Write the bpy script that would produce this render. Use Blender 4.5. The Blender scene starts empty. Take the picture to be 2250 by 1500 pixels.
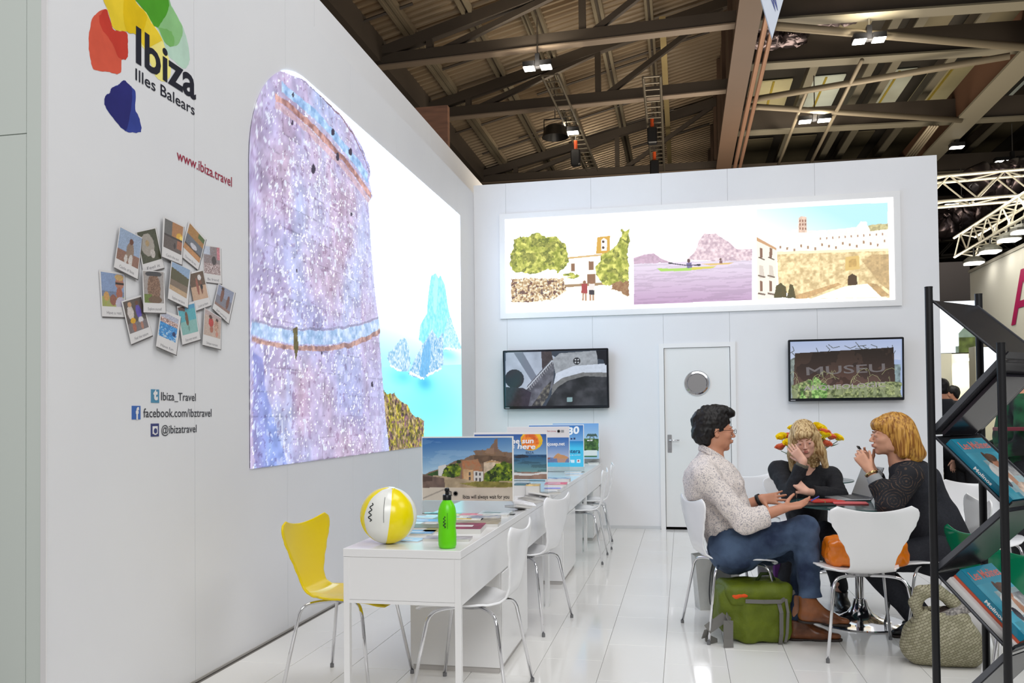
import bpy, bmesh, math, random
import numpy as np
from mathutils import Vector, Matrix

# ------------------------------------------------------------------ camera, world, lights, exposure
scene = bpy.context.scene
COL = scene.collection
random.seed(7)
CAM = Vector((0.0, 0.0, 1.315))
YAW, PITCH, ROLL, FPX, PCX, PCY = 0.2002, 0.0211, -0.0104, 1845.4, 1125.0, 869.7


def _camrot():
    c, s = math.cos(YAW), math.sin(YAW)
    fwd = Vector((-s * math.cos(PITCH), c * math.cos(PITCH), math.sin(PITCH)))
    r = Vector((c, s, 0)); u = r.cross(fwd)
    c2, s2 = math.cos(ROLL), math.sin(ROLL)
    return r * c2 + u * s2, u * c2 - r * s2, -fwd


CR, CU, CB = _camrot()
cam_data = bpy.data.cameras.new('camera')
cam = bpy.data.objects.new('camera', cam_data)
COL.objects.link(cam)
cam.matrix_world = Matrix(((CR.x, CU.x, CB.x, CAM.x), (CR.y, CU.y, CB.y, CAM.y), (CR.z, CU.z, CB.z, CAM.z), (0, 0, 0, 1)))
cam_data.sensor_width = 36.0
cam_data.lens = FPX / 2250.0 * 36.0
cam_data.shift_y = (PCY - 750.0) / 2250.0
cam_data.clip_end = 300
scene.camera = cam


def at(x, y, axis, v):
    """the world point measured at photo pixel (x, y) on the plane axis = v"""
    d = CR * ((x - PCX) / FPX) + CU * (-(y - PCY) / FPX) - CB
    i = 'XYZ'.index(axis)
    return CAM + d * ((v - CAM[i]) / d[i])


world = bpy.data.worlds.new('hall_air')
scene.world = world
world.use_nodes = True
wb = world.node_tree.nodes['Background']
wb.inputs['Color'].default_value = (1.0, 0.98, 0.97, 1)
wb.inputs['Strength'].default_value = 0.30
scene.view_settings.view_transform = 'Standard'
scene.view_settings.look = 'None'
scene.view_settings.gamma = 1.0
scene.view_settings.use_curve_mapping = False
scene.view_settings.exposure = 0.0


def area(name, loc, target, size, size_y, power, color):
    d = bpy.data.lights.new(name, 'AREA'); d.shape = 'RECTANGLE'; d.size = size; d.size_y = size_y
    d.energy = power; d.color = color
    o = bpy.data.objects.new(name, d); COL.objects.link(o); o.location = loc
    o.rotation_euler = (Vector(target) - Vector(loc)).to_track_quat('-Z', 'Y').to_euler()
    return o


area('hall_light_over_stand', (0.6, 4.2, 7.6), (0.2, 5.6, 0), 4.0, 3.0, 168, (0.98, 0.99, 1.0))
area('hall_light_behind_camera', (1.4, -2.6, 4.9), (-0.2, 6.0, 0.6), 4.5, 2.5, 285, (0.98, 0.99, 1.0))
area('hall_light_right', (6.5, 3.5, 6.8), (-1.0, 5.5, 1.5), 3.0, 3.0, 95, (0.98, 0.99, 1.0))
# added fill lamps, unseen beyond the back wall, pointing up to brighten the roof
area('roof_fill_near', (0.0, 13.5, 3.9), (0.0, 13.5, 12), 6.0, 4.0, 470, (1.0, 0.86, 0.68))
area('roof_fill_far', (2.5, 23.0, 4.4), (2.5, 23.0, 12), 9.0, 6.0, 900, (1.0, 0.88, 0.72))
area('roof_fill_right', (9.5, 17.0, 3.2), (9.5, 17.0, 12), 5.0, 4.0, 420, (1.0, 0.9, 0.74))

# ------------------------------------------------------------------ materials
MATS = {}


def srgb(c):
    return tuple(((v / 255.0) / 12.92 if v / 255.0 <= 0.04045 else ((v / 255.0 + 0.055) / 1.055) ** 2.4) for v in c)


def M(name, rgb, rough=0.5, metal=0.0, spec=0.5, emit=0.0, alpha=1.0, noise=None, bump=None, trans=0.0, coat=0.0, ior=1.45):
    """noise=(scale, amount, rgb2[, detail, stretch]) blends in a second colour; bump=(scale, strength)"""
    if name in MATS:
        return MATS[name]
    m = bpy.data.materials.new(name); m.use_nodes = True
    nt = m.node_tree; p = nt.nodes['Principled BSDF']
    col = (*srgb(rgb), 1)
    p.inputs['Base Color'].default_value = col
    p.inputs['Roughness'].default_value = rough
    p.inputs['Metallic'].default_value = metal
    p.inputs['Specular IOR Level'].default_value = spec
    p.inputs['Transmission Weight'].default_value = trans
    p.inputs['Coat Weight'].default_value = coat
    p.inputs['IOR'].default_value = ior
    p.inputs['Alpha'].default_value = alpha
    if emit:
        p.inputs['Emission Color'].default_value = col
        p.inputs['Emission Strength'].default_value = emit
    tc = None
    if noise or bump:
        tc = nt.nodes.new('ShaderNodeTexCoord')
    if noise:
        sc, amt, rgb2 = noise[:3]
        st = noise[4] if len(noise) > 4 else (1, 1, 1)
        mp = nt.nodes.new('ShaderNodeMapping'); mp.inputs['Scale'].default_value = st
        nt.links.new(tc.outputs['Object'], mp.inputs['Vector'])
        n = nt.nodes.new('ShaderNodeTexNoise'); n.inputs['Scale'].default_value = sc
        n.inputs['Detail'].default_value = noise[3] if len(noise) > 3 else 4
        nt.links.new(mp.outputs[0], n.inputs['Vector'])
        r = nt.nodes.new('ShaderNodeValToRGB')
        r.color_ramp.elements[0].position = 0.5 - 0.3 * (1.01 - amt); r.color_ramp.elements[1].position = 0.5 + 0.3 * (1.01 - amt) + .02
        r.color_ramp.elements[0].color = col; r.color_ramp.elements[1].color = (*srgb(rgb2), 1)
        nt.links.new(n.outputs['Fac'], r.inputs['Fac'])
        nt.links.new(r.outputs['Color'], p.inputs['Base Color'])
    if bump:
        n = nt.nodes.new('ShaderNodeTexNoise'); n.inputs['Scale'].default_value = bump[0]; n.inputs['Detail'].default_value = 3
        nt.links.new(tc.outputs['Object'], n.inputs['Vector'])
        b = nt.nodes.new('ShaderNodeBump'); b.inputs['Strength'].default_value = bump[1]; b.inputs['Distance'].default_value = 0.01
        nt.links.new(n.outputs['Fac'], b.inputs['Height']); nt.links.new(b.outputs['Normal'], p.inputs['Normal'])
    MATS[name] = m
    return m


def print_mat(name, strength=0.0, rough=0.4, screen_gloss=False):
    """colour from the mesh's own colour attribute: printed (strength 0) or backlit"""
    if name in MATS:
        return MATS[name]
    m = bpy.data.materials.new(name); m.use_nodes = True
    nt = m.node_tree; p = nt.nodes['Principled BSDF']
    a = nt.nodes.new('ShaderNodeAttribute'); a.attribute_name = 'Col'
    p.inputs['Roughness'].default_value = rough
    if strength:
        p.inputs['Base Color'].default_value = (0.01, 0.01, 0.01, 1)
        p.inputs['Specular IOR Level'].default_value = 0.5 if screen_gloss else 0.1
        nt.links.new(a.outputs['Color'], p.inputs['Emission Color'])
        p.inputs['Emission Strength'].default_value = strength
    else:
        nt.links.new(a.outputs['Color'], p.inputs['Base Color'])
    MATS[name] = m
    return m


white_paint = M('white_wall_paint', (226, 226, 228), 0.55, noise=(1.3, 0.2, (231, 231, 232)))
end_paint = M('greenish_white_paint', (214, 221, 214), 0.55)
white_lacquer = M('white_lacquer', (236, 235, 234), 0.18, spec=0.5)
white_shell = M('white_chair_lacquer', (246, 246, 247), 0.15, spec=0.5)
yellow_shell = M('yellow_chair_lacquer', (232, 204, 0), 0.16, spec=0.5)
green_shell = M('green_chair_lacquer', (8, 120, 82), 0.12, spec=0.6)
chrome = M('chrome', (225, 225, 228), 0.08, 1.0)
steel = M('brushed_steel', (170, 170, 172), 0.3, 1.0)
black_plastic = M('black_plastic', (18, 18, 20), 0.35)
rubber = M('black_rubber', (15, 15, 15), 0.8)

# ------------------------------------------------------------------ mesh helpers


class MB:
    """collects shapes; build() links them as ONE mesh object"""

    def __init__(s):
        s.v = []; s.f = []

    def add(s, vs, fs):
        o = len(s.v); s.v += [tuple(v) for v in vs]; s.f += [tuple(i + o for i in f) for f in fs]; return s

    def box(s, x0, x1, y0, y1, z0, z1, mat=None, bevel=0.0):
        if bevel:
            b = bevel
            pts = []
            for z, ins in ((z0, b), (z0 + b, 0), (z1 - b, 0), (z1, b)):
                xa, xb, ya, yb = x0 + ins, x1 - ins, y0 + ins, y1 - ins
                c = b if ins == 0 else b * .5
                pts += [(xa + c, ya, z), (xb - c, ya, z), (xb, ya + c, z), (xb, yb - c, z), (xb - c, yb, z), (xa + c, yb, z), (xa, yb - c, z), (xa, ya + c, z)]
            fs = [tuple(reversed(range(8))), tuple(range(24, 32))]
            for k in range(3):
                for i in range(8):
                    j = (i + 1) % 8
                    fs.append((k * 8 + i, k * 8 + j, k * 8 + 8 + j, k * 8 + 8 + i))
        else:
            pts = [(x, y, z) for z in (z0, z1) for (x, y) in ((x0, y0), (x1, y0), (x1, y1), (x0, y1))]
            fs = [(3, 2, 1, 0), (4, 5, 6, 7), (0, 1, 5, 4), (1, 2, 6, 5), (2, 3, 7, 6), (3, 0, 4, 7)]
        if mat is not None:
            pts = [tuple(mat @ Vector(p)) for p in pts]
        return s.add(pts, fs)

    def beam(s, a, b, w, h, up=(0, 0, 1)):
        """rectangular bar from a to b, w across, h along up"""
        a = Vector(a); b = Vector(b); d = (b - a).normalized(); up = Vector(up)
        x = d.cross(up)
        if x.length < 1e-4:
            x = d.cross(Vector((1, 0, 0)))
        x.normalize(); u = x.cross(d)
        pts = [p + x * (sx * w / 2) + u * (su * h / 2) for p in (a, b) for sx, su in ((-1, -1), (1, -1), (1, 1), (-1, 1))]
        return s.add(pts, [(3, 2, 1, 0), (4, 5, 6, 7), (0, 1, 5, 4), (1, 2, 6, 5), (2, 3, 7, 6), (3, 0, 4, 7)])

    def tube(s, pts, r, n=10, caps=True):
        pts = [Vector(p) for p in pts]
        rr = r if isinstance(r, (list, tuple)) else [r] * len(pts)
        ref = None; rings = []
        for i, p in enumerate(pts):
            d = (pts[min(i + 1, len(pts) - 1)] - pts[max(i - 1, 0)]).normalized()
            if ref is None:
                ref = d.cross(Vector((0, 0, 1)))
                if ref.length < 1e-3:
                    ref = d.cross(Vector((1, 0, 0)))
            x = (ref - d * ref.dot(d)).normalized(); ref = x; y = d.cross(x)
            rings.append([p + (x * math.cos(t) + y * math.sin(t)) * rr[i] for t in (2 * math.pi * k / n for k in range(n))])
        vs = [v for ring in rings for v in ring]; fs = []
        for i in range(len(pts) - 1):
            for k in range(n):
                j = (k + 1) % n
                fs.append((i * n + k, i * n + j, (i + 1) * n + j, (i + 1) * n + k))
        if caps:
            fs.append(tuple(reversed(range(n)))); fs.append(tuple((len(pts) - 1) * n + k for k in range(n)))
        return s.add(vs, fs)

    def lathe(s, prof, n=24, origin=(0, 0, 0), mat=None):
        """prof: (radius, z) list"""
        ox, oy, oz = origin; vs = []
        for r, z in prof:
            for k in range(n):
                t = 2 * math.pi * k / n; vs.append(Vector((ox + r * math.cos(t), oy + r * math.sin(t), oz + z)))
        if mat is not None:
            vs = [mat @ v for v in vs]
        fs = []
        for i in range(len(prof) - 1):
            for k in range(n):
                j = (k + 1) % n; fs.append((i * n + k, i * n + j, (i + 1) * n + j, (i + 1) * n + k))
        fs.append(tuple(reversed(range(n)))); fs.append(tuple((len(prof) - 1) * n + k for k in range(n)))
        return s.add(vs, fs)

    def prism(s, poly, n, depth):
        """polygon of 3-D points thickened by depth along n"""
        poly = [Vector(p) for p in poly]; n = Vector(n).normalized() * depth; k = len(poly)
        return s.add(poly + [p + n for p in poly], [tuple(reversed(range(k))), tuple(range(k, 2 * k))] + [(i, (i + 1) % k, k + (i + 1) % k, k + i) for i in range(k)])

    def mesh(s, name, mat, smooth=False):
        me = bpy.data.meshes.new(name); me.from_pydata(s.v, [], s.f)
        if mat:
            me.materials.append(mat)
        bm = bmesh.new(); bm.from_mesh(me); bmesh.ops.recalc_face_normals(bm, faces=bm.faces); bm.to_mesh(me); bm.free()
        if smooth:
            me.shade_smooth()
        return me

    def build(s, name, mat, parent=None, smooth=False, autos=False):
        return link(name, s.mesh(name, mat, smooth), parent, autos)


def wmat(o):
    m = Matrix.LocRotScale(o.location, o.rotation_euler, o.scale)
    if o.parent is not None:
        m = wmat(o.parent) @ o.matrix_parent_inverse @ m
    return m


def link(name, me, parent=None, autos=False):
    o = bpy.data.objects.new(name, me); COL.objects.link(o)
    if parent is not None:
        o.parent = parent
        o.matrix_parent_inverse = wmat(parent).inverted()
    if autos and o.data:
        set_sharp(o.data)
    return o


def set_sharp(me, deg=35):
    me.shade_smooth()
    bm = bmesh.new(); bm.from_mesh(me)
    for e in bm.edges:
        if len(e.link_faces) == 2 and e.calc_face_angle(0) > math.radians(deg):
            e.smooth = False
    bm.to_mesh(me); bm.free()


def tag(o, label=None, cat=None, group=None, kind=None):
    if label: o['label'] = label
    if cat: o['category'] = cat
    if group: o['group'] = group
    if kind: o['kind'] = kind
    return o


def thing(name, loc, label, cat, group=None, rot=0.0, local=False):
    """an Empty at the thing's base; parts are given in world coordinates (or local ones when local)"""
    o = bpy.data.objects.new(name, None); COL.objects.link(o); o.location = loc; o.rotation_euler = (0, 0, rot)
    o.empty_display_size = 0.1
    return tag(o, label, cat, group)


def lpart(name, mb, mat, parent, smooth=False, autos=False):
    """part given in the thing's local coordinates"""
    me = mb.mesh(name, mat, smooth); o = bpy.data.objects.new(name, me); COL.objects.link(o); o.parent = parent
    if autos: set_sharp(me)
    return o


def copy_tree(o, parent=None):
    c = o.copy(); COL.objects.link(c)
    if parent is not None: c.parent = parent
    for ch in list(o.children):
        copy_tree(ch, c)
    return c


def struct(name, mb, mat, parent=None, smooth=False):
    o = mb.build(name, mat, parent, smooth)
    if parent is None: o['kind'] = 'structure'
    return o


# ------------------------------------------------------------------ painting on fine meshes (flat print, screens)
def _hash(ix, iy, seed):
    v = np.sin(ix * 127.1 + iy * 311.7 + seed * 74.7) * 43758.5453
    return v - np.floor(v)


def vnoise(x, y, seed=0):
    ix, iy = np.floor(x), np.floor(y); fx, fy = x - ix, y - iy
    fx = fx * fx * (3 - 2 * fx); fy = fy * fy * (3 - 2 * fy)
    a = _hash(ix, iy, seed); b = _hash(ix + 1, iy, seed); c = _hash(ix, iy + 1, seed); d = _hash(ix + 1, iy + 1, seed)
    return (a * (1 - fx) + b * fx) * (1 - fy) + (c * (1 - fx) + d * fx) * fy


def fbm(x, y, seed=0, octaves=4):
    r = 0; a = 0.5; t = 0
    for i in range(octaves):
        r = r + a * vnoise(x, y, seed + i); t += a; x = x * 2.03; y = y * 2.03; a *= 0.5
    return r / t


class Paint:
    """colours at plane coordinates (a, b) in metres; conv turns a measured photo pixel into (a, b)"""

    def __init__(s, A, B, conv):
        s.A, s.B, s.conv = A, B, conv
        s.c = np.ones((A.size, 3)) * 255.0
        s.gain = np.ones(A.size)

    def inside(s, pts, rough=0.0, fr=20, seed=3):
        A, B = s.A, s.B
        if rough:
            A = A + rough * (fbm(s.A * fr, s.B * fr, seed) - .5) * 2; B = B + rough * (fbm(s.A * fr, s.B * fr, seed + 9) - .5) * 2
        P = [s.conv(*p) for p in pts]; m = np.zeros(A.size, bool)
        for i in range(len(P)):
            (x1, y1), (x2, y2) = P[i], P[i - 1]
            if y1 == y2: continue
            m ^= ((B < y1) != (B < y2)) & (A < (x2 - x1) * (B - y1) / (y2 - y1) + x1)
        return m

    def poly(s, pts, rgb, rough=0.0, fr=20, var=0.0, vf=40, rgb2=None, seed=3, mix=1.0, gain=1.0):
        m = s.inside(pts, rough, fr, seed); s.put(m, rgb, var, vf, rgb2, seed, mix)
        if gain is not None: s.gain[m] = gain
        return m

    def put(s, m, rgb, var=0.0, vf=40, rgb2=None, seed=3, mix=1.0):
        if not m.any(): return
        n = fbm(s.A[m] * vf, s.B[m] * vf, seed + 5)[:, None]
        c = np.array(rgb, float)[None, :]
        if rgb2 is not None:
            t = np.clip((n - .5) * 2.6 + .5, 0, 1); c = c * (1 - t) + np.array(rgb2, float)[None, :] * t
        c = c * (1 + var * (n - .5) * 2)
        s.c[m] = s.c[m] * (1 - mix) + c * mix

    def blob(s, x, y, rx, ry, rgb, **k):
        pts = [(x + rx * math.cos(t), y + ry * math.sin(t)) for t in (i * math.pi / 9 for i in range(18))]
        return s.poly(pts, rgb, **k)

    def line(s, pts, w, rgb, **k):
        for (x1, y1), (x2, y2) in zip(pts, pts[1:]):
            d = math.hypot(x2 - x1, y2 - y1) or 1; nx, ny = -(y2 - y1) / d * w / 2, (x2 - x1) / d * w / 2
            s.poly([(x1 + nx, y1 + ny), (x2 + nx, y2 + ny), (x2 - nx, y2 - ny), (x1 - nx, y1 - ny)], rgb, **k)

    def grad(s, m, pa, ca, pb, cb):
        (x1, y1), (x2, y2) = s.conv(*pa), s.conv(*pb); dx, dy = x2 - x1, y2 - y1
        t = np.clip(((s.A[m] - x1) * dx + (s.B[m] - y1) * dy) / (dx * dx + dy * dy), 0, 1)[:, None]
        s.c[m] = np.array(ca, float) * (1 - t) + np.array(cb, float) * t


def painted(name, parent, o, uv, vv, nu, nv, fn, mat, conv, warp=None, vis=None):
    """grid of nu x nv points from corner o along uv and vv (metre vectors); fn(Paint) colours it"""
    o = Vector(o); uv = Vector(uv); vv = Vector(vv); lu, lv = uv.length, vv.length
    s, t = np.meshgrid(np.linspace(0, 1, nu), np.linspace(0, 1, nv), indexing='ij')
    s = s.ravel(); t = t.ravel()
    if warp is not None: s, t = warp(s, t)
    A, B = s * lu, t * lv
    P = Paint(A, B, conv); fn(P)
    co = np.array(o)[None] + s[:, None] * np.array(uv)[None] + t[:, None] * np.array(vv)[None]
    i, j = np.meshgrid(np.arange(nu - 1), np.arange(nv - 1), indexing='ij'); a = (i * nv + j).ravel()
    quads = np.stack([a, a + nv, a + nv + 1, a + 1], 1)
    me = bpy.data.meshes.new(name)
    me.vertices.add(len(co)); me.vertices.foreach_set('co', co.ravel())
    me.loops.add(quads.size); me.loops.foreach_set('vertex_index', quads.ravel().astype(np.int32))
    me.polygons.add(len(quads)); me.polygons.foreach_set('loop_start', (np.arange(len(quads)) * 4).astype(np.int32))
    me.update(); me.validate()
    c = np.clip(P.c / 255.0, 0, 1); c = np.where(c <= .04045, c / 12.92, ((c + .055) / 1.055) ** 2.4) * P.gain[:, None]
    at_ = me.color_attributes.new('Col', 'FLOAT_COLOR', 'POINT')
    at_.data.foreach_set('color', np.concatenate([c, np.ones((len(c), 1))], 1).ravel().astype(np.float32))
    me.materials.append(mat)
    return link(name, me, parent)


def plane_conv(o, uv, vv, axis, val):
    o = Vector(o); u = Vector(uv).normalized(); v = Vector(vv).normalized()

    def conv(x, y):
        p = at(x, y, axis, val) - o
        return p.dot(u), p.dot(v)
    return conv


_font_cache = {}


def text_mesh(body, bold=0.0):
    key = (body, bold)
    if key in _font_cache: return _font_cache[key]
    c = bpy.data.curves.new('lettering', 'FONT'); c.body = body; c.size = 1.0; c.offset = bold; c.resolution_u = 3
    o = bpy.data.objects.new('lettering', c); COL.objects.link(o)
    dg = bpy.context.evaluated_depsgraph_get(); dg.update()
    me = bpy.data.meshes.new_from_object(o.evaluated_get(dg))
    bpy.data.objects.remove(o); bpy.data.curves.remove(c)
    n = len(me.vertices); co = np.zeros(n * 3); me.vertices.foreach_get('co', co); co = co.reshape(-1, 3)
    fs = [tuple(p.vertices) for p in me.polygons]; bpy.data.meshes.remove(me)
    _font_cache[key] = (co, fs); return co, fs


def text(name, body, bl, br, height, normal, mat, parent, bold=0.0, cap=0.69, slant=0.0):
    """flat letters from world point bl to br (baseline), capital height in metres, facing normal"""
    co, fs = text_mesh(body, bold)
    bl = Vector(bl); br = Vector(br); x = (br - bl); L = x.length; x.normalize(); n = Vector(normal).normalized(); y = n.cross(x).normalized()
    x0, x1 = co[:, 0].min(), co[:, 0].max(); sx = L / (x1 - x0); sy = height / cap
    P = np.array(bl)[None] + ((co[:, :1] - x0) * sx + co[:, 1:2] * sy * slant) * np.array(x)[None] + co[:, 1:2] * sy * np.array(y)[None]
    mb = MB(); mb.v = [tuple(p) for p in P]; mb.f = fs
    me = bpy.data.meshes.new(name); me.from_pydata(mb.v, [], mb.f); me.materials.append(mat)
    return link(name, me, parent)
# ------------------------------------------------------------------ the setting: floor, walls, door
YB, XL, Y0 = 9.61, -2.39, 2.80          # back wall, left wall, near corner of the left wall

tile_mat = M('white_glazed_tile', (234, 232, 228), 0.09, spec=0.5, noise=(0.8, 0.15, (238, 237, 234)))
grout = M('grey_grout', (120, 116, 112), 0.8)
floor = struct('floor', MB().box(-4.6, 3.6, 1.2, YB + .29, -0.05, -0.0045), grout)
TW, TL = 0.3215, 0.655
tile_me = {}
for i in range(-5, 14):
    x0 = -0.755 + i * TW
    if x0 < XL - .01 and x0 + TW > XL - .01:
        xa = XL
    else:
        xa = x0
    if xa < XL - .01: continue
    off = 0.0 if i % 2 == 0 else TL / 2
    y = 5.142 + off - 5 * TL
    while y < YB - .02:
        ya, yb = y, min(y + TL, YB)
        if yb > 2.3:
            key = (round(x0 + TW - xa, 3), round(yb - ya, 3))
            if key not in tile_me:
                tile_me[key] = MB().box(0.0012, key[0] - .0012, 0.0012, key[1] - .0012, -0.006, 0.0, bevel=0.001).mesh('floor_tile', tile_mat)
            t = bpy.data.objects.new('floor_tile', tile_me[key]); COL.objects.link(t); t.parent = floor; t.location = (xa, ya, 0)
        y += TL
# dark hall carpet around the stand
struct('floor_hall', MB().box(-12, 40, YB + .3, 60, -0.06, -0.02).box(3.62, 40, -4, YB + .3, -0.06, -0.02), M('grey_hall_carpet', (92, 90, 92), 0.9, noise=(60, .5, (70, 70, 74))))

# left wall: a deep block faced with one-metre panels, then a taller set-back parapet
wl = struct('wall_left', MB().box(-5.2, XL - .02, Y0 + .02, YB + .3, 0, 3.93), white_paint)
seams = [Y0, 3.80, 4.80, 5.85, 6.87, 7.9, 8.9, YB]
for a, b in zip(seams, seams[1:]):
    MB().box(XL - .02, XL, a + .0012, b - .0012, 0.0, 3.93).build('wall_panel', white_paint, wl)
xs = [XL - .09, -3.4, -4.4, -5.2]
for a, b in zip(xs, xs[1:]):
    for z0, z1 in ((0, 2.42), (2.424, 3.93)):
        MB().box(b + .0015, a - .0015, Y0 + .0, Y0 + .02, z0, z1).build('wall_panel', end_paint, wl)
MB().box(XL - .0885, XL - .02, Y0, Y0 + .02, 0, 3.93).build('wall_panel', end_paint, wl)
MB().box(XL - .02, XL + .004, Y0 - .006, Y0 + .0, 0, 3.93).build('corner_strip', M('white_metal_strip', (232, 230, 230), .3), wl)
par = struct('wall_left_parapet', MB().box(-3.0, -2.72, Y0, 12.2, 3.9, 4.52), white_paint)
for a, b in ((Y0, 5.9), (5.904, 8.9), (8.904, 12.19)):
    MB().box(-2.72, -2.7, a, b, 3.9, 4.52).build('wall_panel', white_paint, par)
MB().box(XL - .05, XL + .006, 2.8, YB, 0, 0.012).build('kick_strip', M('pale_kick', (176, 172, 168), .6), wl)
# a crate wall standing beyond the parapet
cr = thing('plywood_panel', (-3.4, 10.6, 0), 'brown plywood panel rising above the white parapet of the left wall', 'panel')
MB().box(-3.6, -2.95, 10.5, 10.6, 0, 5.35).build('board', M('brown_plywood', (112, 74, 52), .7, noise=(3, .4, (92, 60, 42), 4, (1, 1, 8))), cr)
MB().box(-3.6, -3.5, 10.6, 10.8, 0, 5.3).build('batten', M('brown_plywood', (0, 0, 0)), cr)

# back wall with a real door opening
ZT = 4.02
DX0, DX1, DZ = -0.20, 0.525, 2.035
wbk = struct('wall_back', MB().box(XL, DX0 - .01, YB + .02, YB + .25, 0, ZT).box(DX1 + .01, 2.69, YB + .02, YB + .25, 0, ZT).box(DX0 - .01, DX1 + .01, YB + .02, YB + .25, DZ + .01, ZT), white_paint)
bx = [XL, -2.0, -1.0, DX0, DX1, 1.45, 2.69]
for k, (a, b) in enumerate(zip(bx, bx[1:])):
    z0 = DZ if k == 3 else 0
    MB().box(a + .001, b - .001, YB, YB + .02, z0 + .001, ZT).build('wall_panel', white_paint, wbk)
MB().box(DX0 - .3, DX1 + .3, YB + .25, YB + .9, 0, DZ).build('dark_store', M('dark_store_paint', (40, 38, 36), .9), wbk)
MB().box(-0.55, DX0, YB - .004, YB, 0, .006).build('kick_strip', M('dark_gap', (70, 66, 64), .8), wbk)
struct('baseboard_back', MB().box(XL, DX0 - .06, YB - .006, YB, .0, .035).box(DX1 + .06, 2.69, YB - .006, YB, .0, .035), M('baseboard_white', (206, 208, 210), .4))

door = tag(bpy.data.objects.new('door_1', None), kind='structure'); COL.objects.link(door); door.location = (0.16, YB, 0)
fr = white_lacquer
MB().box(DX0 - .055, DX0, YB - .02, YB + .06, 0, DZ + .05).build('door_jamb', fr, door)
MB().box(DX1, DX1 + .055, YB - .02, YB + .06, 0, DZ + .05).build('door_jamb', fr, door)
MB().box(DX0, DX1, YB - .02, YB + .06, DZ, DZ + .05).build('door_header', fr, door)
pc = (0.163, 1.635)
# the leaf, cut around the porthole
def leaf():
    mb = MB(); n = 32; r = .105
    x0, x1, z0, z1 = DX0 + .004, DX1 - .004, .028, DZ - .004
    for y, fl in ((YB + .0, 0), (YB + .035, 1)):
        vs = []; k = n
        for i in range(n):
            t = 2 * math.pi * i / n; c, s_ = math.cos(t), math.sin(t)
            vs.append((pc[0] + r * c, y, pc[1] + r * s_))
        for i in range(n):
            t = 2 * math.pi * i / n; c, s_ = math.cos(t), math.sin(t)
            sc = min(((x1 - pc[0]) if c > 0 else (pc[0] - x0)) / max(abs(c), 1e-6), ((z1 - pc[1]) if s_ > 0 else (pc[1] - z0)) / max(abs(s_), 1e-6))
            vs.append((pc[0] + sc * c, y, pc[1] + sc * s_))
        mb.add(vs, [(i, (i + 1) % n, n + (i + 1) % n, n + i) for i in range(n)])
        for (cx, cz) in ((x0, z0), (x1, z0), (x1, z1), (x0, z1)):
            ang = math.atan2(cz - pc[1], cx - pc[0]) % (2 * math.pi); i = int(ang / (2 * math.pi / n)); a = vs[n + i]; b = vs[n + (i + 1) % n]
            mb.add([a, (cx, y, cz), b], [(0, 1, 2)])
    mb.box(x0, x0 + .001, YB, YB + .035, z0, z1).box(x1 - .001, x1, YB, YB + .035, z0, z1).box(x0, x1, YB, YB + .035, z0, z0 + .001)
    return mb
lf = leaf().build('door_leaf', M('door_white', (228, 228, 226), .3), door)
rotx = Matrix.Translation((pc[0], YB, pc[1])) @ Matrix.Rotation(math.radians(90), 4, 'X')
ring = MB().lathe([(.103, -.02), (.103, .012), (.112, .022), (.13, .02), (.142, .008), (.142, 0)], 40, mat=rotx)
ring.build('porthole_ring', chrome, lf, autos=True)
MB().lathe([(.0, -.012), (.104, -.012), (.104, -.006), (0, -.006)], 40, mat=rotx).build('porthole_glass', M('smoky_glass', (120, 122, 124), .12, spec=.8), lf)
hd = MB().box(DX0 + .03, DX0 + .075, YB - .006, YB, .86, 1.06, bevel=.003)
hd.build('handle_plate', steel, lf)
MB().tube([(DX0 + .052, YB - .005, 1.0), (DX0 + .052, YB - .045, 1.0), (DX0 + .06, YB - .052, 1.0), (DX0 + .16, YB - .052, 1.0)], .009).build('door_handle', chrome, lf, smooth=True)
MB().tube([(DX0 + .052, YB - .006, .91), (DX0 + .052, YB - .016, .91)], .011).build('lock_cylinder', chrome, lf)
# ------------------------------------------------------------------ backlit pictures and screens
print_paper = print_mat('printed_paper', 0.0, 0.35)

# the big LED wall with one rounded corner
VW0, VW1, VZ0, VZ1, VR = 4.334, 8.955, 1.020, 3.515, 0.74
vw = thing('video_wall', (XL, 6.6, 1.0), 'huge bright screen on the left wall showing a stone tower above a turquoise sea', 'screen')
vo, vu, vv_ = (XL + .007, VW0, VZ0), (0, VW1 - VW0, 0), (0, 0, VZ1 - VZ0)
vconv = plane_conv(vo, vu, vv_, 'X', XL)


def vwarp(s, t):
    y = s * (VW1 - VW0); top = np.full_like(y, VZ1 - VZ0); m = y < VR
    top[m] = VZ1 - VZ0 - VR * 1.0 + np.sqrt(np.maximum(VR ** 2 - (VR - y[m]) ** 2, 0)) * 1.0
    return s, t * top / (VZ1 - VZ0)


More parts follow.
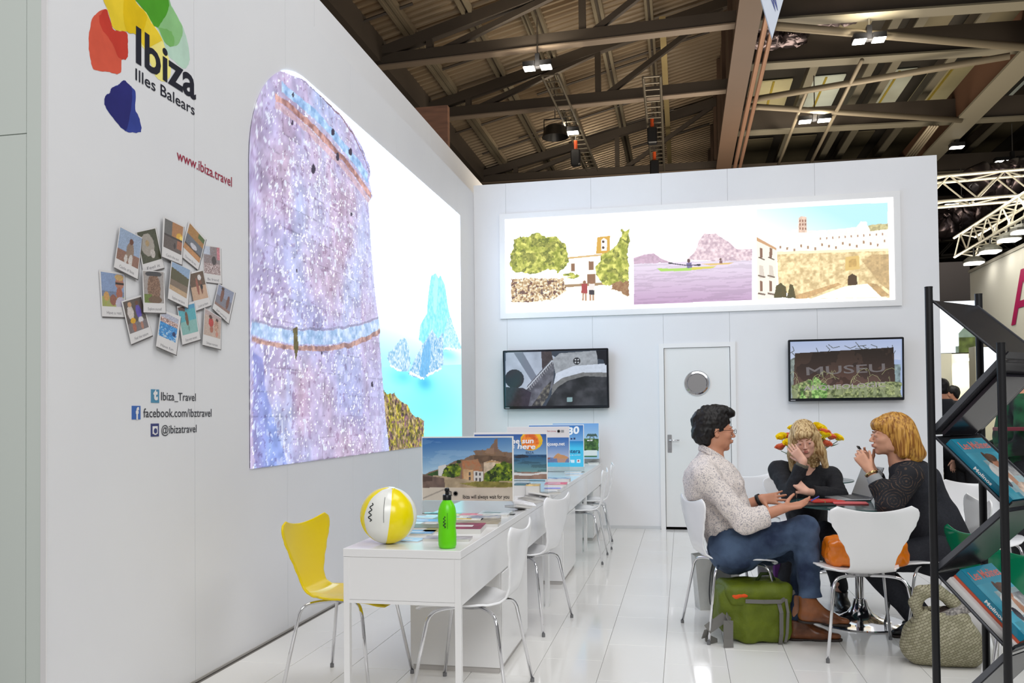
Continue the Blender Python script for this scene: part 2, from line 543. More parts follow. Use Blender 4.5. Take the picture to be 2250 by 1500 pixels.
def paint_video(p):
    W = 255
    p.c[:] = (200, 222, 255); p.gain[:] = 5.0
    # sea: cyan fading up to white
    m = p.inside([(800, 690), (1030, 685), (1030, 1000), (800, 1040)])
    p.grad(m, (930, 690), (255, 255, 255), (930, 810), (150, 246, 255)); p.gain[m] = 1.6
    m = p.inside([(800, 808), (1030, 800), (1030, 1000), (800, 1040)])
    p.grad(m, (930, 805), (150, 246, 255), (930, 900), (132, 246, 252)); p.gain[m] = 1.5
    def shade(cx, cy, rx, ry, amt, col=(84, 200, 236)):
        (x0, y0), (x1, y1), (x2, y2) = p.conv(cx, cy), p.conv(cx + rx, cy), p.conv(cx, cy + ry)
        d = ((p.A - x0) / abs(x1 - x0)) ** 2 + ((p.B - y0) / abs(y2 - y0)) ** 2
        k = (amt * np.exp(-d * 1.6))[:, None]; k[d > 5] = 0; p.c[:] = p.c * (1 - k) + np.array(col, float) * k; p.gain[:] = np.where(d < 3, np.minimum(p.gain, 1.25 + .4 * np.clip(d / 3, 0, 1)), p.gain)
    shade(884, 828, 26, 20, .6); shade(932, 842, 22, 22, .85, (64, 176, 232)); shade(980, 778, 26, 14, .5); shade(945, 880, 50, 60, .25, (110, 226, 246))
    # rocks
    pale = (196, 250, 255)
    p.poly([(918, 745), (922, 712), (936, 690), (940, 640), (946, 606), (956, 600), (962, 612), (966, 604), (976, 625), (983, 672), (990, 705), (1002, 735), (1014, 765), (990, 769), (940, 770)], (130, 232, 244), .012, 12, .05, 30, (170, 244, 252), gain=1.1)
    p.poly([(950, 640), (956, 600), (962, 618), (958, 680), (952, 690)], (176, 246, 253), .012, 12, .05, 30, gain=1.1)
    p.poly([(972, 740), (982, 700), (988, 694), (1002, 735), (1014, 765), (985, 770), (970, 764)], (150, 224, 242), .012, 14, .10, 60, (214, 246, 255), gain=1.1)
    p.poly([(848, 785), (852, 772), (870, 758), (880, 741), (892, 746), (899, 770), (901, 800), (896, 816), (880, 815), (858, 804)], (140, 200, 238), .014, 16, .10, 50, (226, 242, 255), gain=1.05)
    p.poly([(895, 822), (908, 790), (924, 762), (940, 738), (948, 722), (960, 745), (972, 730), (972, 775), (974, 800), (948, 822), (925, 833), (905, 828)], (120, 188, 236), .014, 16, .12, 50, (222, 238, 255), gain=1.05)
    m = p.inside([(920, 826), (926, 775), (940, 740), (946, 760), (944, 800), (936, 830)], .02, 14); p.put(m, (110, 186, 240), .1, 40, mix=.8)
    for (x0, y0, x1, y1) in ((900, 818, 930, 832), (935, 826, 968, 808), (856, 802, 880, 815), (975, 765, 1010, 769)): p.line([(x0, y0), (x1, y1)], 4, (246, 252, 255), rough=.02, gain=1.3)
    # scrub below right of the tower
    m = p.poly([(838, 852), (850, 866), (864, 862), (878, 880), (896, 892), (905, 912), (918, 918), (930, 925), (930, 1000), (845, 1000)], (158, 134, 82), .02, 14, .5, 30, (196, 176, 128), gain=.9)
    g = m & (fbm(p.A * 14, p.B * 14, 31) > .54); p.put(g, (128, 122, 40), .5, 40, (196, 180, 66))
    g = m & (fbm(p.A * 34, p.B * 34, 37) > .60); p.put(g, (98, 78, 74), .5, 40, (150, 110, 120))
    # tower
    tower = [(480, 100), (670, 178), (695, 203), (742, 247), (770, 282), (793, 320), (811, 366), (812, 385), (809, 396), (817, 432), (808, 445), (815, 560), (822, 640), (830, 700), (834, 728), (832, 742), (838, 820), (846, 920), (856, 1010), (858, 1060), (480, 1080)]
    m = p.inside(tower, .006, 20)
    A, B = p.A, p.B
    base = fbm(A * 2.2, B * 2.2, 4)[:, None]; fine = fbm(A * 16, B * 16, 8, 5)[:, None]
    c1 = np.array((184, 184, 230.)); c2 = np.array((208, 186, 212.)); c3 = np.array((192, 208, 252.))
    cc = c1 * (1 - np.clip(base * 1.8 - .4, 0, 1)) + c2 * np.clip(base * 1.8 - .4, 0, 1)
    t3 = np.clip((fbm(A * 3.1, B * 1.2, 14)[:, None] - .45) * 3, 0, 1); cc = cc * (1 - t3) + c3 * t3
    cc = cc * (.80 + .40 * fine)
    p.c[m] = np.clip(cc[m], 0, 255); p.gain[m] = 1.0
    # masonry courses, stained blocks
    row = np.floor(B / .145); off = _hash(row, row * 0, 2) * .4; cell = np.floor((A + off) / .26)
    hs = _hash(cell, row, 5); jr = (B / .145) % 1; jc = ((A + off) / .26) % 1
    blk = m & (hs > .84); p.c[blk] *= np.array((.94, .92, .93))
    jt = m & ((jr < .05) | (jc < .03)) & (fbm(A * 7, B * 7, 77) > .52); p.c[jt] *= .84
    sp = m & (fbm(A * 34, B * 26, 21, 2) > .70 + .12 * vnoise(A * 2, B * 1.5, 9)); p.c[sp] = (232, 236, 255)
    sp = m & (fbm(A * 62, B * 50, 25, 2) > .70 + .14 * vnoise(A * 1.4, B * 1.2, 19)); p.c[sp] = (248, 250, 255); p.gain[sp] = 1.2
    dk = m & (fbm(A * 30, B * 27, 41, 3) > .71); p.c[dk] *= np.array((.84, .79, .83))
    # right limb a little paler and bluer
    lim = p.inside([(772, 282), (812, 380), (814, 440), (834, 730), (856, 1010), (820, 1012), (800, 730), (780, 440), (760, 330)]) & m
    p.c[lim] = p.c[lim] * .7 + np.array((214, 216, 255.)) * .3
    # cornice bands
    def band(pts, w, rgb, mix=.85, rgb2=None, rough=.016):
        up = [(x, y - w / 2) for x, y in pts]; dn = [(x, y + w / 2) for x, y in reversed(pts)]
        mm = p.inside(up + dn, rough, 9) & m
        p.put(mm, rgb, .22, 24, rgb2, mix=mix)
    up1 = [(604, 212), (650, 248), (690, 284), (730, 326), (775, 376), (813, 430)]
    band([(618, 192), (660, 228), (700, 262), (740, 306), (780, 354), (806, 392)], 22, (150, 198, 250), .85, (186, 222, 255))
    band(up1, 15, (168, 118, 108), .85, (222, 170, 158), rough=.02)
    band([(x - 2, y + 15) for x, y in up1], 14, (226, 186, 190), .6)
    band([(700, 210), (745, 252), (775, 296), (796, 340), (810, 380)], 4, (132, 100, 108), .8)
    lo = [(550, 722), (600, 734), (660, 742), (720, 742), (780, 732), (835, 712)]
    band(lo, 30, (160, 204, 248), .8, (206, 226, 255))
    band([(x, y + 24) for x, y in lo[:4]] + [(780, 755), (835, 726)], 11, (150, 108, 100), .8, (206, 160, 140))
    band([(x, y - 18) for x, y in lo], 5, (120, 120, 150), .5)
    p.poly([(641, 720), (651, 716), (653, 765), (648, 790), (643, 765)], (104, 96, 60), .01, 20, .3)
    for (x, y, r) in ((687, 372, 8), (729, 290, 6), (768, 334, 6), (641, 209, 4), (740, 345, 6), (770, 470, 4), (640, 270, 4), (816, 845, 4), (705, 775, 3), (650, 594, 3)):
        p.blob(x, y, r * .6, r * 1.4, (72, 66, 84), rough=.012)
    # stains low left
    st = m & p.inside([(550, 780), (575, 800), (610, 960), (640, 1040), (550, 1045)], .06, 5); p.c[st] *= np.array((.80, .84, .96))


painted('screen', vw, vo, vu, vv_, 480, 520, paint_video, print_mat('led_wall_light', 1.0), vconv, vwarp)
fr_pts = []
for k in range(13):
    t = math.pi - k * math.pi / 24; fr_pts.append((VW0 + VR + VR * math.cos(t), VZ1 - VR + VR * math.sin(t)))
fr_pts = [(y + .004, z - .004) for y, z in fr_pts]
outline = [(VW0 + .004, VZ0 + .004)] + fr_pts + [(VW1 - .004, VZ1 - .004), (VW1 - .004, VZ0 + .004)]
MB().prism([(XL + .001, y, z) for y, z in outline], (1, 0, 0), .005).build('casing', M('casing_grey', (90, 92, 98), .6), vw)

# backlit triptych on the back wall
lb = thing('light_box', (0.12, YB, 2.4), 'long backlit picture panel with three holiday photographs on the back wall', 'light box')
MB().box(-2.075, 2.31, YB - .03, YB, 2.425, 3.655).build('surround', white_lacquer, lb)
lo_, lu_, lv_ = (-2.006, YB - .033, 2.49), (4.246, 0, 0), (0, 0, 1.098)
lconv = plane_conv((-2.006, YB, 2.49), lu_, lv_, 'Y', YB)


def paint_light(p):
    p.c[:] = (252, 252, 255); p.gain[:] = 2.2
    g = p.inside([(1112, 484), (1180, 480), (1180, 690), (1112, 690)]); p.gain[g] = 1.5
    # square with trees and church
    A, B = p.A, p.B
    def tree(pts, seed):
        m = p.poly(pts, (160, 172, 50), .05, 12, .3, 30, (214, 212, 98), seed=seed, gain=1.0)
        d = m & (fbm(A * 18, B * 18, seed + 3) > .56); p.put(d, (112, 124, 40), .3, 50, (150, 150, 60))
    p.poly([(1124, 640), (1382, 635), (1382, 664), (1124, 665)], (255, 250, 226), gain=1.25)
    p.poly([(1248, 570), (1340, 556), (1340, 630), (1248, 636)], (255, 250, 236), gain=1.3)
    p.poly([(1248, 566), (1340, 557), (1340, 561), (1248, 570)], (226, 186, 120), gain=1)
    p.poly([(1310, 559), (1313, 522), (1341, 519), (1341, 558)], (226, 170, 62), gain=1.0)
    p.poly([(1322, 552), (1322, 528), (1327, 524), (1334, 528), (1334, 551)], (255, 255, 255), gain=1.2)
    for q in ((1326, 532), (1326, 545)): p.blob(*q, 3, 3, (90, 60, 40), gain=.8)
    for x0, y0, x1, y1 in ((1256, 580, 1264, 597), (1294, 575, 1305, 594), (1291, 603, 1309, 627)):
        p.poly([(x0, y0), (x1, y0), (x1, y1), (x0, y1)], (150, 104, 74), gain=.9)
    p.poly([(1240, 626), (1345, 620), (1345, 626), (1240, 632)], (176, 140, 100), gain=.9)
    p.line([(1178, 600), (1184, 555), (1192, 540)], 5, (170, 120, 90), gain=.9)
    tree([(1124, 548), (1130, 528), (1150, 520), (1180, 516), (1215, 520), (1245, 535), (1250, 556), (1246, 590), (1225, 603), (1200, 590), (1180, 602), (1140, 604), (1125, 590)], 5)
    tree([(1310, 590), (1325, 558), (1350, 548), (1365, 510), (1380, 498), (1382, 625), (1330, 628), (1312, 610)], 9)
    tree([(1236, 603), (1262, 598), (1272, 606), (1262, 614), (1240, 612)], 12)
    for q in ([(1165, 606), (1195, 597), (1228, 605), (1228, 612), (1165, 612)], [(1125, 602), (1148, 598), (1165, 606), (1160, 612), (1125, 612)], [(1225, 606), (1255, 608), (1240, 613)]):
        p.poly(q, (255, 252, 240), gain=1.4)
    m = p.poly([(1125, 612), (1240, 612), (1245, 640), (1220, 656), (1180, 663), (1125, 664)], (214, 168, 110), .02, 30, .45, 60, (255, 236, 200), seed=2, gain=1.0)
    d = m & (fbm(A * 40, B * 40, 61) > .58); p.put(d, (128, 72, 50), .3, 60, (90, 70, 66))
    for k, (x, c) in enumerate(((1285, (170, 60, 60)), (1301, (250, 240, 235)))):
        p.blob(x, 621, 3.6, 4, (150, 100, 70)); p.poly([(x - 6, 624), (x + 6, 624), (x + 6, 645), (x - 7, 645)], c); p.line([(x - 3, 645), (x - 3, 661)], 3.5, (190, 140, 110)); p.line([(x + 3, 645), (x + 3, 661)], 3.5, (190, 140, 110))
        if k: p.poly([(x - 6, 638), (x + 6, 638), (x + 6, 648), (x - 6, 648)], (50, 44, 50))
    p.poly([(1345, 622), (1382, 618), (1382, 652), (1368, 645), (1345, 634)], (200, 150, 100), .02, 30, .4, 60, (120, 80, 50))
    # bay with kayaks
    p.poly([(1393, 500), (1652, 480), (1652, 580), (1393, 582)], (255, 248, 252), gain=1.5)
    m = p.inside([(1393, 580), (1652, 571), (1652, 660), (1393, 670)]); p.grad(m, (1520, 576), (240, 226, 246), (1520, 668), (188, 150, 190)); p.gain[m] = 1.05
    w = m & (fbm(A * 5, B * 60, 71) > .55); p.c[w] *= .92
    p.poly([(1510, 572), (1528, 550), (1536, 530), (1546, 516), (1572, 515), (1590, 526), (1604, 535), (1620, 548), (1652, 548), (1652, 572), (1580, 574)], (222, 190, 206), .014, 14, .2, 40, (240, 214, 220), gain=1)
    p.poly([(1393, 568), (1415, 560), (1436, 558), (1452, 568), (1474, 577), (1393, 581)], (206, 172, 196), .01, 14, .15, 40, gain=1)
    p.poly([(1443, 590), (1452, 597), (1510, 596), (1565, 589), (1573, 586), (1520, 588), (1480, 591)], (166, 214, 90), gain=1.1)
    p.poly([(1520, 588), (1573, 586), (1565, 590), (1520, 594)], (226, 216, 80), gain=1)
    p.poly([(1542, 581), (1614, 577), (1600, 582), (1560, 584)], (240, 200, 120), gain=1)
    p.blob(1513, 574, 3.6, 4.2, (90, 60, 60)); p.poly([(1508, 579), (1519, 578), (1521, 589), (1510, 590)], (110, 100, 150)); p.line([(1470, 579), (1508, 584), (1538, 583)], 2.2, (60, 56, 70)); p.blob(1473, 579, 5, 2, (50, 50, 60)); p.blob(1535, 583, 5, 2.4, (50, 50, 60))
    p.blob(1583, 571, 2.4, 3, (110, 80, 70)); p.poly([(1580, 574), (1587, 574), (1587, 580), (1580, 580)], (130, 90, 90))
    # walled town
    m = p.inside([(1662, 461), (1949, 446), (1949, 560), (1662, 560)]); p.grad(m, (1790, 452), (176, 232, 252), (1740, 545), (255, 255, 252)); p.gain[m] = 1.15
    p.poly([(1736, 540), (1738, 507), (1752, 505), (1754, 480), (1760, 476), (1771, 478), (1772, 508), (1790, 508), (1830, 506), (1880, 500), (1890, 488), (1903, 488), (1904, 497), (1950, 492), (1951, 556), (1706, 552)], (255, 244, 228), .004, 30, .08, 60, gain=1.25)
    p.poly([(1754, 512), (1754, 480), (1760, 476), (1771, 478), (1772, 512)], (240, 204, 180), .002, 30, .2, 60, gain=1)
    for x in (1757, 1763, 1769):
        for y in (484, 492, 501): p.poly([(x - 1.4, y), (x + 1.4, y), (x + 1.4, y + 5), (x - 1.4, y + 5)], (150, 100, 80))
    for k in range(16):
        x = 1712 + k * 15.2; y = 541 - k * .9 + (k % 3) * 4; p.poly([(x, y), (x + 4, y), (x + 4, y + 6), (x, y + 6)], (170, 130, 100))
    for k in range(11):
        x = 1800 + k * 13.6; p.poly([(x, 523 - k), (x + 3, 523 - k), (x + 3, 528 - k), (x, 528 - k)], (180, 140, 116))
    p.poly([(1905, 496), (1950, 492), (1950, 505), (1912, 509)], (200, 188, 130), .01, 30, .3, 50, gain=1)
    m = p.poly([(1706, 556), (1951, 549), (1953, 655), (1780, 657), (1710, 640)], (232, 198, 134), .003, 30, .22, 30, (250, 226, 170), seed=8, gain=1.05)
    p.poly([(1706, 554), (1951, 547), (1951, 552), (1706, 560)], (255, 236, 190), gain=1.2)
    p.poly([(1893, 575), (1915, 560), (1951, 560), (1953, 640), (1930, 622), (1912, 598)], (214, 178, 120), gain=.95, var=.2)
    p.poly([(1856, 566), (1886, 562), (1888, 592), (1856, 596)], (236, 196, 110), gain=1); p.poly([(1864, 571), (1880, 569), (1881, 586), (1864, 588)], (214, 170, 90), var=.2)
    p.poly([(1861, 628), (1862, 608), (1871, 602), (1881, 607), (1883, 628)], (80, 56, 34), gain=.8)
    p.poly([(1780, 657), (1855, 630), (1885, 626), (1905, 624), (1932, 650), (1950, 654)], (255, 248, 228), gain=1.3)
    p.poly([(1745, 650), (1840, 622), (1848, 626), (1770, 657), (1745, 657)], (214, 168, 108), var=.2)
    p.poly([(1903, 622), (1925, 625), (1953, 650), (1935, 653)], (200, 160, 104), var=.2)
    p.poly([(1662, 523), (1705, 548), (1707, 655), (1664, 659)], (255, 244, 222), gain=1.15)
    p.poly([(1662, 522), (1705, 546), (1705, 551), (1662, 530)], (214, 160, 110))
    for x in (1669, 1690):
        for y, h in ((545, 22), (617, 24)):
            p.poly([(x, y), (x + 6, y + 2), (x + 6, y + h), (x, y + h)], (130, 92, 72))
        p.line([(x - 3, 566), (x + 11, 572)], 2.5, (90, 70, 60)); p.poly([(x - 1, 583), (x + 7, 585), (x + 11, 612), (x - 1, 612)], (230, 216, 200)); p.line([(x - 4, 606), (x + 12, 610)], 3, (110, 90, 76)); p.line([(x - 4, 645), (x + 12, 648)], 4, (120, 100, 90))
    p.poly([(1700, 655), (1704, 628), (1714, 622), (1724, 630), (1728, 652), (1734, 625), (1742, 628), (1747, 655)], (96, 82, 40), .012, 20, .4, 50, (60, 56, 30))


def pale_light(p):
    paint_light(p); m = p.gain < 1.35; p.c[m] = p.c[m] * .84 + 255 * .16


painted('pictures', lb, lo_, lu_, lv_, 900, 236, pale_light, print_mat('light_box_glow', 1.0), lconv)


# flat televisions
def television(x0, x1, z0, z1, label, fn, tilt=2.5):
    t = thing('television', ((x0 + x1) / 2, YB, z0), label, 'television', 'televisions on the back wall')
    yb = YB - .10; cx = (x0 + x1) / 2
    MB().box(cx - .2, cx + .2, YB - .04, YB - .005, z0 + .18, z1 - .18).build('wall_bracket', black_plastic, t)
    k = math.tan(math.radians(tilt)) * (z1 - z0)
    sh = Matrix(((1, 0, 0, 0), (0, 1, -math.tan(math.radians(tilt)), math.tan(math.radians(tilt)) * z0), (0, 0, 1, 0), (0, 0, 0, 1)))
    mb = MB().box(x0, x1, yb, yb + .055, z0, z1, mat=sh, bevel=.008)
    b = mb.build('bezel', M('tv_gloss_black', (14, 18, 26), .12, spec=.6), t)
    e = .022
    o = sh @ Vector((x0 + e, yb - .0015, z0 + e * 1.5)); u = Vector((x1 - x0 - 2 * e, 0, 0)); v = (sh @ Vector((x0 + e, yb - .0015, z1 - e))) - o
    cv = plane_conv(o, u, v, 'Y', yb)
    painted('screen', t, o, u, v, 280, 156, fn, print_mat('tv_picture_light', .9, .1, True), cv)
    MB().box(x0 + .02, x0 + .07, yb - .001, yb + .002, z0 + .010, z0 + .018).build('badge', M('silver_badge', (170, 170, 175), .3), b)
    return t


def tv_a(p):
    p.c[:] = (60, 70, 84)
    A, B = p.A, p.B
    m = p.inside([(1112, 775), (1200, 772), (1230, 790), (1180, 850), (1150, 856), (1112, 850)]); p.put(m, (176, 188, 206), .12, 8)
    p.poly([(1130, 775), (1150, 774), (1182, 830), (1168, 836)], (120, 130, 146))
    p.poly([(1190, 772), (1212, 771), (1216, 790), (1192, 812)], (70, 62, 64), var=.2)
    p.poly([(1215, 790), (1230, 776), (1312, 770), (1314, 802), (1250, 810), (1222, 826)], (158, 164, 172), var=.15, vf=30)
    p.poly([(1222, 820), (1260, 804), (1335, 798), (1335, 826), (1280, 820), (1240, 832), (1216, 848)], (206, 216, 232), var=.05)
    p.poly([(1214, 846), (1236, 830), (1280, 818), (1335, 818), (1335, 828), (1285, 826), (1248, 836), (1226, 850), (1212, 868)], (120, 122, 124), var=.15, vf=40)
    p.poly([(1212, 868), (1226, 850), (1248, 836), (1285, 826), (1335, 828), (1337, 896), (1196, 898)], (34, 38, 44), var=.35, vf=8, rgb2=(58, 60, 66))
    p.poly([(1152, 866), (1160, 846), (1212, 790), (1218, 800), (1216, 846), (1196, 880), (1160, 896)], (96, 98, 108), var=.35, vf=22)
    for k in range(14): p.line([(1163 + k * 3.8, 848 - k * 4.4), (1166 + k * 3.8, 856 - k * 4.3)], 2, (150, 152, 160))
    p.line([(1150, 862), (1214, 792)], 2.2, (196, 204, 216))
    p.poly([(1168, 892), (1196, 852), (1212, 836), (1206, 868), (1188, 896)], (64, 64, 66), var=.6, vf=30, rgb2=(100, 98, 90))
    p.blob(1131, 832, 21, 21, (42, 34, 40)); p.poly([(1112, 850), (1150, 852), (1168, 862), (1160, 898), (1112, 898)], (48, 42, 52), var=.2)
    p.poly([(1310, 770), (1338, 769), (1338, 800), (1330, 802), (1326, 790), (1314, 788)], (22, 24, 34))
    p.blob(1268, 793, 8, 8, (40, 42, 48))
    for a in range(4):
        t = a * math.pi / 2 + .78; p.blob(1268 + 4.2 * math.cos(t), 793 + 4.2 * math.sin(t), 1.8, 1.8, (190, 196, 204))
    p.poly([(1246, 873), (1258, 872), (1258, 882), (1246, 883)], (140, 170, 176))


def tv_b(p):
    p.c[:] = (168, 186, 222); A, B = p.A, p.B
    m = p.inside([(1735, 752), (1978, 744), (1978, 790), (1735, 790)]); p.grad(m, (1800, 750), (176, 190, 224), (1800, 790), (196, 206, 230))
    for k in range(26):
        x = 1740 + _hash(k, 1, 2) * 235; y = 756 + _hash(k, 3, 2) * 40; a = _hash(k, 5, 2) * 3.1
        p.line([(x, y), (x + 16 * math.cos(a), y + 10 * math.sin(a)), (x + 26 * math.cos(a + .6), y + 18 * math.sin(a + .6))], 1.6, (90, 96, 96))
    p.poly([(1735, 790), (1746, 785), (1746, 880), (1735, 882)], (130, 140, 136), var=.4, vf=30); p.poly([(1964, 800), (1978, 800), (1978, 876), (1964, 876)], (128, 146, 150), var=.4, vf=30)
    m = p.inside([(1746, 776), (1962, 763), (1968, 862), (1742, 872)]); p.grad(m, (1850, 768), (50, 38, 30), (1850, 862), (110, 84, 78))
    d = m & (fbm(A * 7, B * 7, 12) > .55); p.c[d] *= .75
    m = p.poly([(1738, 848), (1775, 830), (1800, 842), (1860, 846), (1920, 838), (1978, 842), (1978, 880), (1738, 884)], (104, 118, 78), .03, 14, .5, 50, (150, 158, 110))
    g = m & (fbm(A * 34, B * 20, 52) > .55); p.put(g, (140, 150, 112), .2)
    m = p.inside([(1756, 846), (1790, 826), (1822, 850), (1816, 882), (1756, 882)], .03, 14) & (fbm(A * 30, B * 16, 19) > .42); p.put(m, (92, 140, 66), .4, 50, (150, 186, 112))


tva = television(-2.03, -.812, 1.368, 2.045, 'dark television left of the door showing a stone staircase and arch', tv_a)
tvb = television(1.128, 2.298, 1.415, 2.082, 'television right of the door showing a rusty museum sign', tv_b)
n_ = (0, -1, 0)
ytv = YB - .128
letter_grey = M('sign_letter_grey', (96, 90, 90), .6, emit=.5); letter_light = M('sign_letter_light', (138, 130, 130), .6, emit=.6)
text('lettering', 'MUSEU', at(1772, 824, 'Y', ytv), at(1945, 816, 'Y', ytv), .085, n_, letter_grey, tvb, bold=.012)
text('lettering', 'ARQUEOLOGIC', at(1766, 858, 'Y', ytv), at(1946, 849, 'Y', ytv), .048, n_, letter_light, tvb, bold=.012)
for k in range(34):
    x = 1745 + _hash(k, 1, 7) * 225; y = 868 - _hash(k, 2, 7) * 46; a = _hash(k, 3, 7) * 2 - 1
    pts = [at(x, y, 'Y', ytv), at(x + 9 * a, y - 10, 'Y', ytv), at(x + 24 * a, y - 15, 'Y', ytv), at(x + 34 * a, y - 10, 'Y', ytv)]
    if k == 0: gm = MB()
    gm.tube(pts, .0016, 4)
go = gm.build('grass_blades', M('dry_grass_light', (150, 150, 112), .6, emit=.6), tvb); go['kind'] = 'stuff'
# ------------------------------------------------------------------ graphics on the left wall
NX = (1, 0, 0)


def wl_pt(x, y, d=0.0):
    p = at(x, y, 'X', XL); p.x = XL + d; return p


lg = thing('wall_logo', wl_pt(310, 200), 'rainbow brush-stroke arch logo with black Ibiza lettering high on the left wall', 'logo')


def c1(pts):
    return [(150 + a / 4.6867, b / 4.6867) for a, b in pts]


def stroke(name, pts, rgb, d, rough=.0025, alpha=1.0):
    """flat vinyl brush stroke with a slightly ragged edge"""
    P = [wl_pt(*q) for q in c1(pts)]; out = []
    n = len(P)
    for i in range(n):                                        # Catmull-Rom
        p0, p1, p2, p3 = P[i - 1], P[i], P[(i + 1) % n], P[(i + 2) % n]
        for k in range(4):
            t = k / 4
            q = 0.5 * ((2 * p1) + (p2 - p0) * t + (2 * p0 - 5 * p1 + 4 * p2 - p3) * t * t + (3 * p1 - p0 - 3 * p2 + p3) * t ** 3)
            q.x = XL + d; q.y += random.uniform(-rough, rough); q.z += random.uniform(-rough, rough); out.append(q)
    me = bpy.data.meshes.new(name); me.from_pydata([tuple(q) for q in out], [], [tuple(range(len(out)))])
    bm = bmesh.new(); bm.from_mesh(me); bmesh.ops.triangulate(bm, faces=bm.faces); bmesh.ops.recalc_face_normals(bm, faces=bm.faces); bm.to_mesh(me); bm.free()
    m = M('ink_%d_%d_%d' % rgb, rgb, .45, noise=(9, .25, tuple(min(255, int(c * 1.08 + 6)) for c in rgb)))
    me.materials.append(m)
    return link(name, me, lg)


stroke('red_stroke', [(385, 90), (300, 135), (240, 205), (216, 330), (210, 470), (226, 600), (250, 700), (300, 728), (400, 738), (480, 762), (545, 740), (550, 620), (605, 600), (612, 470), (600, 335), (520, 320), (465, 303), (430, 200)], (206, 84, 62), .0008)
stroke('red_overlap', [(385, 95), (320, 170), (340, 290), (430, 410), (500, 560), (552, 610), (605, 595), (610, 470), (598, 338), (520, 324), (465, 305), (425, 200)], (192, 56, 42), .0012, .003)
stroke('green_stroke', [(640, -140), (690, 0), (730, 50), (800, 130), (860, 230), (920, 300), (970, 430), (1020, 560), (1080, 620), (1170, 700), (1220, 690), (1250, 620), (1240, 500), (1200, 330), (1140, 200), (1060, 50), (980, -140)], (176, 204, 186), .0006)
stroke('green_wash', [(650, -130), (700, 5), (800, 130), (860, 230), (930, 300), (985, 430), (1040, 470), (1110, 470), (1150, 420), (1178, 300), (1130, 190), (1060, 60), (980, -130)], (134, 184, 124), .0009)
stroke('green_wash', [(860, 230), (930, 300), (985, 420), (1060, 480), (1090, 440), (1060, 330), (960, 290)], (112, 170, 92), .0011, .004)
stroke('green_overlap', [(645, -120), (690, 0), (800, 130), (870, 250), (920, 280), (975, 200), (1025, 100), (1030, 0), (960, -120)], (72, 150, 34), .0013, .003)
stroke('yellow_stroke', [(350, -120), (362, 0), (402, 100), (440, 220), (470, 300), (600, 325), (690, 350), (740, 450), (790, 520), (840, 640), (885, 760), (940, 825), (1010, 830), (1055, 740), (1040, 620), (990, 470), (930, 330), (860, 230), (800, 130), (720, 50), (690, 0), (620, -120)], (240, 224, 130), .0010)
stroke('yellow_wash', [(350, -110), (362, 5), (402, 100), (440, 220), (470, 300), (600, 325), (690, 350), (750, 440), (800, 500), (870, 470), (950, 420), (980, 440), (925, 330), (855, 235), (795, 132), (715, 52), (685, 0), (620, -110)], (226, 196, 44), .0014, .003)
stroke('yellow_overlap', [(560, -100), (566, 0), (560, 150), (600, 320), (690, 345), (760, 330), (800, 230), (800, 140), (715, 55), (683, 0), (640, -100)], (218, 182, 6), .0017, .003)
stroke('blue_stroke', [(575, 826), (540, 850), (510, 880), (452, 900), (425, 955), (376, 990), (372, 1060), (392, 1115), (460, 1212), (540, 1310), (600, 1355), (660, 1366), (735, 1362), (752, 1310), (724, 1200), (690, 1120), (692, 960), (665, 905), (620, 872)], (46, 62, 140), .0008)
stroke('blue_overlap', [(575, 830), (540, 853), (510, 883), (452, 903), (425, 958), (378, 992), (374, 1060), (394, 1115), (462, 1212), (540, 1305), (598, 1338), (625, 1230), (645, 1110), (655, 960), (640, 890)], (34, 36, 106), .0012, .002)
ink = M('black_vinyl', (28, 30, 44), .5)
ink_grey = M('grey_vinyl', (58, 58, 64), .5)


def wtext(body, bl, br, h, mat, parent, d=.002, **k):
    a = wl_pt(*bl, d); b = wl_pt(*br, d); b.z = a.z = (a.z + b.z) / 2
    return text('lettering', body, a, b, h, NX, mat, parent, **k)


wtext('Ibiza', (298, 138), (430, 217), .160, ink, lg, bold=.022)
wtext('Illes Balears', (297, 177), (427, 252), .053, ink, lg, bold=.006)
wa = thing('web_address', wl_pt(450, 380), 'crimson web address lettering below the rainbow logo on the left wall', 'lettering')
wtext('www.ibiza.travel', (388, 356), (509, 405), .052, M('crimson_vinyl', (158, 38, 66), .5), wa, bold=.008)

